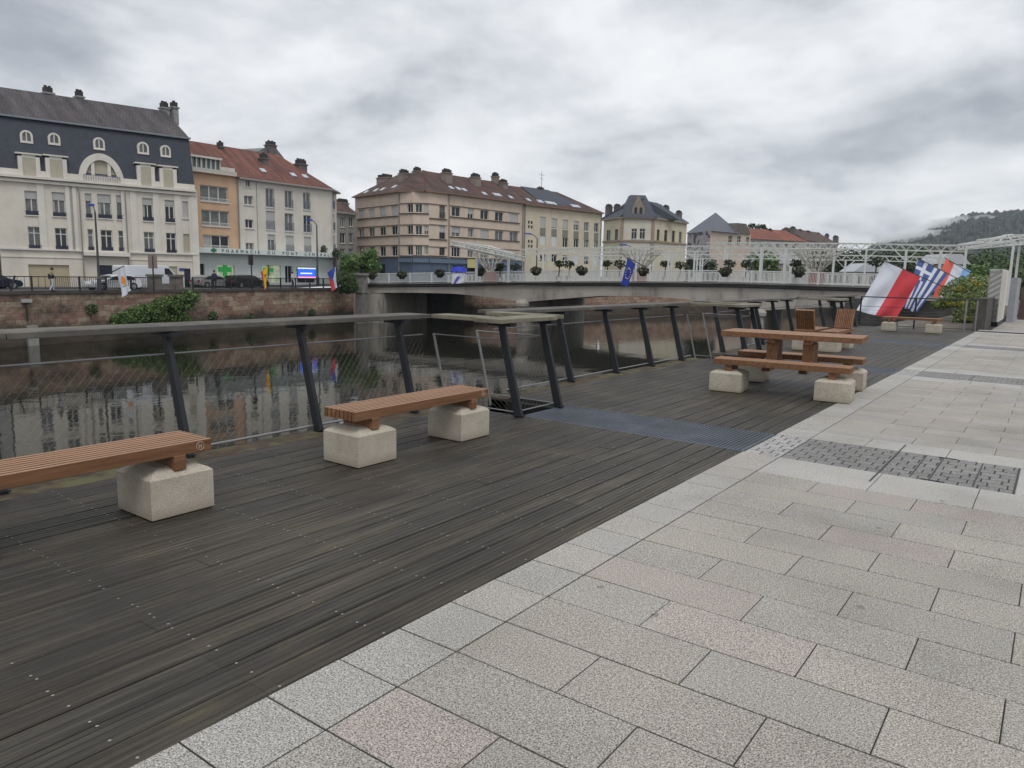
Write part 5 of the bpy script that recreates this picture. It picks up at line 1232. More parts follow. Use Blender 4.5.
# ================================================================== CARS
paint_black = pmat('black_car_paint', (0.012, 0.013, 0.016), .25); paint_silver = pmat('silver_car_paint', (0.33, 0.33, 0.33), .3, .4); paint_white = pmat('white_van_paint', (0.62, 0.65, 0.69), .35)
tyre = pmat('tyre_rubber', (0.015, 0.015, 0.015), .9); rim = pmat('alloy_rim', (0.35, 0.35, 0.36), .35, .8); cglass = pmat('car_glass', (0.01, 0.012, 0.014), .05)
def vehicle(name, label, cat, loc, rz, prof, wid, paint, wheels, windows, glass_front=None, lights=True, wr=.33):
    """prof: side outline (x,z) clockwise; tumblehome above the belt"""
    t = thing(name, label, cat, loc, 'vehicles on the far quay'); M = Matrix.Translation(loc) @ Matrix.Rotation(rz, 4, 'Z')
    def half(z): return wid/2*(1-.10*max(0, (z-.95))/.7) if z > .95 else wid/2
    mb = MB(); n = len(prof); i = len(mb.v)
    for sgn in (-1, 1):
        for x, z in prof: mb.v.append(tuple(M @ Vector((x, sgn*(max(half(z), wid*.38) if cat != 'van' else wid/2*(1-.04*max(0, z-1.2))), z))))
    mb.f.append(tuple(i+k for k in range(n))); mb.f.append(tuple(i+n+k for k in reversed(range(n)))); mb.m += [0, 0]
    for k in range(n): mb.f.append((i+k, i+n+k, i+n+(k+1) % n, i+(k+1) % n)); mb.m.append(0)
    mb.build('body', paint, t, bevel=.06)
    for wx in wheels:
        for sgn in (-1, 1):
            w_ = MB(); c0 = M @ Vector((wx, sgn*(wid/2-.20), wr)); c1 = M @ Vector((wx, sgn*(wid/2+.015), wr)); w_.tube([c0, c1], wr, 18); wo_ = w_.build('wheel', tyre, t)
            w_ = MB(); w_.tube([M @ Vector((wx, sgn*(wid/2+.0), wr)), M @ Vector((wx, sgn*(wid/2+.025), wr))], wr*.6, 12); w_.build('rim', rim, wo_)
    for quad in windows:
        for sgn in (-1, 1):
            g = MB(); y_ = lambda z: sgn*((max(half(z), wid*.38) if cat != 'van' else wid/2*(1-.04*max(0, z-1.2)))+.012)
            g.poly([M @ Vector((x, y_(z), z)) for x, z in quad]); g.build('side_window', cglass, t)
    if glass_front:
        for (xa, za), (xb, zb) in glass_front:
            g = MB(); ha, hb = wid*.40, wid*.36; dx = .02 if xa > xb else -.02
            g.quad(M @ Vector((xa+dx, -ha, za)), M @ Vector((xa+dx, ha, za)), M @ Vector((xb+dx, hb, zb+.01)), M @ Vector((xb+dx, -hb, zb+.01))); g.build('windscreen', cglass, t)
    xf = max(p[0] for p in prof); xr = min(p[0] for p in prof)
    for x, nm, mt in ((xf, 'headlight', pmat('headlight_glass', (0.6, 0.6, 0.6), .2)), (xr, 'tail_light', pmat('tail_light_red', (0.3, 0.01, 0.01), .3))):
        for sgn in (-1, 1):
            g = MB(); g.box(x-.03, x+.02, sgn*wid*.36-.15, sgn*wid*.36+.15, .62, .8, M=M); g.build(nm, mt, t)
    return t
car_prof = [(-2.05, .32), (-2.1, .7), (-2.0, .95), (-1.75, 1.15), (-1.25, 1.45), (-.2, 1.5), (.45, 1.38), (1.1, .98), (1.9, .82), (2.08, .6), (2.05, .3), (1.6, .22), (-1.6, .22)]
car_win = [[(-1.55, 1.0), (-1.15, 1.36), (-.35, 1.4), (-.35, 1.0)], [(-.28, 1.0), (-.28, 1.4), (.35, 1.32), (.85, 1.0)]]
car_prof = [(x, z*.88) for x, z in car_prof]; car_win = [[(x, z*.88) for x, z in q] for q in car_win]
suv_prof = [(-2.25, .35), (-2.3, .9), (-2.15, 1.2), (-1.9, 1.6), (-.2, 1.72), (.5, 1.6), (1.15, 1.12), (2.05, .98), (2.3, .7), (2.25, .35), (1.8, .25), (-1.8, .25)]
suv_win = [[(-1.85, 1.15), (-1.7, 1.52), (-.5, 1.6), (-.5, 1.15)], [(-.42, 1.15), (-.42, 1.6), (.4, 1.52), (.85, 1.15)]]
suv_prof = [(x, z*.80) for x, z in suv_prof]; suv_win = [[(x, z*.80) for x, z in q] for q in suv_win]
van_prof = [(-2.75, .4), (-2.75, 2.0), (-2.65, 2.1), (1.0, 2.14), (1.4, 2.05), (1.95, 1.45), (2.45, 1.2), (2.6, .85), (2.6, .35), (2.1, .28), (-2.3, .28)]
van_win = [[(.95, 1.35), (.95, 1.9), (1.4, 1.9), (1.85, 1.35)]]
def road(px, d, z): p = at_depth(px, 270, d); return (p.x, p.y, z)
AZ = math.atan2(BU.x*0+1, 0)     # street runs along +Y
RZ = R(90)+R(6)
vehicle('delivery_van', 'white high roofed delivery van parked before the white mansard building', 'van', road(148, 67, -.42), RZ, van_prof, 2.05, paint_white, (-1.7, 1.65), van_win, [((1.95, 1.45), (1.4, 2.05))], wr=.36)
vehicle('parked_car', 'pale silver car with a dark roof parked before the pharmacy door', 'car', road(212, 76, -.42), RZ, car_prof, 1.78, paint_silver, (-1.3, 1.32), car_win, [((1.1, .98*.88), (.45, 1.38*.88))])
vehicle('parked_car', 'black estate car parked before the pharmacy, right of the pale silver car', 'car', road(246, 78, -.42), RZ, suv_prof, 1.85, paint_black, (-1.4, 1.42), suv_win, [((1.15, 1.12*.8), (.5, 1.6*.8))])
vehicle('parked_car', 'small white car with dark glass partly hidden by the orange marked white flag', 'car', road(112, 62, -.42), RZ+R(180), car_prof, 1.75, pmat('white_car_paint', (0.6, 0.62, 0.64), .3), (-1.3, 1.32), car_win, [((1.1, .98*.88), (.45, 1.38*.88))])
vehicle('parked_car', 'dark blue car entering at the left frame edge behind the heavy quay fence', 'car', road(-12, 58, -.42), RZ, car_prof, 1.78, pmat('navy_paint', (0.01, 0.015, 0.03), .25), (-1.3, 1.32), car_win, [((1.1, .98*.88), (.45, 1.38*.88))])

# ================================================================== PEOPLE (small, far)
def person(label, loc, rz, joints, radii, edges, cols, hair_col, group=None):
    """one skinned body; cols = [(zmax, material)] from the ground up"""
    me = bpy.data.meshes.new('skin'); me.from_pydata(joints, edges, []); o = bpy.data.objects.new('tmp', me); C.objects.link(o)
    sk = o.modifiers.new('s', 'SKIN'); sub = o.modifiers.new('u', 'SUBSURF'); sub.levels = 2; sub.render_levels = 2
    for v, r_ in zip(me.skin_vertices[0].data if me.skin_vertices else [], radii): v.radius = (r_, r_)
    if not me.skin_vertices:
        bm_ = bmesh.new(); bm_.from_mesh(me); ly = bm_.verts.layers.skin.verify()
        for v, r_ in zip(bm_.verts, radii): v[ly].radius = (r_, r_)
        bm_.verts.ensure_lookup_table(); bm_.verts[0][ly].use_root = True; bm_.to_mesh(me); bm_.free()
    bpy.context.view_layer.update(); dg = bpy.context.evaluated_depsgraph_get(); m2 = bpy.data.meshes.new_from_object(o.evaluated_get(dg)); m2.name = 'person'
    bpy.data.objects.remove(o); m2.materials.clear()
    for _, m in cols: m2.materials.append(m)
    for p in m2.polygons:
        p.use_smooth = True; z = p.center.z; x = p.center.x
        for k, (zm, _) in enumerate(cols):
            if z < zm: p.material_index = k; break
    t = bpy.data.objects.new('person', m2); C.objects.link(t); t.location = loc; t.rotation_euler = (0, 0, rz); t['label'] = label; t['category'] = 'person'
    if group: t['group'] = group
    hx, hy, hz = joints[4]
    g = MB(); g.lathe([(.02, -.02), (.085, -.01), (.115, .05), (.112, .11), (.08, .17), (.02, .195)], (hx-.015, hy, hz+.0), 12); h = g.build('hair', hair_col); h.parent = t
    g = MB(); g.lathe([(.005, -.03), (.02, -.02), (.012, .02), (.004, .035)], (hx+.105, hy, hz+.02), 6); h = g.build('nose', cols[-1][1]); h.parent = t
    return t
skin = pmat('skin', (0.42, 0.26, 0.19), .6); dkc = pmat('dark_cloth', (0.02, 0.022, 0.03), .9); ltc = pmat('light_trousers', (0.50, 0.50, 0.56), .9); khk = pmat('khaki_top', (0.24, 0.20, 0.14), .9); hairm = pmat('brown_hair', (0.05, 0.03, 0.02), .8); nav = pmat('navy_cloth', (0.02, 0.03, 0.07), .9)
#          0 pelvis        1 belly       2 chest       3 neck         4 head        5 crown        6,7,8 L leg                       9..11 R leg
J = [(0, 0, .95), (0, 0, 1.12), (0, 0, 1.36), (.02, 0, 1.5), (.04, 0, 1.62), (.03, 0, 1.74), (.03, .09, .9), (.14, .09, .5), (.06, .09, .08), (-.02, -.09, .9), (-.02, -.09, .5), (-.22, -.09, .1),
     (0, .19, 1.40), (-.04, .24, 1.12), (.08, .24, .88), (0, -.19, 1.40), (.06, -.24, 1.12), (.2, -.22, .95), (.20, .09, .05), (-.10, -.09, .04), (.14, .24, .8), (.26, -.21, .9)]
RD = [.15, .13, .155, .06, .105, .08, .095, .065, .045, .095, .065, .045, .06, .045, .035, .06, .045, .035, .035, .035, .03, .03]
ED = [(0, 1), (1, 2), (2, 3), (3, 4), (4, 5), (0, 6), (6, 7), (7, 8), (0, 9), (9, 10), (10, 11), (2, 12), (12, 13), (13, 14), (2, 15), (15, 16), (16, 17), (8, 18), (11, 19), (14, 20), (17, 21)]
pr1 = person('person in a khaki top, dark bag and pale trousers walking along the far quay', road(51.5, 56, -.4), R(85), J, RD, ED, [(.09, dkc), (.95, ltc), (1.22, dkc), (1.50, khk), (3, skin)], hairm)
g = MB(); pb_ = Vector((0, .27, 0)); g.box(-.16, .16, .2, .38, .92, 1.3); bag = g.build('handbag', dkc, bevel=.03); bag.parent = None
bag.location = pr1.location; bag.rotation_euler = pr1.rotation_euler; tag(bag, 'black shoulder bag carried by the walking person in pale trousers', 'bag')
person('person in dark navy clothes standing by the pale silver car', road(214, 70.5, -.4), R(-30), J, RD, ED, [(.09, dkc), (.95, nav), (1.50, nav), (3, skin)], hairm)
person('person in a white top and dark trousers near the screen of the pharmacy', road(292, 80, -.4), R(70), J, RD, ED, [(.09, dkc), (.95, dkc), (1.50, pmat('white_cloth', (0.6, 0.6, 0.6), .9)), (3, skin)], hairm)

# ================================================================== FLAGS
def flagmat(name, col): return pmat(name, col, .8, noise_amt=.05, nscale=3)
FW = flagmat('flag_white', (0.62, 0.65, 0.72)); FR = flagmat('flag_red', (0.58, 0.05, 0.065)); FB = flagmat('flag_blue', (0.06, 0.10, 0.27)); FY = flagmat('flag_yellow', (0.70, 0.48, 0.02)); FLB = flagmat('flag_light_blue', (0.22, 0.42, 0.72)); FOR = flagmat('flag_orange_red', (0.65, 0.13, 0.09)); FDB = flagmat('flag_dark_blue', (0.01, 0.03, 0.24))
def cloth(par, name, P, mats, fn, nu=24, nv=32, wave=.06, waves=2.0, ph=0.0, top=None):
    """P: four corners (top-left, top-right, bottom-right, bottom-left); fn(u,v)->material index"""
    P = [Vector(p) for p in P]; n = (P[1]-P[0]).cross(P[3]-P[0]).normalized(); mb = MB()
    def pt(u, v):
        q = (P[0]*(1-u)+P[1]*u)*(1-v)+(P[3]*(1-u)+P[2]*u)*v
        return q+n*wave*(math.sin((u*waves+v*.7+ph)*2*math.pi)*(.3+v*.7)+.4*math.sin((v*1.6+ph+u*.5)*2*math.pi)*v)
    for j in range(nv+1):
        for i in range(nu+1): mb.v.append(tuple(pt(i/nu, j/nv)))
    for j in range(nv):
        for i in range(nu):
            a = j*(nu+1)+i; mb.f.append((a, a+1, a+nu+2, a+nu+1)); mb.m.append(fn((i+.5)/nu, (j+.5)/nv))
    return mb.build(name, mats, par, smooth=True)
# large flags on slanting poles beyond the end of the deck
def bigflag(label, pts, ds, mats, fn, poleA, poleB, pd, nu=24, nv=32, ph=0.0):
    P = [at_depth(x, y, d) for (x, y), d in zip(pts, ds)]; a, b = at_depth(*poleA, pd[0]), at_depth(*poleB, pd[1])
    t = thing('flag', label, 'flag', tuple(b), 'national flags hung out over the river'); cloth(t, 'cloth', P, mats, fn, nu, nv, .10, 1.9, ph)
    g = MB(); g.tube([a, b], .022, 6); g.build('pole', irn, t)
bigflag('big white and red flag, nearest of the three by the far bench', [(885, 261.5), (920.5, 277), (895, 320.5), (856.5, 310.5)], (39, 38.2, 38.6, 39.4), [FW, FR], lambda u, v: 0 if u < .48 else 1, (884, 260.5), (953, 291), (39.05, 36.5))
def greek(u, v):     # u along the pole (hoist), v down the fly: canton at the outer upper corner
    k = int(u*9)
    if v < .36 and u < 5/9:
        cu, cv = u/(5/9), v/.36
        return 0 if (.4 < cu < .6 or .40 < cv < .60) else 1
    return 1 if k % 2 == 0 else 0
bigflag('blue and white striped flag with a white cross, behind the white and red flag', [(918.5, 259), (947.5, 274), (917, 312.5), (903, 307)], (40.2, 39.2, 39.4, 39.8), [FW, FB], greek, (917.5, 258), (968, 284), (40.25, 38), 27, 30, .3)
bigflag('red, white and light blue flag, farthest of the three by the bush', [(946, 259), (971, 271), (957, 297), (932, 297)], (41.6, 40.6, 40.6, 41.4), [FOR, FW, FLB], lambda u, v: 0 if u < .33 else 1 if u < .70 else 2, (945, 258), (985, 281), (41.7, 39.5), 24, 24, .6)
# flags on the far quay wall and on the bridge
def quayflag(label, pts, d, mats, fn, pole_top, pole_bot, nu=24, nv=30, ph=0.0, wave=.08, extra=None):
    P = [at_depth(x, y, d+dd) for (x, y), dd in zip(pts, (0, -.5, -.5, 0))]; a, b = at_depth(*pole_top, d), at_depth(*pole_bot, d+.6)
    t = thing('flag', label, 'flag', tuple(b), 'national flags hung out over the river'); c = cloth(t, 'cloth', P, mats, fn, nu, nv, wave, 1.3, ph)
    g = MB(); g.tube([a, b], .04, 6); g.build('pole', irn, t)
    return t, P
dq = 57.5
def cyp(u, v):
    du, dv = (u-.5), (v-.46)
    if (du/.20)**2+(dv/.17)**2 < 1 and du+dv*.5 > -.16: return 1
    return 0
quayflag('white flag with an orange emblem hanging over the left part of the river wall', [(116, 271), (123.5, 266.5), (131, 290.5), (123, 297.5)], dq, [FW, flagmat('flag_orange', (0.75, 0.28, 0.06)), flagmat('flag_olive', (0.2, 0.25, 0.1))], lambda u, v: (2 if .66 < v < .70 and .3 < u < .7 else cyp(u, v)), (124, 266), (110, 273), 30, 40)
def spain(u, v):
    if u < .22 or u > .86: return 1
    return 2 if (u-.55)**2/.018+(v-.42)**2/.008 < 1 else 0
quayflag('red and yellow flag hanging before the pharmacy window', [(260.5, 272), (268.3, 266), (267.3, 280), (265, 291.5)], 73, [FY, FR, flagmat('flag_crest', (0.35, 0.12, 0.05))], spain, (268.6, 265), (267.8, 290))
def czech(u, v): 
    # hoist at the top edge, triangle pointing down the fly
    if v < .62 and abs(u-.5) < .5*(1-v/.62): return 2
    return 1 if u < .5 else 0
quayflag('white, red and blue triangle flag hanging right of the bright screen', [(327.2, 272.5), (335.3, 267), (337.3, 287.5), (332, 291.5)], 81, [FW, FR, flagmat('flag_mid_blue', (0.03, 0.07, 0.35))], lambda u, v: 2 if (v < .62 and u < 1-.1 and v*.8 < (1-u)*.75+.05 and v < .15+u*.9 and not (v > .5 and u < .3)) else (1 if u < .5+.05*v else 0), (336.2, 266), (338, 291))
def eu(u, v):
    for k in range(12):
        a = 2*math.pi*k/12
        if (u-.5-.26*math.cos(a))**2/.0016+(v-.5-.2*math.sin(a))**2/.0006 < 1: return 1
    return 0
quayflag('dark blue flag with a ring of gold stars hanging before the bridge', [(627.5, 258), (635.5, 264), (628, 287), (621, 284.5)], 71, [FDB, FY], eu, (627.2, 257.5), (646, 267), 40, 60)
quayflag('small white and violet flag hung on the left part of the bridge railing', [(452, 273.5), (465, 273.5), (464, 283), (452, 284)], 80, [FW, flagmat('flag_violet', (0.16, 0.10, 0.45))], lambda u, v: 1 if abs(u-.45-(.5-v)*.5) < .12 and v > .3 else 0, (451, 272.5), (466, 272.5))
# ================================================================== NEAR FURNITURE
def slatwood():
    m = bpy.data.materials.new('hardwood_slats'); m.use_nodes = True; t = m.node_tree; b = t.nodes['Principled BSDF']
    tcn = N(t, 'ShaderNodeTexCoord'); mp = N(t, 'ShaderNodeMapping'); L(t, tcn.outputs['Object'], mp.inputs[0]); mp.inputs['Scale'].default_value = (28, 2.2, 28)
    s = N(t, 'ShaderNodeTexNoise', Scale=1.0, Detail=7.0, Roughness=.62, Distortion=.4); L(t, mp.outputs[0], s.inputs['Vector'])
    geo = N(t, 'ShaderNodeNewGeometry')
    c = ramp(t, s.outputs[0], [(.28, (.115, .052, .027)), (.5, (.20, .096, .044)), (.72, (.27, .145, .085))])
    k = mth(t, 'ADD', .78, mth(t, 'MULTIPLY', geo.outputs['Random Per Island'], .42))
    cc = N(t, 'ShaderNodeCombineXYZ'); L(t, k, cc.inputs[0]); L(t, k, cc.inputs[1]); L(t, k, cc.inputs[2])
    c = mixc(t, 1.0, c, cc.outputs[0], 'MULTIPLY')
    # tops paler: bleached wear plus overhead light put into the wood colour
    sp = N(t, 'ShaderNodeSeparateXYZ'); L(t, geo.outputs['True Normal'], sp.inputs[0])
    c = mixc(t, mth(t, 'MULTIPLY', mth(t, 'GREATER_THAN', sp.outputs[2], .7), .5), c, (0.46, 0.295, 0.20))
    L(t, c, b.inputs['Base Color']); b.inputs['Roughness'].default_value = .6; b.inputs['Specular IOR Level'].default_value = .35
    bp_ = N(t, 'ShaderNodeBump', Strength=.3, Distance=.002); L(t, s.outputs[0], bp_.inputs['Height']); L(t, bp_.outputs[0], b.inputs['Normal'])
    return m
WOOD = slatwood()
def blockmat():
    m = bpy.data.materials.new('terrazzo_concrete'); m.use_nodes = True; t = m.node_tree; b = t.nodes['Principled BSDF']
    tcn = N(t, 'ShaderNodeTexCoord'); v = N(t, 'ShaderNodeTexNoise', Scale=130.0, Detail=3.0, Roughness=.7); L(t, tcn.outputs['Object'], v.inputs['Vector'])
    c = ramp(t, v.outputs[0], [(.33, (.19, .15, .12)), (.43, (.40, .355, .29)), (.6, (.50, .455, .385)), (.7, (.58, .54, .48))])
    n_ = N(t, 'ShaderNodeTexNoise', Scale=5.0, Detail=6.0, Roughness=.65); L(t, tcn.outputs['Object'], n_.inputs['Vector'])
    c = mixc(t, 1.0, c, ramp(t, n_.outputs[0], [(.3, (.80, .79, .76)), (.65, (1.05, 1.05, 1.04))]), 'MULTIPLY')
    sz = N(t, 'ShaderNodeSeparateXYZ'); L(t, tcn.outputs['Object'], sz.inputs[0]); dz = mth(t, 'MULTIPLY', mth(t, 'SUBTRACT', mth(t, 'MULTIPLY', n_.outputs[0], .16), sz.outputs[2]), 14.0, clamp=True)
    c = mixc(t, mth(t, 'MULTIPLY', dz, .45), c, (0.17, 0.125, 0.08))
    L(t, c, b.inputs['Base Color']); b.inputs['Roughness'].default_value = .85
    bp_ = N(t, 'ShaderNodeBump', Strength=.35, Distance=.003); L(t, v.outputs[0], bp_.inputs['Height']); L(t, bp_.outputs[0], b.inputs['Normal'])
    return m
BLK = blockmat()
def block_mesh(name, parent, cx, cyy, w=.43, d=.43, hc=.272, hp=.318):
    mb = MB(); f = .025
    mb.box(cx-w/2+.015, cx+w/2-.015, cyy-d/2+.015, cyy+d/2-.015, 0, .008)
    foot = mb.build(name+'_contact_shade', pmat('block_contact_shade', (0.02, 0.02, 0.02), .9), parent)  # thin near-black strip: contact shade under the block, put into colour
    mb = MB()
    n = 8
    # side walls up to hc then a softly curved pyramid to a flat pad
    def ringp(hx, hy, z): return [(cx-hx, cyy-hy, z), (cx+hx, cyy-hy, z), (cx+hx, cyy+hy, z), (cx-hx, cyy+hy, z)]
    R_ = [ringp(w/2-.006, d/2-.006, .006), ringp(w/2, d/2, .012), ringp(w/2, d/2, hc-.008), ringp(w/2-.008, d/2-.008, hc)]
    for k in range(1, 6):
        t_ = k/5; R_.append(ringp((w/2-.008)*(1-t_)+.115*t_, (d/2-.008)*(1-t_)+.115*t_, hc+(hp-hc)*(t_**.75)))
    for r in R_: mb.v += r
    for k in range(len(R_)-1):
        for j in range(4): mb.f.append((4*k+j, 4*k+(j+1) % 4, 4*k+4+(j+1) % 4, 4*k+4+j)); mb.m.append(0)
    mb.f.append((3, 2, 1, 0)); mb.m.append(0); e = 4*(len(R_)-1); mb.f.append((e, e+1, e+2, e+3)); mb.m.append(0)
    return mb.build(name, BLK, parent)
def seat_mesh(name, parent, x0, x1, y0, y1, zt, th=.078, n=8, blue=False):
    """slats along y, with gaps that show the spacers at the ends"""
    mb = MB(); W = (x1-x0); g = .018; sw = (W-g*(n-1))/n
    for k in range(n):
        a = x0+k*(sw+g); mb.box(a, a+sw, y0, y1, zt-th, zt)
    o = mb.build(name, WOOD, parent, bevel=.0025)
    mb = MB(); y = y0+.18
    while y < y1-.1:
        mb.box(x0+sw*.3, x1-sw*.3, y, y+.04, zt-th+.004, zt-.006); y += (y1-y0-.4)/6
    mb.build('spacer', pmat('slat_spacer', (0.10, 0.05, 0.03), .9), o)
    return o
def make_bench(label, loc):
    """local frame: length along y, blocks at both ends; origin on the deck at the middle"""
    t = thing('slatted_bench', label, 'bench', (0, 0, 0), 'slatted benches on concrete blocks')
    for yb in (-.645, .645):
        block_mesh('concrete_block', t, 0, yb)
        mb = MB(); mb.box(-.165, .195, yb-.04, yb+.04, .30, .392); mb.build('crossbeam', WOOD, t, bevel=.003)
    s = seat_mesh('seat', t, -.19, .19, -.87, .87, .47)
    # engraved ring mark of the maker at the end of the front slat
    g = MB(); g.tube([(.1915, .79+.027*math.cos(2*math.pi*k/20), .432+.027*math.sin(2*math.pi*k/20)) for k in range(21)], .0028, 4, caps=False)
    g.box(.1895, .1925, .778, .784, .418, .446); g.box(.1895, .1925, .794, .800, .418, .446); g.box(.1895, .1925, .784, .794, .429, .434)
    g.build('round_emblem', pmat('burnt_mark', (0.36, 0.29, 0.22), .8), s)
    t.location = loc
    return t
b1 = make_bench('slatted wooden bench cut off by the left frame edge, nearest the camera', (-4.69, 1.865, 0))
b2 = dup(b1, (-4.69, 4.87, 0), 'complete slatted wooden bench on two concrete blocks, between the first bench and the steel grating')
b3 = dup(b1, (-3.9, 27.4, 0), 'far slatted wooden bench standing across the deck before the end fence', R(-90))
b4_ = None
# picnic table: two bench seats on blocks, table top on two trestles
PT = thing('picnic_table', 'slatted wooden picnic table with two attached benches on four concrete blocks', 'picnic table', (0, 0, 0))
for sx in (-1, 1):
    yo = sx*.65
    for xb in (-.68, .68):
        bm_ = block_mesh('concrete_block', PT, xb, yo)
# slats of this table run along x: build along y then rotate the vertices
def rotverts(o):
    for v in o.data.vertices: v.co = Vector((v.co.y, -v.co.x, v.co.z))
    for c in o.children: rotverts(c)
for yo in (-.65, .65):
    s = seat_mesh('bench_seat', PT, -yo-.19, -yo+.19, -.87, .87, .47); rotverts(s)
    for xb in (-.66, .66):
        mb = MB(); mb.box(xb-.05, xb+.05, yo-.165, yo+.165, .30, .392); mb.build('crossbeam', WOOD, PT, bevel=.003)
top = seat_mesh('table_top', PT, -.36, .36, -.92, .92, .835, n=14, th=.075); rotverts(top)
for xb in (-.24, .24):
    mb = MB()
    mb.box(xb-.05, xb+.05, -.5, .5, .30, .385)                        # beam joining the two benches
    mb.box(xb-.05, xb+.05, -.30, .30, .70, .758)                      # bearer under the top
    for k in (-.12, .0, .12): mb.box(xb-.075+.0, xb+.075, k-.045, k+.045, .388, .698)
    mb.build('trestle', WOOD, PT, bevel=.003)
PT.location = (-3.12, 11.2, 0); PT.rotation_euler = (0, 0, R(5)); PT.scale = (1.045, 1.045, 1.0)
# two chaises with upright slatted ends
def chaise(label, loc, flip):
    t = thing('slatted_chaise', label, 'chaise', (0, 0, 0), 'slatted chaises on concrete blocks')
    for yb in (-.62, .62):
        block_mesh('concrete_block', t, 0, yb); mb = MB(); mb.box(-.165, .20, yb-.075, yb+.075, .30, .392); mb.build('crossbeam', WOOD, t, bevel=.003)
    seat_mesh('seat', t, -.19, .19, -.87, .87, .47)
    mb = MB(); n = 10; g_ = .012; sw = (.40-g_*(n-1))/n; s_ = -1 if not flip else 1
    A = s_*.55; lean = s_*.20
    for k in range(n):
        a = -.2+k*(sw+g_); p0 = Vector((a+sw/2, A, .475)); p1 = Vector((a+sw/2, A+lean, .93)); mb.bar(p0, p1, sw, .07, up=(0, 1, 0))
    br_ = mb.build('backrest', WOOD, t, bevel=.0025)
    mb = MB(); d_ = Vector((0, lean, .455)).normalized(); nn = Vector((0, d_.z, -d_.y))
    for q in (.06, .25, .42):
        c = Vector((0, A, .475))+d_*q; mb.bar(c-Vector((.19, 0, 0)), c+Vector((.19, 0, 0)), .04, .02)
    mb.build('spacer', pmat('slat_spacer', (0.10, 0.05, 0.03), .9), br_)
    t.location = loc; return t
chaise('left chaise beyond the picnic table, its dark slatted backrest leaning towards the camera', (-4.74, 18.55, 0), False)
chaise('right chaise beyond the picnic table, its pale slatted backrest facing the camera', (-4.18, 18.55, 0), True)

# ================================================================== RIVER RAILING WITH LEANING POSTS
steel = pmat('dark_grey_steel', (0.020, 0.023, 0.028), .5, .3, noise_amt=.2, nscale=4)
galv = pmat('galvanised_tube', (0.25, 0.25, 0.25), .45, .5, noise_amt=.15)
capm = pmat('weathered_cap_wood', (0.095, 0.09, 0.083), .85, noise_amt=.3, nscale=1.0, stretch=(14, 1.4, 14), stain=((0.17, 0.16, 0.12), 1.6, .5, .68, (1, 1, 1)), bump=.3, bscale=30)
capn = pmat('lichen_cap_wood', (0.19, 0.175, 0.13), .9, noise_amt=.35, nscale=3, stain=((0.09, 0.08, 0.06), 5, .55, .7, (1, 1, 1)), bump=.5, bscale=30)
netm = pmat('steel_net', (0.13, 0.13, 0.125), .5, .5)
LEAN = -.265
def lean(x, y, z, dx=LEAN, dy=0): return (x+dx*z, y+dy*z, z)
def post(par, x, y, dx=LEAN, thin=False):
    g = MB()
    if thin:
        g.bar(lean(x, y, -.1, dx), lean(x, y, .87, dx), .022, .022)
        g.build('thin_post', galv, par); return
    a = Vector(lean(x, y, -.12, dx)); b = Vector(lean(x, y, 1.03, dx))
    g.bar(a, b, .045, .105, up=(1, 0, 0), h2=.075); g.bar(a+Vector((-.062, .0, 0)), Vector(lean(x, y, .90, dx))+Vector((-.05, 0, 0)), .012, .012)
    p = g.build('post', steel, par, bevel=.004)
    g = MB(); g.bar(Vector(lean(x, y, 1.035, dx))+Vector((-.17, 0, 0)), Vector(lean(x, y, 1.035, dx))+Vector((.16, 0, 0)), .09, .035); g.build('cap_bracket', steel, p)
    g = MB(); g.bar(Vector(lean(x, y, .02, dx))+Vector((-.07, 0, 0)), Vector(lean(x, y, .02, dx))+Vector((.07, 0, 0)), .07, .010); g.build('foot_plate', steel, p)
def net(par, fa, a, b):
    """diamond net on the leaning plane; fa(s, z) -> point, s in [a,b]"""
    g = MB(); z0, z1 = .07, .83; st = .062; H = z1-z0; W = b-a
    k = -H
    def seg(s0, zz0, s1, zz1):
        g.tube([fa(s0, zz0), fa(s1, zz1)], .0008, 3, caps=False)
    s = a-H
    while s < b:
        # rising
        t0 = max(0, a-s); t1 = min(H, b-s)
        if t1-t0 > .02: seg(s+t0, z0+t0, s+t1, z0+t1)
        # falling
        t0 = max(0, a-s); t1 = min(H, b-s)
        if t1-t0 > .02: seg(s+t0, z1-t0, s+t1, z1-t1)
        s += st*1.25
    g.build('net', netm, par)
def cap(par, pts, wid, m, z=1.062, th=.048, taper=None):
    g = MB(); pts = [Vector((x, y, z+th/2)) for x, y in pts]
    for a, b in zip(pts, pts[1:]): g.bar(a, b, wid, th)
    return g.build('cap_board', m, par, bevel=.006)
def railing(label, y0, y1, posts_y, first, gy=None):
    t = thing('river_railing', label, 'railing', (-5.88, (y0+y1)/2, 0), 'leaning railings along the river')
    XF = -5.88
    for y in posts_y: post(t, XF, y)
    g = MB(); g.tube([lean(XF-.05, y0, .86), lean(XF-.05, y1, .86)], .0095, 6); g.build('tube_rail', galv, t); g = MB(); g.tube([lean(XF-.05, y0, .05), lean(XF-.05, y1, .05)], .012, 6); g.build('tube_rail', galv, t)
    ys = [y0]+[y for y in posts_y if y0 < y < y1]+[y1]
    for a, b in zip(ys, ys[1:]): net(t, lambda s, z: Vector(lean(XF-.05, s, z)), a+.03, b-.03)
    L_ = (y1-y0); cap(t, [(-6.23, y0-.02), (-6.23, y0+L_*.38-.002)], .40, capm); cap(t, [(-6.23, y0+L_*.38+.002), (-6.23, y1+.02)], .40, capm)
    return t
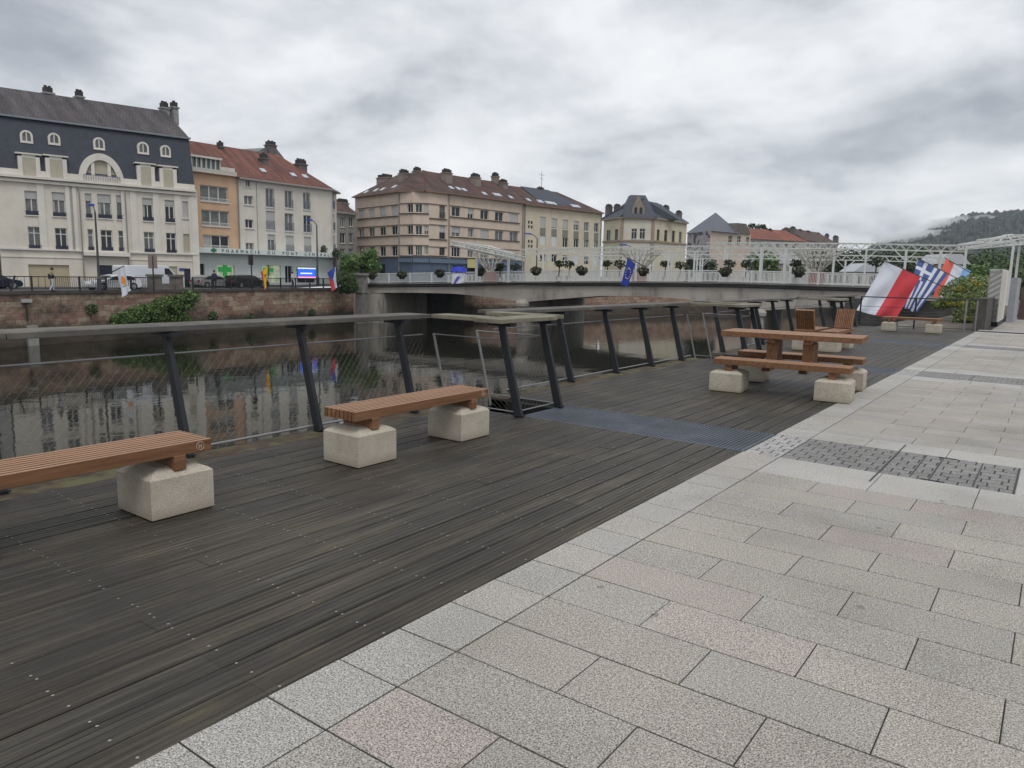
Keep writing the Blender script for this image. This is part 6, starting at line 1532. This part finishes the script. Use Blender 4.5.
def notch(label, ya, yb):
    """U of railing round the slot in the deck edge between ya and yb"""
    t = thing('notch_railing', label, 'railing', (-4.84, (ya+yb)/2, 0), 'railings around the slots in the deck edge')
    XN = -4.82; XF = -5.90
    post(t, XN, ya); post(t, XN, yb); post(t, XF, ya, thin=True); post(t, XF, yb, thin=True)
    for y in (ya, yb):
        f = lambda s, z, y=y: Vector((s+LEAN*z, y, z)); net(t, f, XF, XN-.05)
        g = MB(); g.tube([f(XF, .86), f(XN-.05, .86)], .0085, 6); g.build('tube_rail', galv, t); g = MB(); g.tube([f(XF, .05), f(XN-.05, .05)], .0085, 6); g.build('tube_rail', galv, t)
    f = lambda s, z: Vector(lean(XN-.05, s, z)); net(t, f, ya+.03, yb-.03)
    g = MB(); g.tube([f(ya, .86), f(yb, .86)], .0085, 6); g.build('tube_rail', galv, t); g = MB(); g.tube([f(ya, .05), f(yb, .05)], .0085, 6); g.build('tube_rail', galv, t)
    zc_ = 1.062
    cap(t, [(-6.02, ya-.02), (-5.28, ya-.02)], .30, capn, z=zc_+.003); cap(t, [(-5.08, ya-.28), (-5.08, yb+.02)], .38, capn, z=zc_); cap(t, [(-6.02, yb+.19), (-5.0, yb+.19)], .30, capn, z=zc_+.002)
    return t
railing('nearest stretch of leaning railing behind the two near benches, net panels and grey wooden cap', -.6, 6.55, [.55, 1.96, 3.36, 4.75, 6.12], True)
notch('railing round the nearest slot in the deck edge, beside the first steel grating', 6.72, 7.55)
railing('second stretch of leaning railing, left of the picnic table', 7.95, 14.2, [9.54, 10.97, 12.30, 13.62], False)
notch('railing round the second slot in the deck edge, behind the picnic table', 14.33, 15.16)
railing('third stretch of leaning railing beyond the picnic table', 15.4, 21.8, [15.85, 17.2, 18.55, 19.9, 21.2], False)
notch('railing round the third slot in the deck edge, behind the chaises', 21.93, 22.76)
railing('last stretch of leaning railing, reaching the flags', 23.1, 29.4, [24.6, 26.0, 27.4, 28.8], False)
# end fence across the deck
EF = thing('end_fence', 'thin dark fence across the end of the deck behind the far bench', 'fence', (-4, 29.5, 0))
ez = 1.06
for x in (-5.9, -4.12, -2.62, -2.33):
    y = 29.45 if x < -3 else (29.7 if x < -2.5 else 30.05)
    g = MB(); g.bar((x, y, -.1), (x, y, ez), .05, .03); g.build('post', steel if x < -2.7 else galv, EF)
g = MB(); pts = [(-5.9, 29.45), (-4.12, 29.45), (-2.62, 29.7), (-2.33, 30.05)]
for (a, b), (c, d) in zip(pts, pts[1:]):
    for z, r_ in ((ez, .022), (.72, .008), (.06, .012)): g.tube([(a, b, z), (c, d, z)], r_, 6)
g.build('rail', steel, EF)
g = MB()
for (a, b), (c, d) in zip(pts, pts[1:]):
    z = .15
    while z < .7: g.tube([(a, b, z), (c, d, z)], .003, 4, caps=False); z += .11
g.build('net', netm, EF)
# low retaining wall behind the fence, planter pier, chevron cabinet
g = MB(); g.box(-10.0, -2.4, 45.6, 46.0, -4.6, .66); tag(g.build('retaining_wall', pmat('dark_concrete', (0.075, 0.072, 0.068), .92, noise_amt=.35, nscale=2, bump=.3)), 'dark grey concrete wall behind the large flags and far bench', 'wall')
g = MB(); g.box(-2.46, -2.12, 31.0, 34.2, -.10, 1.10); tag(g.build('planter_wall', pmat('planter_render', (0.07, 0.066, 0.062), .9, noise_amt=.4, nscale=3, bump=.4)), 'dark rendered pier of the planter beside the chevron cabinet', 'planter')
CB = thing('chevron_cabinet', 'tall pale cabinet with slanted grooves standing at the end of the paving', 'cabinet', (-1.9, 34.5, 0))
chv = pmat('cream_white_paint', (0.60, 0.585, 0.54), .6, noise_amt=.12); 
a, b = Vector((-2.36, 34.3, 0)), Vector((-1.93, 33.9, 0)); c = Vector((-1.93, 37.6, 0)); 
uu = (b-a).normalized(); g = MB(); H0, H1 = .17, 2.18
def vpoly(g, pts, z0, z1, m=0):
    n_ = len(pts); i = len(g.v); g.v += [(p.x, p.y, z0) for p in pts]+[(p.x, p.y, z1) for p in pts]
    for k in range(n_): g.f.append((i+k, i+(k+1) % n_, i+n_+(k+1) % n_, i+n_+k)); g.m.append(m)
    g.f.append(tuple(i+n_+k for k in range(n_))); g.m.append(m)
d_ = a+Vector((0, 2.4, 0))
vpoly(g, [a, b, c, d_], H0, H1); g.build('body', chv, CB)
g = MB(); vpoly(g, [a+Vector((-.02, -.03, 0)), b+Vector((.03, -.03, 0)), c, d_], -.05, H0); g.build('plinth', pmat('dark_plinth', (0.04, 0.045, 0.05), .8), CB)
g = MB(); nrm = Vector((uu.y, -uu.x, 0)); Wf = (b-a).length; z = H0-.2
while z < H1-.1:
    z0_, z1_b = z, z+.22
    p0, p1 = (0.03, max(z0_, H0+.04)), (Wf-.03, min(max(z1_b, H0+.05), H1-.05))
    q0, q1 = a+uu*p0[0]+nrm*.012, a+uu*p1[0]+nrm*.012
    if z0_ > H0: g.bar((q0.x, q0.y, z0_), (q1.x, q1.y, min(z0_+.26, H1-.05)), .02, .07)
    z += .21
for s_ in (0.012, Wf-.012): q = a+uu*s_+nrm*.012; g.bar((q.x, q.y, H0+.02), (q.x, q.y, H1-.02), .024, .024)
g.build('chevron_slats', pmat('pale_chevrons', (0.40, 0.40, 0.38), .7), CB)
g = MB(); q = b+Vector((0.012, 0, 0))
for k in range(5): g.bar((q.x, q.y+.25+.5*k, H0+.05), (q.x, q.y+.25+.5*k, H1-.05), .02, .03)
g.build('side_battens', chv, CB)
g = MB(); g.box(-1.86, -1.62, 38.2, 41.5, 0, 1.9); tag(g.build('grey_cabinet', pmat('grey_cabinet_paint', (0.27, 0.28, 0.31), .6, noise_amt=.15)), 'plain grey cabinet behind the chevron cabinet', 'cabinet')
g = MB(); g.box(-1.6, -1.35, 42, 62, -.05, 1.5); tag(g.build('boundary_wall', pmat('brown_wall', (0.10, 0.075, 0.06), .9, noise_amt=.35)), 'dark brown boundary wall behind the grey cabinet at the right edge', 'wall')
g = MB(); g.quad((-1.24, 44, -.03), (14, 44, -.03), (14, 66, .9), (-1.24, 66, .9)); structure(g.build('ramp_path', pmat('brown_paving', (0.22, 0.17, 0.14), .9, noise_amt=.2)))

# ================================================================== FLOWER BASKETS ON THE BRIDGE
leafd = pmat('basket_foliage', (0.03, 0.045, 0.02), .8); flo = pmat('basket_flowers', (0.30, 0.05, 0.06), .8); floo = pmat('orange_flowers', (0.22, 0.09, 0.05), .8)
def leaves(mb, c, rx, ry, rz, n, size, rnd, m=0, hollow=.35, flat=0.0):
    for _ in range(n):
        while True:
            v = Vector((rnd.uniform(-1, 1), rnd.uniform(-1, 1), rnd.uniform(-1, 1)))
            if hollow < v.length < 1: break
        p = Vector(c)+Vector((v.x*rx, v.y*ry, v.z*rz)); nrm = Vector((rnd.gauss(0, 1), rnd.gauss(0, 1), rnd.gauss(0, 1)+flat)).normalized()
        a = nrm.orthogonal().normalized(); b = nrm.cross(a); th = rnd.uniform(0, 6.28); a, b = a*math.cos(th)+b*math.sin(th), b*math.cos(th)-a*math.sin(th)
        s = size*rnd.uniform(.6, 1.3); mb.poly([p+a*s, p+b*s*.55, p-a*s, p-b*s*.55], m)
rnd = random.Random(5)
def basket(px, py, d, r, label, posts=False, red=False):
    c = at_depth(px, py, d); t = thing('flower_basket', label, 'planter', (c.x, c.y, c.z-r*.8), 'flower planters of the bridge')
    g = MB(); g.lathe([(r*.45, -r*.75), (r*.8, -r*.2), (r*.85, 0)], (c.x, c.y, c.z), 10); g.build('bowl', pmat('basket_bowl', (0.03, 0.025, 0.02), .9), t)
    g = MB(); leaves(g, (c.x, c.y, c.z+r*.25), r*1.15, r*1.15, r*.7, 150, r*.28, rnd); g.build('foliage', leafd, t)
    g = MB(); leaves(g, (c.x, c.y, c.z+r*.35), r*1.1, r*1.1, r*.65, 30, r*.16, rnd); g.build('flowers', flo if red else floo, t)
lst = [(372, 276, 86.5, 'left pillar end', True), (402, 275.5, 84.5, 'green fronted shop', True), (440, 274, 82, 'blue shop doorway', False), (480, 272.5, 79.2, 'left round canopy', False), (536, 271.5, 76.5, 'pale yellow block left side', False), (582, 271.5, 74.5, 'pale yellow block right side', False), (643, 272, 72, 'blue starred flag', False), (725, 272.5, 69, 'peach fronted house', True), (799, 273, 66.8, 'orange red roof', False)]
for px, py, d, w_, rd in lst: basket(px, py, d, .55, f'dark flower basket on the bridge railing before the {w_}', red=rd)
hang = [(500, 266, 80, 'first'), (514, 267, 80, 'second'), (559, 264, 77, 'third'), (569, 264.5, 77, 'fourth'), (607, 263.5, 78, 'fifth'), (620, 264, 78, 'sixth'), (665, 264, 77, 'seventh'), (680, 265, 77, 'eighth'), (692, 262, 77, 'ninth'), (730, 263.5, 71, 'tenth'), (746, 264, 73, 'eleventh'), (796, 263, 71, 'twelfth'), (876, 262, 68, 'thirteenth')]
for px, py, d, w_ in hang:
    c = at_depth(px, py, d); t = thing('potted_shrub', f'dark round potted shrub on a stem on the bridge, {w_} from the left', 'plant', (c.x, c.y, interp(c.x, ZT)), 'potted shrubs on the bridge')
    z = interp(c.x, ZT); g = MB(); g.tube([(c.x, c.y, z+.5), (c.x+.1, c.y, c.z)], .06, 5); g.build('stem', pmat('stem', (0.06, 0.045, 0.03), .9), t)
    g = MB(); g.lathe([(.22, z), (.28, z+.45), (.32, z+.5)], (c.x, c.y, 0), 10); g.build('pot', wm, t)
    g = MB(); k = rnd.uniform(.8, 1.15); leaves(g, (c.x, c.y, c.z),   .6*k, .6*k, .42*k, 130, .15, rnd, hollow=.2); g.build('foliage', leafd, t)
for px, lb in ((403, 'yellow red flower bed behind the bridge railing at the left'),): pass

# ================================================================== TREES AND SHRUBS
def leafmat(name, c1, c2):
    m = bpy.data.materials.new(name); m.use_nodes = True; t = m.node_tree; b = t.nodes['Principled BSDF']; geo = N(t, 'ShaderNodeNewGeometry')
    tcn = N(t, 'ShaderNodeTexCoord'); nz = N(t, 'ShaderNodeTexNoise', Scale=.9, Detail=3.0); L(t, tcn.outputs['Object'], nz.inputs['Vector'])
    f = mth(t, 'ADD', mth(t, 'MULTIPLY', geo.outputs['Random Per Island'], .5), mth(t, 'MULTIPLY', nz.outputs[0], .6), clamp=True)
    L(t, mixc(t, f, c1, c2), b.inputs['Base Color']); b.inputs['Roughness'].default_value = .6
    b.inputs['Subsurface Weight'].default_value = 0.0
    return m
bark = pmat('bark', (0.07, 0.055, 0.045), .95, noise_amt=.3, nscale=6)
def tree(label, base, h, r, mat, seed, n=2600, leaf=.16, clumps=16, trunk=.3, cz=.62, group=None, cat='tree', name='leafy_tree', squash=.8):
    rd = random.Random(seed); t = thing(name, label, cat, base, group); bx0 = Vector(base); g = MB()
    top = bx0+Vector((0, 0, h*cz)); mid = bx0+Vector((rd.uniform(-.1, .1)*r, rd.uniform(-.1, .1)*r, h*.35)); g.tube([bx0-Vector((0, 0, .2)), mid, top], trunk, 8, r2=trunk*.4); cs = []
    for k in range(clumps):
        a = rd.uniform(0, 6.283); q = rd.uniform(.15, .72)*r; z = h*rd.uniform(1-2*(1-cz)*.95, .90); taper = 1-abs((z/h-cz)/(1-cz))*.45
        c = bx0+Vector((math.cos(a)*q*taper, math.sin(a)*q*taper, z)); cs.append((c, r*rd.uniform(.28, .46))); 
        if k < 9: s_ = bx0+Vector((0, 0, h*rd.uniform(.28, .5))); g.tube([s_, (s_+c)/2+Vector((0, 0, .2)), c], trunk*.3, 5, r2=trunk*.08)
    g.build('trunk', bark, t); g = MB()
    for c, rr in cs: leaves(g, c, rr, rr, rr*squash, n//clumps, leaf, rd, hollow=.3, flat=.6)
    g.build('crown', mat, t); return t
LG = leafmat('bright_leaves', (0.045, 0.095, 0.022), (0.13, 0.21, 0.055)); LM = leafmat('mid_leaves', (0.028, 0.055, 0.018), (0.07, 0.12, 0.035)); LD = leafmat('dark_leaves', (0.02, 0.035, 0.018), (0.045, 0.07, 0.03))
LY = leafmat('yellow_leaves', (0.22, 0.21, 0.03), (0.34, 0.30, 0.06)); LOL = leafmat('olive_leaves', (0.07, 0.11, 0.03), (0.20, 0.25, 0.075))
def ground(px, d, z): p = at_depth(px, 270, d); return (p.x, p.y, z)
def zat(px, py, d): return at_depth(px, py, d).z
tree('left one of two round green street trees between the pharmacy and the pink block', ground(350, 92, 0), zat(350, 249, 92), 2.1, LG, 1, 2600, .17, 18, .16, .6, 'street trees by the bridge end')
tree('right one of two round green street trees, before the blue shop fronts', ground(371, 93, 0), zat(371, 247.5, 93), 1.9, LG, 2, 2600, .17, 18, .16, .6, 'street trees by the bridge end')
def shrub(label, blobs, mat, n, leaf, seed, base, name='shrub', cat='shrub', extra=None):
    rd = random.Random(seed); t = thing(name, label, cat, base); g = MB()
    for (c, rx, ry, rz) in blobs: leaves(g, c, rx, ry, rz, n//len(blobs), leaf, rd, hollow=.45, flat=.7)
    g.build('foliage', mat, t); g = MB()
    for (c, rx, ry, rz) in blobs[:6]: g.tube([base, (Vector(base)+Vector(c))/2+Vector((0, 0, .1)), c], .04, 5, r2=.015)
    g.build('stems', bark, t)
    return t
bl = []
for px, py, r_ in ((344, 279, 1.3), (347, 284, 1.3), (341, 286, 1.2), (350, 287, 1.0)): c = at_depth(px, py, 84); bl.append((tuple(c), r_, r_, r_*.8))
shrub('dark green shrub beside the tall pillar at the left end of the bridge', bl, LM, 2600, .14, 3, tuple(at_depth(345, 290, 84)))
# ivy cascade on the quay wall
bl = []; rd = random.Random(9)
for k in range(34):
    px = rd.uniform(118, 191); top = 314-(px-118)*.34 if px > 150 else 318-(px-118)*.45; top = max(292, top); py = rd.uniform(top+3, 321)
    y = qy(px, .2, -2); c = at_depth(px, py, 60); v = FWD*F_PX + RGT*(px-512) - UPV*(py-384)
    # land on the wall face
    nq = Vector((1, .175, 0)).normalized(); A = Vector((quay_x(20)+.35, 20, 0)); t_ = (A-Vector((0, 0, EYE))).dot(nq)/v.dot(nq); c = Vector((0, 0, EYE))+v*t_
    bl.append((tuple(c), rd.uniform(.45, .7), rd.uniform(.7, 1.1), rd.uniform(.4, .65)))
shrub('green shrub cascading down the stone river wall below the white van', bl, LG, 9000, .13, 4, tuple(bl[0][0]), 'wall_shrub')
for i, (px, py) in enumerate(((213, 316), (312, 313), (92, 309), (250, 318))):
    nq = Vector((1, .175, 0)).normalized(); v = FWD*F_PX + RGT*(px-512) - UPV*(py-384); A = Vector((quay_x(20)+.2, 20, 0)); t_ = (A-Vector((0, 0, EYE))).dot(nq)/v.dot(nq); c = Vector((0, 0, EYE))+v*t_
    shrub('small weed growing from the river wall, ' + ('below the pale silver car', 'below the screen of the pharmacy', 'left of the cascading shrub', 'below the black estate car')[i], [(tuple(c), .3, .5, .5)], LM, 220, .1, 20+i, tuple(c), 'wall_weed', 'plant')
for px, py, lb in ((324, 251, 'left one'), (336, 253, 'right one')):
    c = at_depth(px, py, 90.5); g = MB(); leaves(g, tuple(c), .45, .45, .75 if px < 330 else .6, 260, .12, rd, hollow=.2); tag(g.build('potted_conifer', LD), f'{lb} of two small conifers standing on the pharmacy canopy', 'plant')
# bush with yellow bloom behind the end fence
bl = []
for px, py, d, r_ in ((950, 292, 34.5, .5), (960, 286, 34.5, .6), (972, 283, 35, .65), (984, 284, 36, .6), (968, 293, 34, .6), (980, 292, 34.5, .55), (955, 299, 33, .42), (945, 303, 33, .38), (963, 302, 33, .5), (975, 300, 33, .45), (938, 305, 33, .3), (962, 313, 32, .4), (970, 322, 32, .38), (958, 322, 32, .32), (968, 308, 32.5, .4)):
    c = at_depth(px, py, d); bl.append((tuple(c), r_, r_, r_*.7))
SB = shrub('green and yellow bush spilling over the wall behind the end fence', bl, LOL, 9000, .055, 6, tuple(at_depth(968, 326, 33)), 'flowering_bush')
g = MB(); rd = random.Random(12)
for px, py, d, r_ in ((962, 304, 32.6, .28), (974, 304.5, 32.6, .2), (950, 304, 32.7, .2), (966, 318, 31.6, .2), (974, 308, 32.4, .15), (972, 284, 34.4, .4), (960, 289, 34, .3)):
    c = at_depth(px, py, d); leaves(g, tuple(c), r_, r_, r_*.5, 260, .045, rd, hollow=0)
o_ = g.build('blossom', LY, SB)
# trees beyond the bridge and on the right
ti = [(838, 130, 253, 7), (850, 150, 256, 7), (862, 135, 255, 7), (876, 150, 251, 8), (890, 140, 252, 8), (905, 150, 250, 9), (920, 140, 252, 8), (934, 130, 256, 7), (948, 140, 253, 7), (690, 175, 262, 5), (705, 130, 258, 4)]
tree('pale green tree seen through the pergola before the orange red roofed house', ground(762, 120, .0), zat(762, 251, 120), 3.2, LG, 31, 1500, .3, 14, .25, .6, 'trees beyond the bridge')
where = ['first from the left beside the right climbing frame', 'second from the left', 'third from the left', 'fourth, above the white and red flag', 'fifth, above the white and red flag', 'sixth, left of the striped flag', 'seventh, above the striped flag', 'eighth, above the light blue flag', 'ninth, touching the white canopy post', 'by the grey patched house', 'under the peach fronted house']
for i, (px, d, py, r_) in enumerate(ti): tree('dark tree beyond the bridge, '+where[i], ground(px, d, -.5), zat(px, py, d)+.5, r_, LM if i % 2 else LD, 40+i, 2600, .30, 18, .3, .55, 'trees beyond the bridge')
tr_ = [(979, 105, 251, 5.5, LM), (992, 100, 259, 5, LG), (1004, 110, 254, 6, LM), (1017, 95, 257, 5, LM), (1030, 105, 250, 6, LD), (985, 85, 268, 3.6, LG), (1000, 88, 267, 4, LG), (1016, 85, 268, 4, LM), (972, 130, 258, 6, LD)]
for i, (px, d, py, r_, m_) in enumerate(tr_): tree('green tree on the right bank behind the canopy, '+('dark one left', 'bright one left of middle', 'tall middle one', 'right of middle', 'tall one at the frame edge', 'low bright one left', 'low bright one in the middle', 'low one at the right', 'far one beside the canopy post')[i], ground(px, d, -.3), zat(px, py, d)+.3, r_, m_, 60+i, 3600, .20, 18, .25, .52, 'trees on the right bank')
tree('thin dark fir on the skyline above the orange red roof, left one', ground(753, 260, 0), zat(753, 219.5, 260), 3.0, LD, 80, 700, .5, 10, .3, .7, 'firs on the skyline', name='fir_tree')
tree('thin dark fir on the skyline above the orange red roof, right one', ground(763, 260, 0), zat(763, 220.5, 260), 2.2, LD, 81, 700, .5, 10, .3, .7, 'firs on the skyline', name='fir_tree')
# low white roofed sheds in front of the far trees
for i, (px, py, d, wd) in enumerate(((866, 270, 105, 5), (943, 262, 90, 3.5), (776, 262, 130, 9), (560, 268, 110, 3))):
    if i == 3: continue
    c = at_depth(px, py, d); g = MB(); M = Matrix.Translation((c.x, c.y, 0)) @ Matrix.Rotation(YAW, 4, 'Z')
    H_ = thing('small_building', ('low white roofed kiosk beyond the bridge left of the flags', 'small white roofed hut behind the striped flag', 'low pale building beyond the bridge under the orange red roof')[i], 'building', (c.x, c.y, 0))
    g.box(-wd/2, wd/2, -2, 2, 0, c.z-.3, M=M); g.build('wall', plaster('kiosk_wall', (0.36, 0.34, 0.30)), H_)
    g = MB(); g.prism([(-wd/2-.3, c.z-.3), (wd/2+.3, c.z-.3), (wd/4, c.z+.9), (-wd/4, c.z+.9)], -2.3, 2.3, M=M); g.build('roof', pmat('white_grey_roof', (0.45, 0.47, 0.50), .6), H_)
    g = MB()
    for k in range(3): g.box(-wd/2+.5+k*wd/3.2, -wd/2+1.3+k*wd/3.2, -2.06, -1.9, c.z-2.2, c.z-.9, M=M)
    g.build('window', GLASS, H_)
# parasols and red display on the bridge street
t = thing('market_parasol', 'blue market parasol on the bridge before the blue shop', 'parasol', tuple(at_depth(459, 275, 86))); c = at_depth(459, 269.5, 86); g = MB(); g.lathe([(1.0, c.z-.5), (.98, c.z-.2), (.6, c.z+.3), (.05, c.z+.35)], (c.x, c.y, 0), 12); g.build('canopy', pmat('parasol_blue', (0.01, 0.03, 0.42), .7), t); g = MB(); g.tube([(c.x, c.y, .6), (c.x, c.y, c.z+.3)], .04, 6); g.build('pole', wm, t)

# ================================================================== WOODED HILL, MIST, HAZE
def hill_h(px_t, y): return 0
HD = 1750.0
prof = [(700, 284), (780, 281), (838, 265), (858, 258), (870, 248), (890, 243), (915, 237), (935, 229), (950, 221), (968, 217), (990, 216.5), (1010, 216), (1030, 214.5), (1080, 213), (1180, 216), (1300, 240), (1400, 275)]
def ridge(px): return interp(px, prof)
mb = MB(); nx, ny = 90, 14; rows = []; rd = random.Random(2)
for j in range(ny+1):
    q = j/ny; d = HD-650+650*q+(0 if j < ny else 0)
    for i in range(nx+1):
        px = 690+720*i/nx; p = at_depth(px, 270, d); zr = at_depth(px, ridge(px), HD).z-9; zz_ = -2+(zr+2)*(math.sin(q*math.pi/2)**1.15)+noise.noise(Vector((px*.03, q*3, 0)))*6*q*(1-q)*4
        mb.v.append((p.x, p.y, zz_))
for i in range(nx+1):
    px = 690+720*i/nx; p = at_depth(px, 270, HD+350); mb.v.append((p.x, p.y, -2))
for j in range(ny+1):
    for i in range(nx): a = j*(nx+1)+i; mb.f.append((a, a+1, a+nx+2, a+nx+1)); mb.m.append(0)
hillo = structure(mb.build('hill', pmat('forest_floor', (0.020, 0.030, 0.018), .95, noise_amt=.3, nscale=.02), smooth=True))
V = mb.v; g = MB()
def hp(i_, q):
    fi = i_*nx; i = min(int(fi), nx-1); fi -= i; fj = q*ny; j = min(int(fj), ny-1); fj -= j; a = j*(nx+1)+i
    p = [Vector(V[k]) for k in (a, a+1, a+nx+1, a+nx+2)]; return (p[0]*(1-fi)+p[1]*fi)*(1-fj)+(p[2]*(1-fi)+p[3]*fi)*fj
for k in range(11000):
    q = rd.random()**.6 if k > 1400 else rd.uniform(.96, 1.0); i_ = rd.uniform(.14, 1); p = hp(i_, q)
    h = rd.uniform(8, 15) if rd.random() < .8 else rd.uniform(14, 19); conif = rd.random() < .55; r_ = h*(.22 if conif else .36); n_ = 5; i0 = len(g.v); a0 = rd.uniform(0, 6)
    if conif:
        g.v += [(p.x+r_*math.cos(a0+6.283*s/n_), p.y+r_*math.sin(a0+6.283*s/n_), p.z-1) for s in range(n_)]+[(p.x, p.y, p.z+h)]
        for s in range(n_): g.f.append((i0+s, i0+(s+1) % n_, i0+n_)); g.m.append(0)
    else:
        for zz_, kk in ((0, .6), (h*.45, 1), (h*.8, .7)): g.v += [(p.x+r_*kk*math.cos(a0+6.283*s/n_), p.y+r_*kk*math.sin(a0+6.283*s/n_), p.z+zz_) for s in range(n_)]
        g.v.append((p.x, p.y, p.z+h))
        for l in range(2):
            for s in range(n_): g.f.append((i0+l*n_+s, i0+l*n_+(s+1) % n_, i0+(l+1)*n_+(s+1) % n_, i0+(l+1)*n_+s)); g.m.append(0)
        for s in range(n_): g.f.append((i0+2*n_+s, i0+2*n_+(s+1) % n_, i0+3*n_)); g.m.append(0)
tag(stuff(g.build('forest', leafmat('forest_leaves', (0.010, 0.017, 0.013), (0.026, 0.038, 0.023)))), 'dark mixed forest covering the distant hill at the right', 'forest')
# far low hill line to the left behind the houses is not visible; mist drifting across the hill
def volmat(name, dens, col=(0.9, 0.93, 0.97)):
    m = bpy.data.materials.new(name); m.use_nodes = True; t = m.node_tree; t.nodes.clear(); o = N(t, 'ShaderNodeOutputMaterial'); v = N(t, 'ShaderNodeVolumePrincipled')
    v.inputs['Color'].default_value = (*col, 1); v.inputs['Density'].default_value = dens; v.inputs['Anisotropy'].default_value = 0.0; L(t, v.outputs[0], o.inputs['Volume']); return m
MI = volmat('mist', 0.026, (0.98, 0.99, 1.0))
def puff(px, py, d, rx, ry, rz, seed, label):
    c = at_depth(px, py, d); bm_ = bmesh.new(); bmesh.ops.create_icosphere(bm_, subdivisions=5, radius=1)
    for v in bm_.verts:
        k = 1+.55*noise.noise(v.co*1.4+Vector((seed, 0, 0)))+.28*noise.noise(v.co*3.1+Vector((seed, 5, 0)))+.12*noise.noise(v.co*7+Vector((seed, 9, 0)))
        q = SIDE*(v.co.x*rx)+Vector((FWD.x, FWD.y, 0)).normalized()*(v.co.y*ry)+Vector((0, 0, v.co.z*rz+v.co.x*rz*.55)); v.co = q*k
    me_ = bpy.data.meshes.new('mist'); bm_.to_mesh(me_); bm_.free(); me_.materials.append(MI); o = bpy.data.objects.new('mist', me_); C.objects.link(o); o.location = c; stuff(o); tag(o, label, 'mist')
puff(915, 236, 1480, 85, 45, 13, 1.0, 'grey bank of mist clinging to the left shoulder of the forested hill')
puff(958, 223, 1540, 70, 45, 12, 4.0, 'pale wisp of mist crossing the ridge of the forested hill')
puff(1032, 221, 1560, 60, 40, 7, 8.0, 'thin mist over the hill top at the right frame edge')
g = MB(); g.box(-1150, 700, -62, 2600, -9, 345)
hz = g.build('haze', volmat('haze_air', 0.00011, (0.80, 0.89, 1.0))); stuff(hz); tag(hz, 'pale damp air that greys the far hill and houses', 'haze')
for o in list(bpy.data.objects):
    if o.type == 'MESH' and o.data.users and not o.data.polygons: print('EMPTY MESH', o.name)
